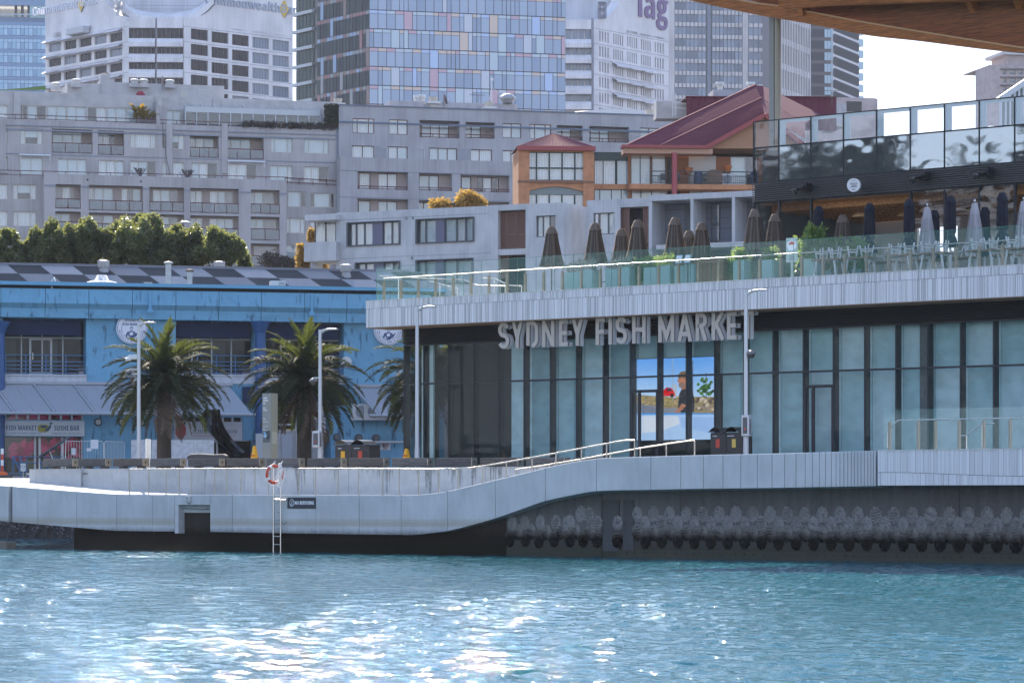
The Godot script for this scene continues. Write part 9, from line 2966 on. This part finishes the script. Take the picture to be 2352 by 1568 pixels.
func pale_grid_tower():
	var T:=Fr.new(60000.0,1650.0,880.0)
	var o:=ft(T,"grid_tower","pale stone tower with grey window bands behind the red roofs and the steel column","tower",T.p(1650,240,0))
	var stone:=mat("tower_stone",0.50,0.475,0.47,0.8,0.0,streak,0.02)
	var gl:=[pane_mat("grid_glass",0.12,0.15,0.20),pane_mat("grid_glass_deep",0.09,0.115,0.16),pane_mat("grid_glass_pale",0.16,0.20,0.26)]
	var u0:=T.u(1535); var u1:=T.u(1775)
	var yb:=T.y(1650,280)
	part(o,"core",bx(u0,u1,yb,T.y(1650,-60),-30,-0.5),mat("grid_core",0.12,0.13,0.16,0.8))
	part(o,"left_strip",bx(u0,T.u(1549),yb,T.y(1650,-60),-0.5,0.3),stone)
	for e in [[1706,1718],[1755,1776]]:part(o,"stone_strip",bx(T.u(e[0]),T.u(e[1]),yb,T.y(1650,-60),-0.5,0.3),stone)
	part(o,"dark_strip",bx(T.u(1625),T.u(1633),yb,T.y(1650,-60),-0.5,-0.1),gl[1])
	var spans:=[[1549,1622,8],[1636,1706,8],[1719,1754,3]]
	for row in 11:
		var yt:=-50.0+28.0*row
		for s in spans:
			for k in s[2]:
				var a:=lerpf(T.u(s[0]),T.u(s[1]),float(k)/s[2]); var b:=lerpf(T.u(s[0]),T.u(s[1]),float(k+1)/s[2])
				part(o,"pane",bx(a+0.08,b-0.08,T.y(1650,yt+17.5),T.y(1650,yt),-0.5,-0.2-0.02*(k % 2)),gl[(k*3+row*5+k/3) % 3])
				part(o,"stone_panel",bx(a+0.12,b-0.12,T.y(1650,yt+27.4),T.y(1650,yt+18.2),-0.5,0.05),stone)
	# ribbed flank running away to the right
	var G:=Fr.new(3400.0,1776.0,880.0)
	var g0:=G.u(1776); var g1:=G.u(1860)
	place(part(o,"flank_core",bx(g0,g1,yb-10,T.y(1650,-60),-10,-0.6),mat("flank_dark",0.16,0.155,0.17,0.8)),o,T,G)
	for k in 15:place(part(o,"flank_rib",bx(lerpf(g0,g1,k/14.0)-0.35,lerpf(g0,g1,k/14.0)+0.35,yb-10,T.y(1650,-60),-0.6,0.3),stone),o,T,G)
	for row in 7:
		var y:=T.y(1650,-30+58*row)
		place(part(o,"flank_band",bx(g0,g1,y-0.9,y+0.9,-0.6,0.1),stone),o,T,G)

func dark_tower():
	var L:=Fr.new(70000.0,1875.0,930.0)
	var o:=ft(L,"dark_tower","dark glass tower with a white flank of six sided windows","tower",L.p(1875,225,0))
	var yb:=L.y(1875,240); var yt:=L.y(1875,40)
	var dk:=pane_mat("dark_tower_glass",0.025,0.03,0.045,0.06,0.25); var pl:=pane_mat("dark_tower_pale",0.30,0.42,0.50,0.06); var bd:=pane_mat("dark_tower_band",0.05,0.045,0.06,0.3)
	part(o,"core",bx(L.u(1850),L.u(1915),yb,yt,-20,-0.3),bd)
	for row in 8:
		var y:=40.0+26.4*row
		for k in 6:
			var a:=lerpf(L.u(1856),L.u(1894),k/6.0); var b:=lerpf(L.u(1856),L.u(1894),(k+1)/6.0)
			part(o,"pane",bx(a+0.05,b-0.05,L.y(1875,y+19),L.y(1875,y),-0.3,-0.02*(k % 2)),dk)
		for k in 3:
			var a:=lerpf(L.u(1894),L.u(1915),k/3.0); var b:=lerpf(L.u(1894),L.u(1915),(k+1)/3.0)
			part(o,"corner_pane",bx(a+0.05,b-0.05,L.y(1875,y+19),L.y(1875,y+1),-0.3,0.3),pl)
	var R:=Fr.new(7000.0,1915.0,930.0)
	var white:=mat("dark_tower_white",0.52,0.51,0.52,0.6)
	place(part(o,"white_flank",bx(R.u(1915),R.u(1973),R.y(1915,260),R.y(1915,40),-10,0),white),o,L,R)
	var slope:=0.36
	for row in 8:
		for k in 12:
			var c:=R.p(1918.5+k*4.65,79.0+26.4*(row-0.6)+k*1.9-2,0)
			var m:=MB.new(); var hw:=0.92; var hh:=1.0
			m.prism(hexa([c.x-hw,c.y-hh,c.x,c.y-hh-0.55,c.x+hw,c.y-hh,c.x+hw,c.y+hh,c.x,c.y+hh+0.55,c.x-hw,c.y+hh]),0.0,0.05)
			place(part(o,"six_sided_window",m,dk),o,L,R)
		var e:=part(o,"end_pane",bx(R.u(1974),R.u(1986),R.y(1915,95+26.4*(row-1)),R.y(1915,78+26.4*(row-1)),-3,-0.3),pl); place(e,o,L,R)
	place(part(o,"end_core",bx(R.u(1973),R.u(1986),R.y(1915,250),R.y(1915,60),-10,-3.1),bd),o,L,R)

func right_towers():
	var T:=Fr.new(30000.0,2310.0,800.0)
	var o:=ft(T,"brown_tower","brown brick apartment tower at the far right under the timber roof","tower",T.p(2310,240,0))
	var br:=mat("tower_brown",0.40,0.325,0.31,0.85,0.0,mottle,0.05)
	var wins:=[]
	for row in 5:
		for c in [[2175,2203],[2233,2283],[2310,2345]]:wins.append(rr(T,cr(1720.4,0,[c[0],c[1],598+70*row,636+70*row]))+[0.4])
	var u0:=T.u(2274); var u1:=T.u(2420)
	var m:=MB.new(); m.wall(u0,u1,T.y(2310,290),T.y(2310,150),0.0,wins,0.4)
	m.quad(Vector3(u0,T.y(2310,290),-10),Vector3(u0,T.y(2310,290),0),Vector3(u0,T.y(2310,150),0),Vector3(u0,T.y(2310,150),-10)); m.quad(Vector3(u0,T.y(2310,150),0),Vector3(u1,T.y(2310,150),0),Vector3(u1,T.y(2310,150),-20),Vector3(u0,T.y(2310,150),-20))
	part(o,"wall",m,br)
	for w in wins:
		var f:=part(o,"window",bx(w[0],w[1],w[2],w[3],-0.5,-0.35),pane_mat("brown_tower_glass",0.12,0.15,0.18))
		part(f,"blind",bx(w[0]+0.1,w[1]-0.1,lerpf(w[2],w[3],0.5),w[3]-0.1,-0.35,-0.33),mat("blind_tower",0.4,0.4,0.4,0.8),Vector3.ZERO)
		part(o,"sun_hood",bx(w[0]-0.8,w[1]+0.8,w[3]+0.1,w[3]+0.35,0,0.7),mat("hood_brown",0.14,0.115,0.115,0.8))
	part(o,"upper_block",bx(T.u(2318),u1,T.y(2310,150),T.y(2310,124),-12,-1.5),br)
	part(o,"roof_slab",bx(T.u(2306),u1,T.y(2310,124),T.y(2310,117),-13,-0.2),mat("slab_pale",0.45,0.43,0.42,0.8))
	part(o,"chimney",bx(T.u(2305),T.u(2309),T.y(2310,150),T.y(2310,143),-4,-3),br)
	var S:=Fr.new(40000.0,1960.0,700.0)
	var b:=ft(S,"low_brown_block","low brown block with vertical grilles below the dark tower","building",S.p(1960,255,0))
	var q:Array=rr(S,[1905,2012,224,460]); part(b,"wall",bx(q[0],q[1],q[2],q[3],-20,0),br)
	q=rr(S,[2012,2018,226,460]); part(b,"end_wall",bx(q[0],q[1],q[2],q[3],-20,-0.5),br)
	q=rr(S,[1945,1980,233,256])
	for k in 24:part(b,"grille_bar",bx(lerpf(q[0],q[1],k/24.0),lerpf(q[0],q[1],(k+0.5)/24.0),q[2],q[3],0,0.3),mat("grille_dark",0.06,0.055,0.055,0.8))
	var gb:=ft(S,"grey_roof_box","grey rounded plant box at the end of the red box roof","plant box",S.p(1935,260,150)); q=rr(S,[1922,1945,238,290],150); part(gb,"box",bx(q[0],q[1],q[2],q[3],140,150),mat("plant_room_right"))
	# pitched glass roof at the right edge
	var G:=Fr.new(20000.0,2330.0,190.0)
	var g:=ft(G,"glasshouse_roof","pitched glasshouse roof with pale ribs at the right edge behind the mirrored panes","glasshouse",G.p(2330,230,0))
	var m1:=MB.new(); var p0:=G.p(2300,226,0); var p1:=G.p(2362,184,0); var p2:=G.p(2430,230,0)
	m1.bar(p0,p1,0.25,0.35); m1.bar(p1,p2,0.25,0.35); part(g,"verge",m1,mat("verge_white",0.5,0.52,0.54,0.5))
	for k in 7:
		var a:=p0.lerp(p1,k/6.0); part(g,"rib",bx(a.x-0.06,a.x+0.06,p0.y-2.0,a.y,-0.1,0.05),M_["verge_white"])
		if k<6:
			var c:=p0.lerp(p1,(k+1)/6.0); var mm:=MB.new(); mm.prism(PackedVector2Array([Vector2(a.x+0.06,p0.y-2),Vector2(c.x-0.06,p0.y-2),Vector2(c.x-0.06,c.y-0.1),Vector2(a.x+0.06,a.y-0.1)]),-0.06,-0.02); part(g,"pane",mm,pane_mat("glasshouse_pane",0.10,0.13,0.12))
	var ms:=MB.new(); ms.quad(p0+Vector3(0,0.1,0.1),p1+Vector3(0,0.1,0.1),p1+Vector3(0,0.1,-0.6),p0+Vector3(0,0.1,-0.6)); part(g,"roof_sheet",ms,M_["verge_white"])
	var ax:=thing("roof_aerial","thin aerial on the red box roof before the dark tower","aerial",at_px(2053-0,250,230))
	ax.position=at_px(1720.4+712*0.26857,244,230)
	var am:=MB.new(); am.tube([Vector3(0,0,0),Vector3(0,1.2,0)],0.025,0.025,5); am.bar(Vector3(-0.6,1.2,0),Vector3(0.6,1.2,0),0.03,0.03); part(ax,"aerial",am,M_["dish_dark"],Vector3.ZERO)

# ---------- the terrace ----------
func terrace():
	var fl:=11.47
	var w:=-10.7
	var u0:=M.u(864,w); var u1:=M.u(2560,w)
	var ba:=ft(M,"glass_balustrade","long clear glass balustrade with steel handrail along the edge of the upper terrace","balustrade",Vector3(u0,fl,w))
	var n:=int(round((u1-u0)/1.06))
	var gm:=glass("balustrade_glass",0.30,0.62,0.52,0.06,0.24)
	var edge:=mat("glass_edge",0.08,0.22,0.17,0.2)
	for k in n:
		var a:=lerpf(u0,u1,float(k)/n); var b:=lerpf(u0,u1,float(k+1)/n)
		var p:=part(ba,"glass_panel",bx(a+0.012,b-0.012,fl,fl+1.55,w-0.01,w+0.01),gm)
		var e:=MB.new(); e.box(a+0.002,a+0.012,fl,fl+1.55,w-0.01,w+0.01); e.box(a+0.012,b-0.012,fl+1.55,fl+1.565,w-0.01,w+0.01)
		part(p,"edge",e,edge,Vector3.ZERO)
		var po:=MB.new(); po.box(a+0.20,a+0.29,fl,fl+0.88,w-0.32,w-0.2); po.bar(Vector3(a+0.25,fl+0.84,w-0.25),Vector3(a+0.34,fl+1.0,w-0.2),0.03,0.03)
		part(ba,"post",po,bronze())
	var h:=MB.new(); h.tube([Vector3(u0+0.3,fl+1.03,w-0.2),Vector3((u0+u1)/2,fl+1.03,w-0.2),Vector3(u1,fl+1.03,w-0.2)],0.026)
	part(ba,"handrail",h,steel())
	for k in 6:part(ba,"return_panel",bx(u0-0.01,u0+0.01,fl,fl+1.55,w-1.06*(k+1)+0.02,w-1.06*k-0.02),gm)
	var sr:=ft(M,"terrace_stair_rail","steel stair handrails at the left end of the terrace behind the glass","handrail",M.p(1000,660,-14))
	for e in [[[871,634,-13],[915,637,-13],[985,640,-13],[1030,641,-13],[1065,641.5,-14],[1095,655,-14],[1160,657,-14]],[[1110,639,-12.5],[1135,639,-12.5],[1168,655,-12.5],[1198,657,-12.5]],[[985,645,-15],[1010,652,-15],[1050,663,-15]]]:
		var path:=[]
		for p in e:path.append(M.p(p[0],p[1],p[2]))
		var m:=MB.new(); m.tube(path,0.03,0.03,6)
		for p in [path[1],path[path.size()-1]]:m.tube([p,Vector3(p.x,fl,p.z)],0.025,0.025,6)
		part(sr,"rail",m,steel())
	umbrellas(fl)
	furniture(fl)

func umbrellas(fl:float):
	var H:=3.2
	var brown:=mat("canvas_brown",0.18,0.135,0.105,0.9,0.0,fine,1.0); var navy:=mat("canvas_navy",0.0055,0.0075,0.018,0.9); var cream:=mat("canvas_white",0.50,0.47,0.48,0.9)
	cream.backlight_enabled=true; cream.backlight=lin(0.3,0.28,0.26)
	brown.backlight_enabled=true; brown.backlight=lin(0.08,0.05,0.03)
	var make:=func(kind:int)->Node3D:
		var o:=thing("closed_umbrella","","umbrella",Vector3.ZERO,M.basis)
		var m:=MB.new(); var cap:=MB.new()
		if kind==0:
			m.lathe([Vector2(0.14,3.10),Vector2(0.23,2.9),Vector2(0.29,2.5),Vector2(0.39,1.9),Vector2(0.50,1.45),Vector2(0.52,1.40),Vector2(0.3,1.42)],Vector3.ZERO,80,0.17,9)
			cap.lathe([Vector2(0.0,3.21),Vector2(0.13,3.19),Vector2(0.19,3.08),Vector2(0.29,2.84),Vector2(0.27,2.84)],Vector3.ZERO,48,0.06,8,0.5)
		elif kind==1:
			m.lathe([Vector2(0.10,3.12),Vector2(0.19,2.9),Vector2(0.22,2.4),Vector2(0.22,1.75),Vector2(0.16,1.62),Vector2(0.24,1.45),Vector2(0.31,1.12),Vector2(0.2,1.15)],Vector3.ZERO,64,0.12,7)
			cap.lathe([Vector2(0.0,3.22),Vector2(0.12,3.2),Vector2(0.18,3.05),Vector2(0.24,2.9),Vector2(0.22,2.9)],Vector3.ZERO,48,0.06,8,0.5)
		else:
			m.lathe([Vector2(0.10,2.95),Vector2(0.18,2.6),Vector2(0.26,2.1),Vector2(0.33,1.5),Vector2(0.40,1.05),Vector2(0.3,1.07)],Vector3.ZERO,64,0.13,8)
			cap.lathe([Vector2(0.0,3.05),Vector2(0.11,3.02),Vector2(0.16,2.8),Vector2(0.205,2.55),Vector2(0.19,2.55)],Vector3.ZERO,48,0.08,8,0.5)
			var f:=MB.new(); f.lathe([Vector2(0.0,3.22),Vector2(0.05,3.17),Vector2(0.055,3.12),Vector2(0.03,3.04)],Vector3.ZERO,10); part(o,"finial",f,steel(),Vector3.ZERO)
		part(o,"canopy",m,[brown,navy,cream][kind],Vector3.ZERO)
		part(o,"top_flap",cap,[brown,navy,cream][kind],Vector3.ZERO)
		var p:=MB.new(); p.tube([Vector3(0,0,0),Vector3(0,3.0,0)],0.035,0.035,10); part(o,"pole",p,[M_["dark_panel"],mat("pole_white",0.5,0.5,0.5,0.5),M_["pole_white"] if M_.has("pole_white") else null][kind] if kind<2 else mat("pole_white",0.5,0.5,0.5,0.5),Vector3.ZERO)
		var b:=MB.new(); b.lathe([Vector2(0.32,0),Vector2(0.32,0.06),Vector2(0.06,0.09),Vector2(0.05,0.3)],Vector3.ZERO,16); part(o,"base",b,M_["dark_panel"],Vector3.ZERO)
		if kind==1:
			var t:=MB.new(); t.lathe([Vector2(0.175,1.60),Vector2(0.185,1.63),Vector2(0.175,1.66)],Vector3.ZERO,20); part(o,"tie_strap",t,M_["sign_ink"],Vector3.ZERO)
		return o
	var sets:=[["brown",[[1267,520],[1367,511.6],[1427.7,525],[1465,505],[1551,499],[1583,529],[1612,511.6],[1734,480],[1781,491],[1936.6,493]]],["navy blue",[[1881,473.4],[1998,467],[2089,457],[2147,483],[2184.5,450.6],[2263,476],[2303,442.5]]],["white",[[2130.5,466],[2240,457],[2353,452]]]]
	var where:=[["alone at the left end","in front of the framed window","the low one behind its neighbours","tall, right of the low one","tall, before the grey portal","shortest, peeping between two others","slim, right of the shortest one","tall, at the dark glass corner","just right of the tall one at the glass corner","between the two leftmost navy ones"],["leftmost navy one, before the dining opening","under the timber ceiling opening, beside the exit sign","left of the first white one","half hidden behind the first white one","between the two white ones","half hidden right of the second white one","rightmost navy one"],["the narrower one","the wider one, second white from the left","cut by the right edge of the picture"]]
	for s in sets.size():
		var proto:Node3D=make.call(s)
		for k in sets[s][1].size():
			var e:Array=sets[s][1][k]
			var z:float=(fl+H-EYE)*FL/(HY-e[1])
			var pos:=Vector3((e[0]-CX)*z/FL,fl,-z)
			var label:="closed %s terrace umbrella, %s" % [sets[s][0],where[s][k]]
			if k==0:
				proto.position=pos; proto.set_meta("label",label); proto.set_meta("group","closed umbrellas of the terrace")
			else:copy(proto,pos,label,0.7*k)

func furniture(fl:float):
	var teal:=mat("planter_teal",0.20,0.33,0.33,0.6)
	var green:=mat("planter_leaf",0.06,0.10,0.03,0.5); green.backlight_enabled=true; green.backlight=lin(0.3,0.42,0.08)
	var silver:=mat("silver_leaf",0.22,0.24,0.21,0.7)
	var lc:=leaf_cluster(800,12,0.16,0.12)
	var long:=leaf_cluster(810,10,0.22,0.26)
	var names_:=["first from the left","second from the left","third from the left","fourth, beside the timber counter","fifth, right of the timber counter","sixth, at the glass corner","seventh, before the poster stand","eighth, at the right of the poster stand"]
	var pl:=[[1296,1363,626,1],[1390,1446,619,2],[1478,1539,615,0],[1549,1594,611,-1],[1684,1710,598,0],[1750,1778,597,0],[1750+1,1771,598,-1],[1842,1878,595,3]]
	for k in pl.size():
		if k==6:continue
		var e:Array=pl[k]
		var w:=-12.0
		var a:=M.u(e[0],w); var b:=M.u(e[1],w); var y:=M.y(e[0],e[2],w)
		var o:=ft(M,"planter","pale teal box planter behind the glass balustrade, %s" % names_[k],"planter",Vector3((a+b)/2,fl,w),"teal planters of the terrace")
		var n:=2 if k<4 else 1
		for j in n:part(o,"box",bx(lerpf(a,b,float(j)/n)+0.01,lerpf(a,b,float(j+1)/n)-0.01,fl,y+0.06*j,w-0.5,w),teal)
		if e[3]>=0:shrub(o,lc if e[3]<3 else long,70,a,b,y,y+(0.45 if e[3]<3 else 1.3),w-0.4,w-0.05,silver if e[3]==1 or e[3]==2 else green)
	for e in [[1852,480+80,1.75,"bamboo like plant beside the leftmost navy umbrella"],[1901,565,1.7,"leafy plant right of the leftmost navy umbrella"],[1967,572,1.5,"leafy plant before the second navy umbrella"],[1697,575,1.3,"round leafy plant near the timber counter"],[1490,590,1.2,"thin green plant between brown umbrellas"],[1460,596,1.0,"small bright green plant before the tall brown umbrella"]]:
		var p:=M.p(e[0],600,-12.8)
		var o:=ft(M,"terrace_plant",e[3],"plant",Vector3(p.x,fl,-12.8),"green plants of the terrace")
		var pot:=MB.new(); pot.lathe([Vector2(0.16,0),Vector2(0.22,0.4),Vector2(0.2,0.4)],Vector3.ZERO,12); part(o,"pot",pot,teal,Vector3.ZERO)
		var st:=MB.new(); st.tube([Vector3(0,0.3,0),Vector3(0.05,e[2]*0.8,0)],0.02,0.01,5); part(o,"stem",st,M_["tree_bark"],Vector3.ZERO)
		shrub(o,long,60,p.x-0.35,p.x+0.35,fl+0.5,fl+e[2],-13.1,-12.5,green)
	# timber counter and sloping menu stands
	var c0:=M.u(1596,-12.2); var c1:=M.u(1662,-12.2); var cy:=M.y(1628,598,-12.2)
	var co:=ft(M,"timber_counter","slatted timber host counter behind the glass balustrade","counter",Vector3(c0,fl,-12.2))
	part(co,"counter_top",bx(c0-0.05,c1+0.05,cy-0.12,cy,-13.0,-12.15),mat("counter_wood",0.26,0.15,0.08,0.6,0.0,fine,0.5))
	for k in 22:part(co,"slat",bx(lerpf(c0,c1,k/22.0)+0.01,lerpf(c0,c1,(k+1)/22.0)-0.01,fl,cy-0.12,-12.95,-12.2),mat("counter_slat",0.20,0.11,0.06,0.7))
	for e in [[1560,"left"],[1580,"right"]]:
		var p:=M.p(e[0],598,-11.8)
		var o:=ft(M,"menu_stand","small sloping menu stand with a framed card, %s of two" % e[1],"menu stand",Vector3(p.x,fl,-11.8),"menu stands")
		var st:=MB.new(); st.tube([Vector3(0,0,0),Vector3(0,1.0,0)],0.03,0.03,6); part(o,"post",st,M_["dark_panel"],Vector3.ZERO)
		var f:=part(o,"frame",bx(-0.18,0.18,-0.20,0.20,-0.02,0.0),mat("menu_frame",0.06,0.16,0.17,0.5),Vector3(0,1.17,0)); f.rotation.x=-0.3
		part(f,"card",bx(-0.15,0.15,-0.17,0.17,0.0,0.006),mat("menu_card",0.55,0.57,0.60,0.5),Vector3.ZERO)
	# poster stand
	var pr:=M.r(1806,1832,546,602,-11.6)
	var ps:=ft(M,"poster_stand","upright poster stand with a red and white round mark behind the balustrade","poster stand",Vector3((pr[0]+pr[1])/2,fl,-11.6))
	part(ps,"board",bx(pr[0],pr[1],pr[2],pr[3],-11.64,-11.6),mat("poster_pale",0.42,0.50,0.46,0.5))
	part(ps,"post",bx((pr[0]+pr[1])/2-0.05,(pr[0]+pr[1])/2+0.05,fl,pr[2],-11.66,-11.6),M_["poster_pale"])
	var ctr:=Vector3((pr[0]+pr[1])/2,lerpf(pr[2],pr[3],0.70),-11.595)
	var dm:=MB.new(); dm.prism(_off(_disc(0.23,24),ctr),-11.6,-11.592); part(ps,"round_mark",dm,M_["sign_white"])
	var um:=MB.new(); var half:=PackedVector2Array()
	for k in 13:half.append(Vector2(ctr.x+cos(PI*k/12)*0.15,ctr.y+0.02+sin(PI*k/12)*0.13))
	um.prism(half,-11.592,-11.586); part(ps,"red_dome",um,M_["lifebuoy_red"])
	lettering(ps,"OPEN",ctr+Vector3(0,-0.34,0.004),0.05,M_["sign_ink"],"Droid Sans",0.8)
	for k in 4:part(ps,"text_line",bx(ctr.x-0.12,ctr.x+0.12,pr[2]+0.10+k*0.05,pr[2]+0.115+k*0.05,-11.6,-11.597),M_["sign_ink"])
	# tables with slatted tops and stools set upside down on them
	var wood:=mat("bench_wood",0.27,0.15,0.085,0.7,0.0,fine,0.6); var wleg:=mat("white_leg",0.52,0.52,0.50,0.5)
	var proto:Node3D; var sproto:Node3D
	var spots:=[[1905,-11.6,"first from the left"],[1977,-11.6,"second from the left"],[2074,-11.6,"third from the left, before a white umbrella"],[2150,-11.6,"fourth from the left"],[2262,-11.6,"fifth from the left"],[2345,-11.6,"at the right edge"],[1935,-14.2,"first of the back row"],[2040,-14.2,"second of the back row"],[2125,-14.2,"third of the back row"],[2215,-14.2,"fourth of the back row"],[2310,-14.2,"fifth of the back row"]]
	for k in spots.size():
		var e:Array=spots[k]
		var p:=M.p(e[0],600,e[1]); p.y=fl
		var label:="timber topped terrace table on white legs, %s" % e[2]
		if k==0:
			proto=ft(M,"terrace_table",label,"table",p,"terrace tables")
			for j in 6:part(proto,"tabletop_slat",bx(-0.65,0.65,0.70,0.75,-0.36+0.12*j,-0.25+0.12*j),wood,Vector3.ZERO)
			for x in [-0.5,0.5]:
				for z in [-0.28,0.28]:
					var m:=MB.new(); m.bar(Vector3(x*1.1,0,z*1.1),Vector3(x*0.85,0.70,z),0.07,0.07); part(proto,"leg",m,wleg,Vector3.ZERO)
			var sm:=MB.new(); sm.bar(Vector3(-0.45,0.66,-0.28),Vector3(-0.45,0.66,0.28),0.06,0.06); sm.bar(Vector3(0.45,0.66,-0.28),Vector3(0.45,0.66,0.28),0.06,0.06); part(proto,"cross_bar",sm,wleg,Vector3.ZERO)
		else:copy(proto,M.world(p),label)
		for j in 2:
			var sp:=p+Vector3([-0.34,0.34][j],0.755,0.05)
			var sl:="white upturned stool, %s one on the table that is %s" % [["left","right"][j],e[2].get_slice(",",0)]
			if sproto==null:
				sproto=ft(M,"upturned_stool",sl,"stool",sp,"upturned stools")
				part(sproto,"seat",bx(-0.17,0.17,0.0,0.03,-0.17,0.17),wood,Vector3.ZERO)
				for x in [-1.0,1.0]:
					for z in [-1.0,1.0]:
						var m:=MB.new(); m.bar(Vector3(x*0.14,0.03,z*0.14),Vector3(x*0.21,0.48,z*0.21),0.045,0.045); part(sproto,"leg",m,wleg,Vector3.ZERO)
				var m2:=MB.new()
				for x in [-1.0,1.0]:m2.bar(Vector3(x*0.18,0.28,-0.18),Vector3(x*0.18,0.28,0.18),0.035,0.035); m2.bar(Vector3(-0.18,0.24,x*0.18),Vector3(0.18,0.24,x*0.18),0.035,0.035)
				part(sproto,"stretcher",m2,wleg,Vector3.ZERO)
			else:copy(sproto,M.world(sp),sl,0.3*((k*2+j) % 3))
	# slatted green chairs near the glass corner
	var cproto:Node3D
	var cm:=mat("chair_green",0.10,0.15,0.12,0.6)
	for k in 9:
		var px:float=[1396,1483,1730,1742,1762,1790,1800,1822,1834][k]
		var p:=M.p(px,600,-12.6-0.5*(k % 3)); p.y=fl
		var label:="green slatted terrace chair, %s" % (ordinal(k)+" from the left along the balustrade")
		if k==0:
			cproto=ft(M,"slatted_chair",label,"chair",p,"green slatted chairs")
			part(cproto,"seat",bx(-0.2,0.2,0.42,0.46,-0.2,0.2),cm,Vector3.ZERO)
			for j in 6:part(cproto,"back_slat",bx(-0.2+j*0.07,-0.16+j*0.07,0.46,0.92,-0.22,-0.2),cm,Vector3.ZERO)
			part(cproto,"back_rail",bx(-0.21,0.21,0.92,0.97,-0.225,-0.19),cm,Vector3.ZERO)
			for x in [-0.19,0.19]:
				for z in [-0.19,0.19]:part(cproto,"leg",bx(x-0.017,x+0.017,0,0.42,z-0.017,z+0.017),cm,Vector3.ZERO)
		else:copy(cproto,M.world(p),label,0.5*(k % 4))

func _off(p:PackedVector2Array,c:Vector3)->PackedVector2Array:
	var o:=PackedVector2Array()
	for v in p:o.append(v+Vector2(c.x,c.y))
	return o

func shrub(o:Node3D,mesh:ArrayMesh,n:int,x0:float,x1:float,y0:float,y1:float,z0:float,z1:float,m:Material):
	var mm:=MultiMesh.new(); mm.transform_format=MultiMesh.TRANSFORM_3D; mm.mesh=mesh; mm.instance_count=n
	var r:=RandomNumberGenerator.new(); r.seed=int(absf(x0*100))
	for k in n:
		var f:=r.randf()
		var p:=Vector3(lerpf(x0,x1,r.randf()),lerpf(y0,y1,f),lerpf(z0,z1,r.randf()))-(org[o] as Vector3)
		mm.set_instance_transform(k,Transform3D(Basis(Vector3(r.randfn(),r.randfn(),r.randfn()).normalized(),r.randf()*TAU).scaled(Vector3.ONE*r.randf_range(0.6,1.1)),p))
	var mi:=MultiMeshInstance3D.new(); mi.name="foliage"; mi.multimesh=mm; mi.material_override=m
	stuff(mi); o.add_child(mi,true)

# ---------- the bank at the left, outside the picture, which the glass mirrors ----------
func far_bank():
	var g:=MB.new(); g.box(-420,-95,-2,6.0,-180,120)
	struct("far_bank_ground",g,mat("bank_grass",0.06,0.08,0.035,0.9,0.0,mottle,0.1))
	var lv:=[leaf_cluster(950,10,0.9,0.7),leaf_cluster(951,10,0.9,0.7)]
	for k in 12:
		var h:float=[20,27,32,24,30,24,28,27,31,28,31,27][k]
		var base:=Vector3(-112-9*(k % 3),5.9,-170+k*10.5)
		tree("bank_tree","large tree on the far bank outside the picture, %s along the shore" % ordinal(k),base,[[Vector3(0,h*0.6,0),Vector3(7,h*0.46,7)],[Vector3(2,h*0.8,3),Vector3(4,h*0.2,4)]],lv,1300,mat("bank_leaf",0.016,0.020,0.010,0.6),"trees of the far bank",h*0.45,970+k)
	var hb:=thing("moored_boat","red and white boat moored off the far bank outside the picture","boat",Vector3(-70,0,-95),Basis(Vector3.UP,1.35))
	var m:=MB.new()
	m.prism(hexa([-9,-0.3,8,-0.3,11,2.6,-9.5,2.2]),-2.4,2.4); part(hb,"hull",m,mat("hull_red",0.42,0.05,0.03,0.4),Vector3.ZERO)
	part(hb,"cabin",bx(-6,3,2.3,4.6,-1.7,1.7),mat("cabin_white",0.6,0.6,0.6,0.5),Vector3.ZERO)
	part(hb,"wheelhouse",bx(-2,2,4.6,6.6,-1.4,1.4),M_["cabin_white"],Vector3.ZERO)
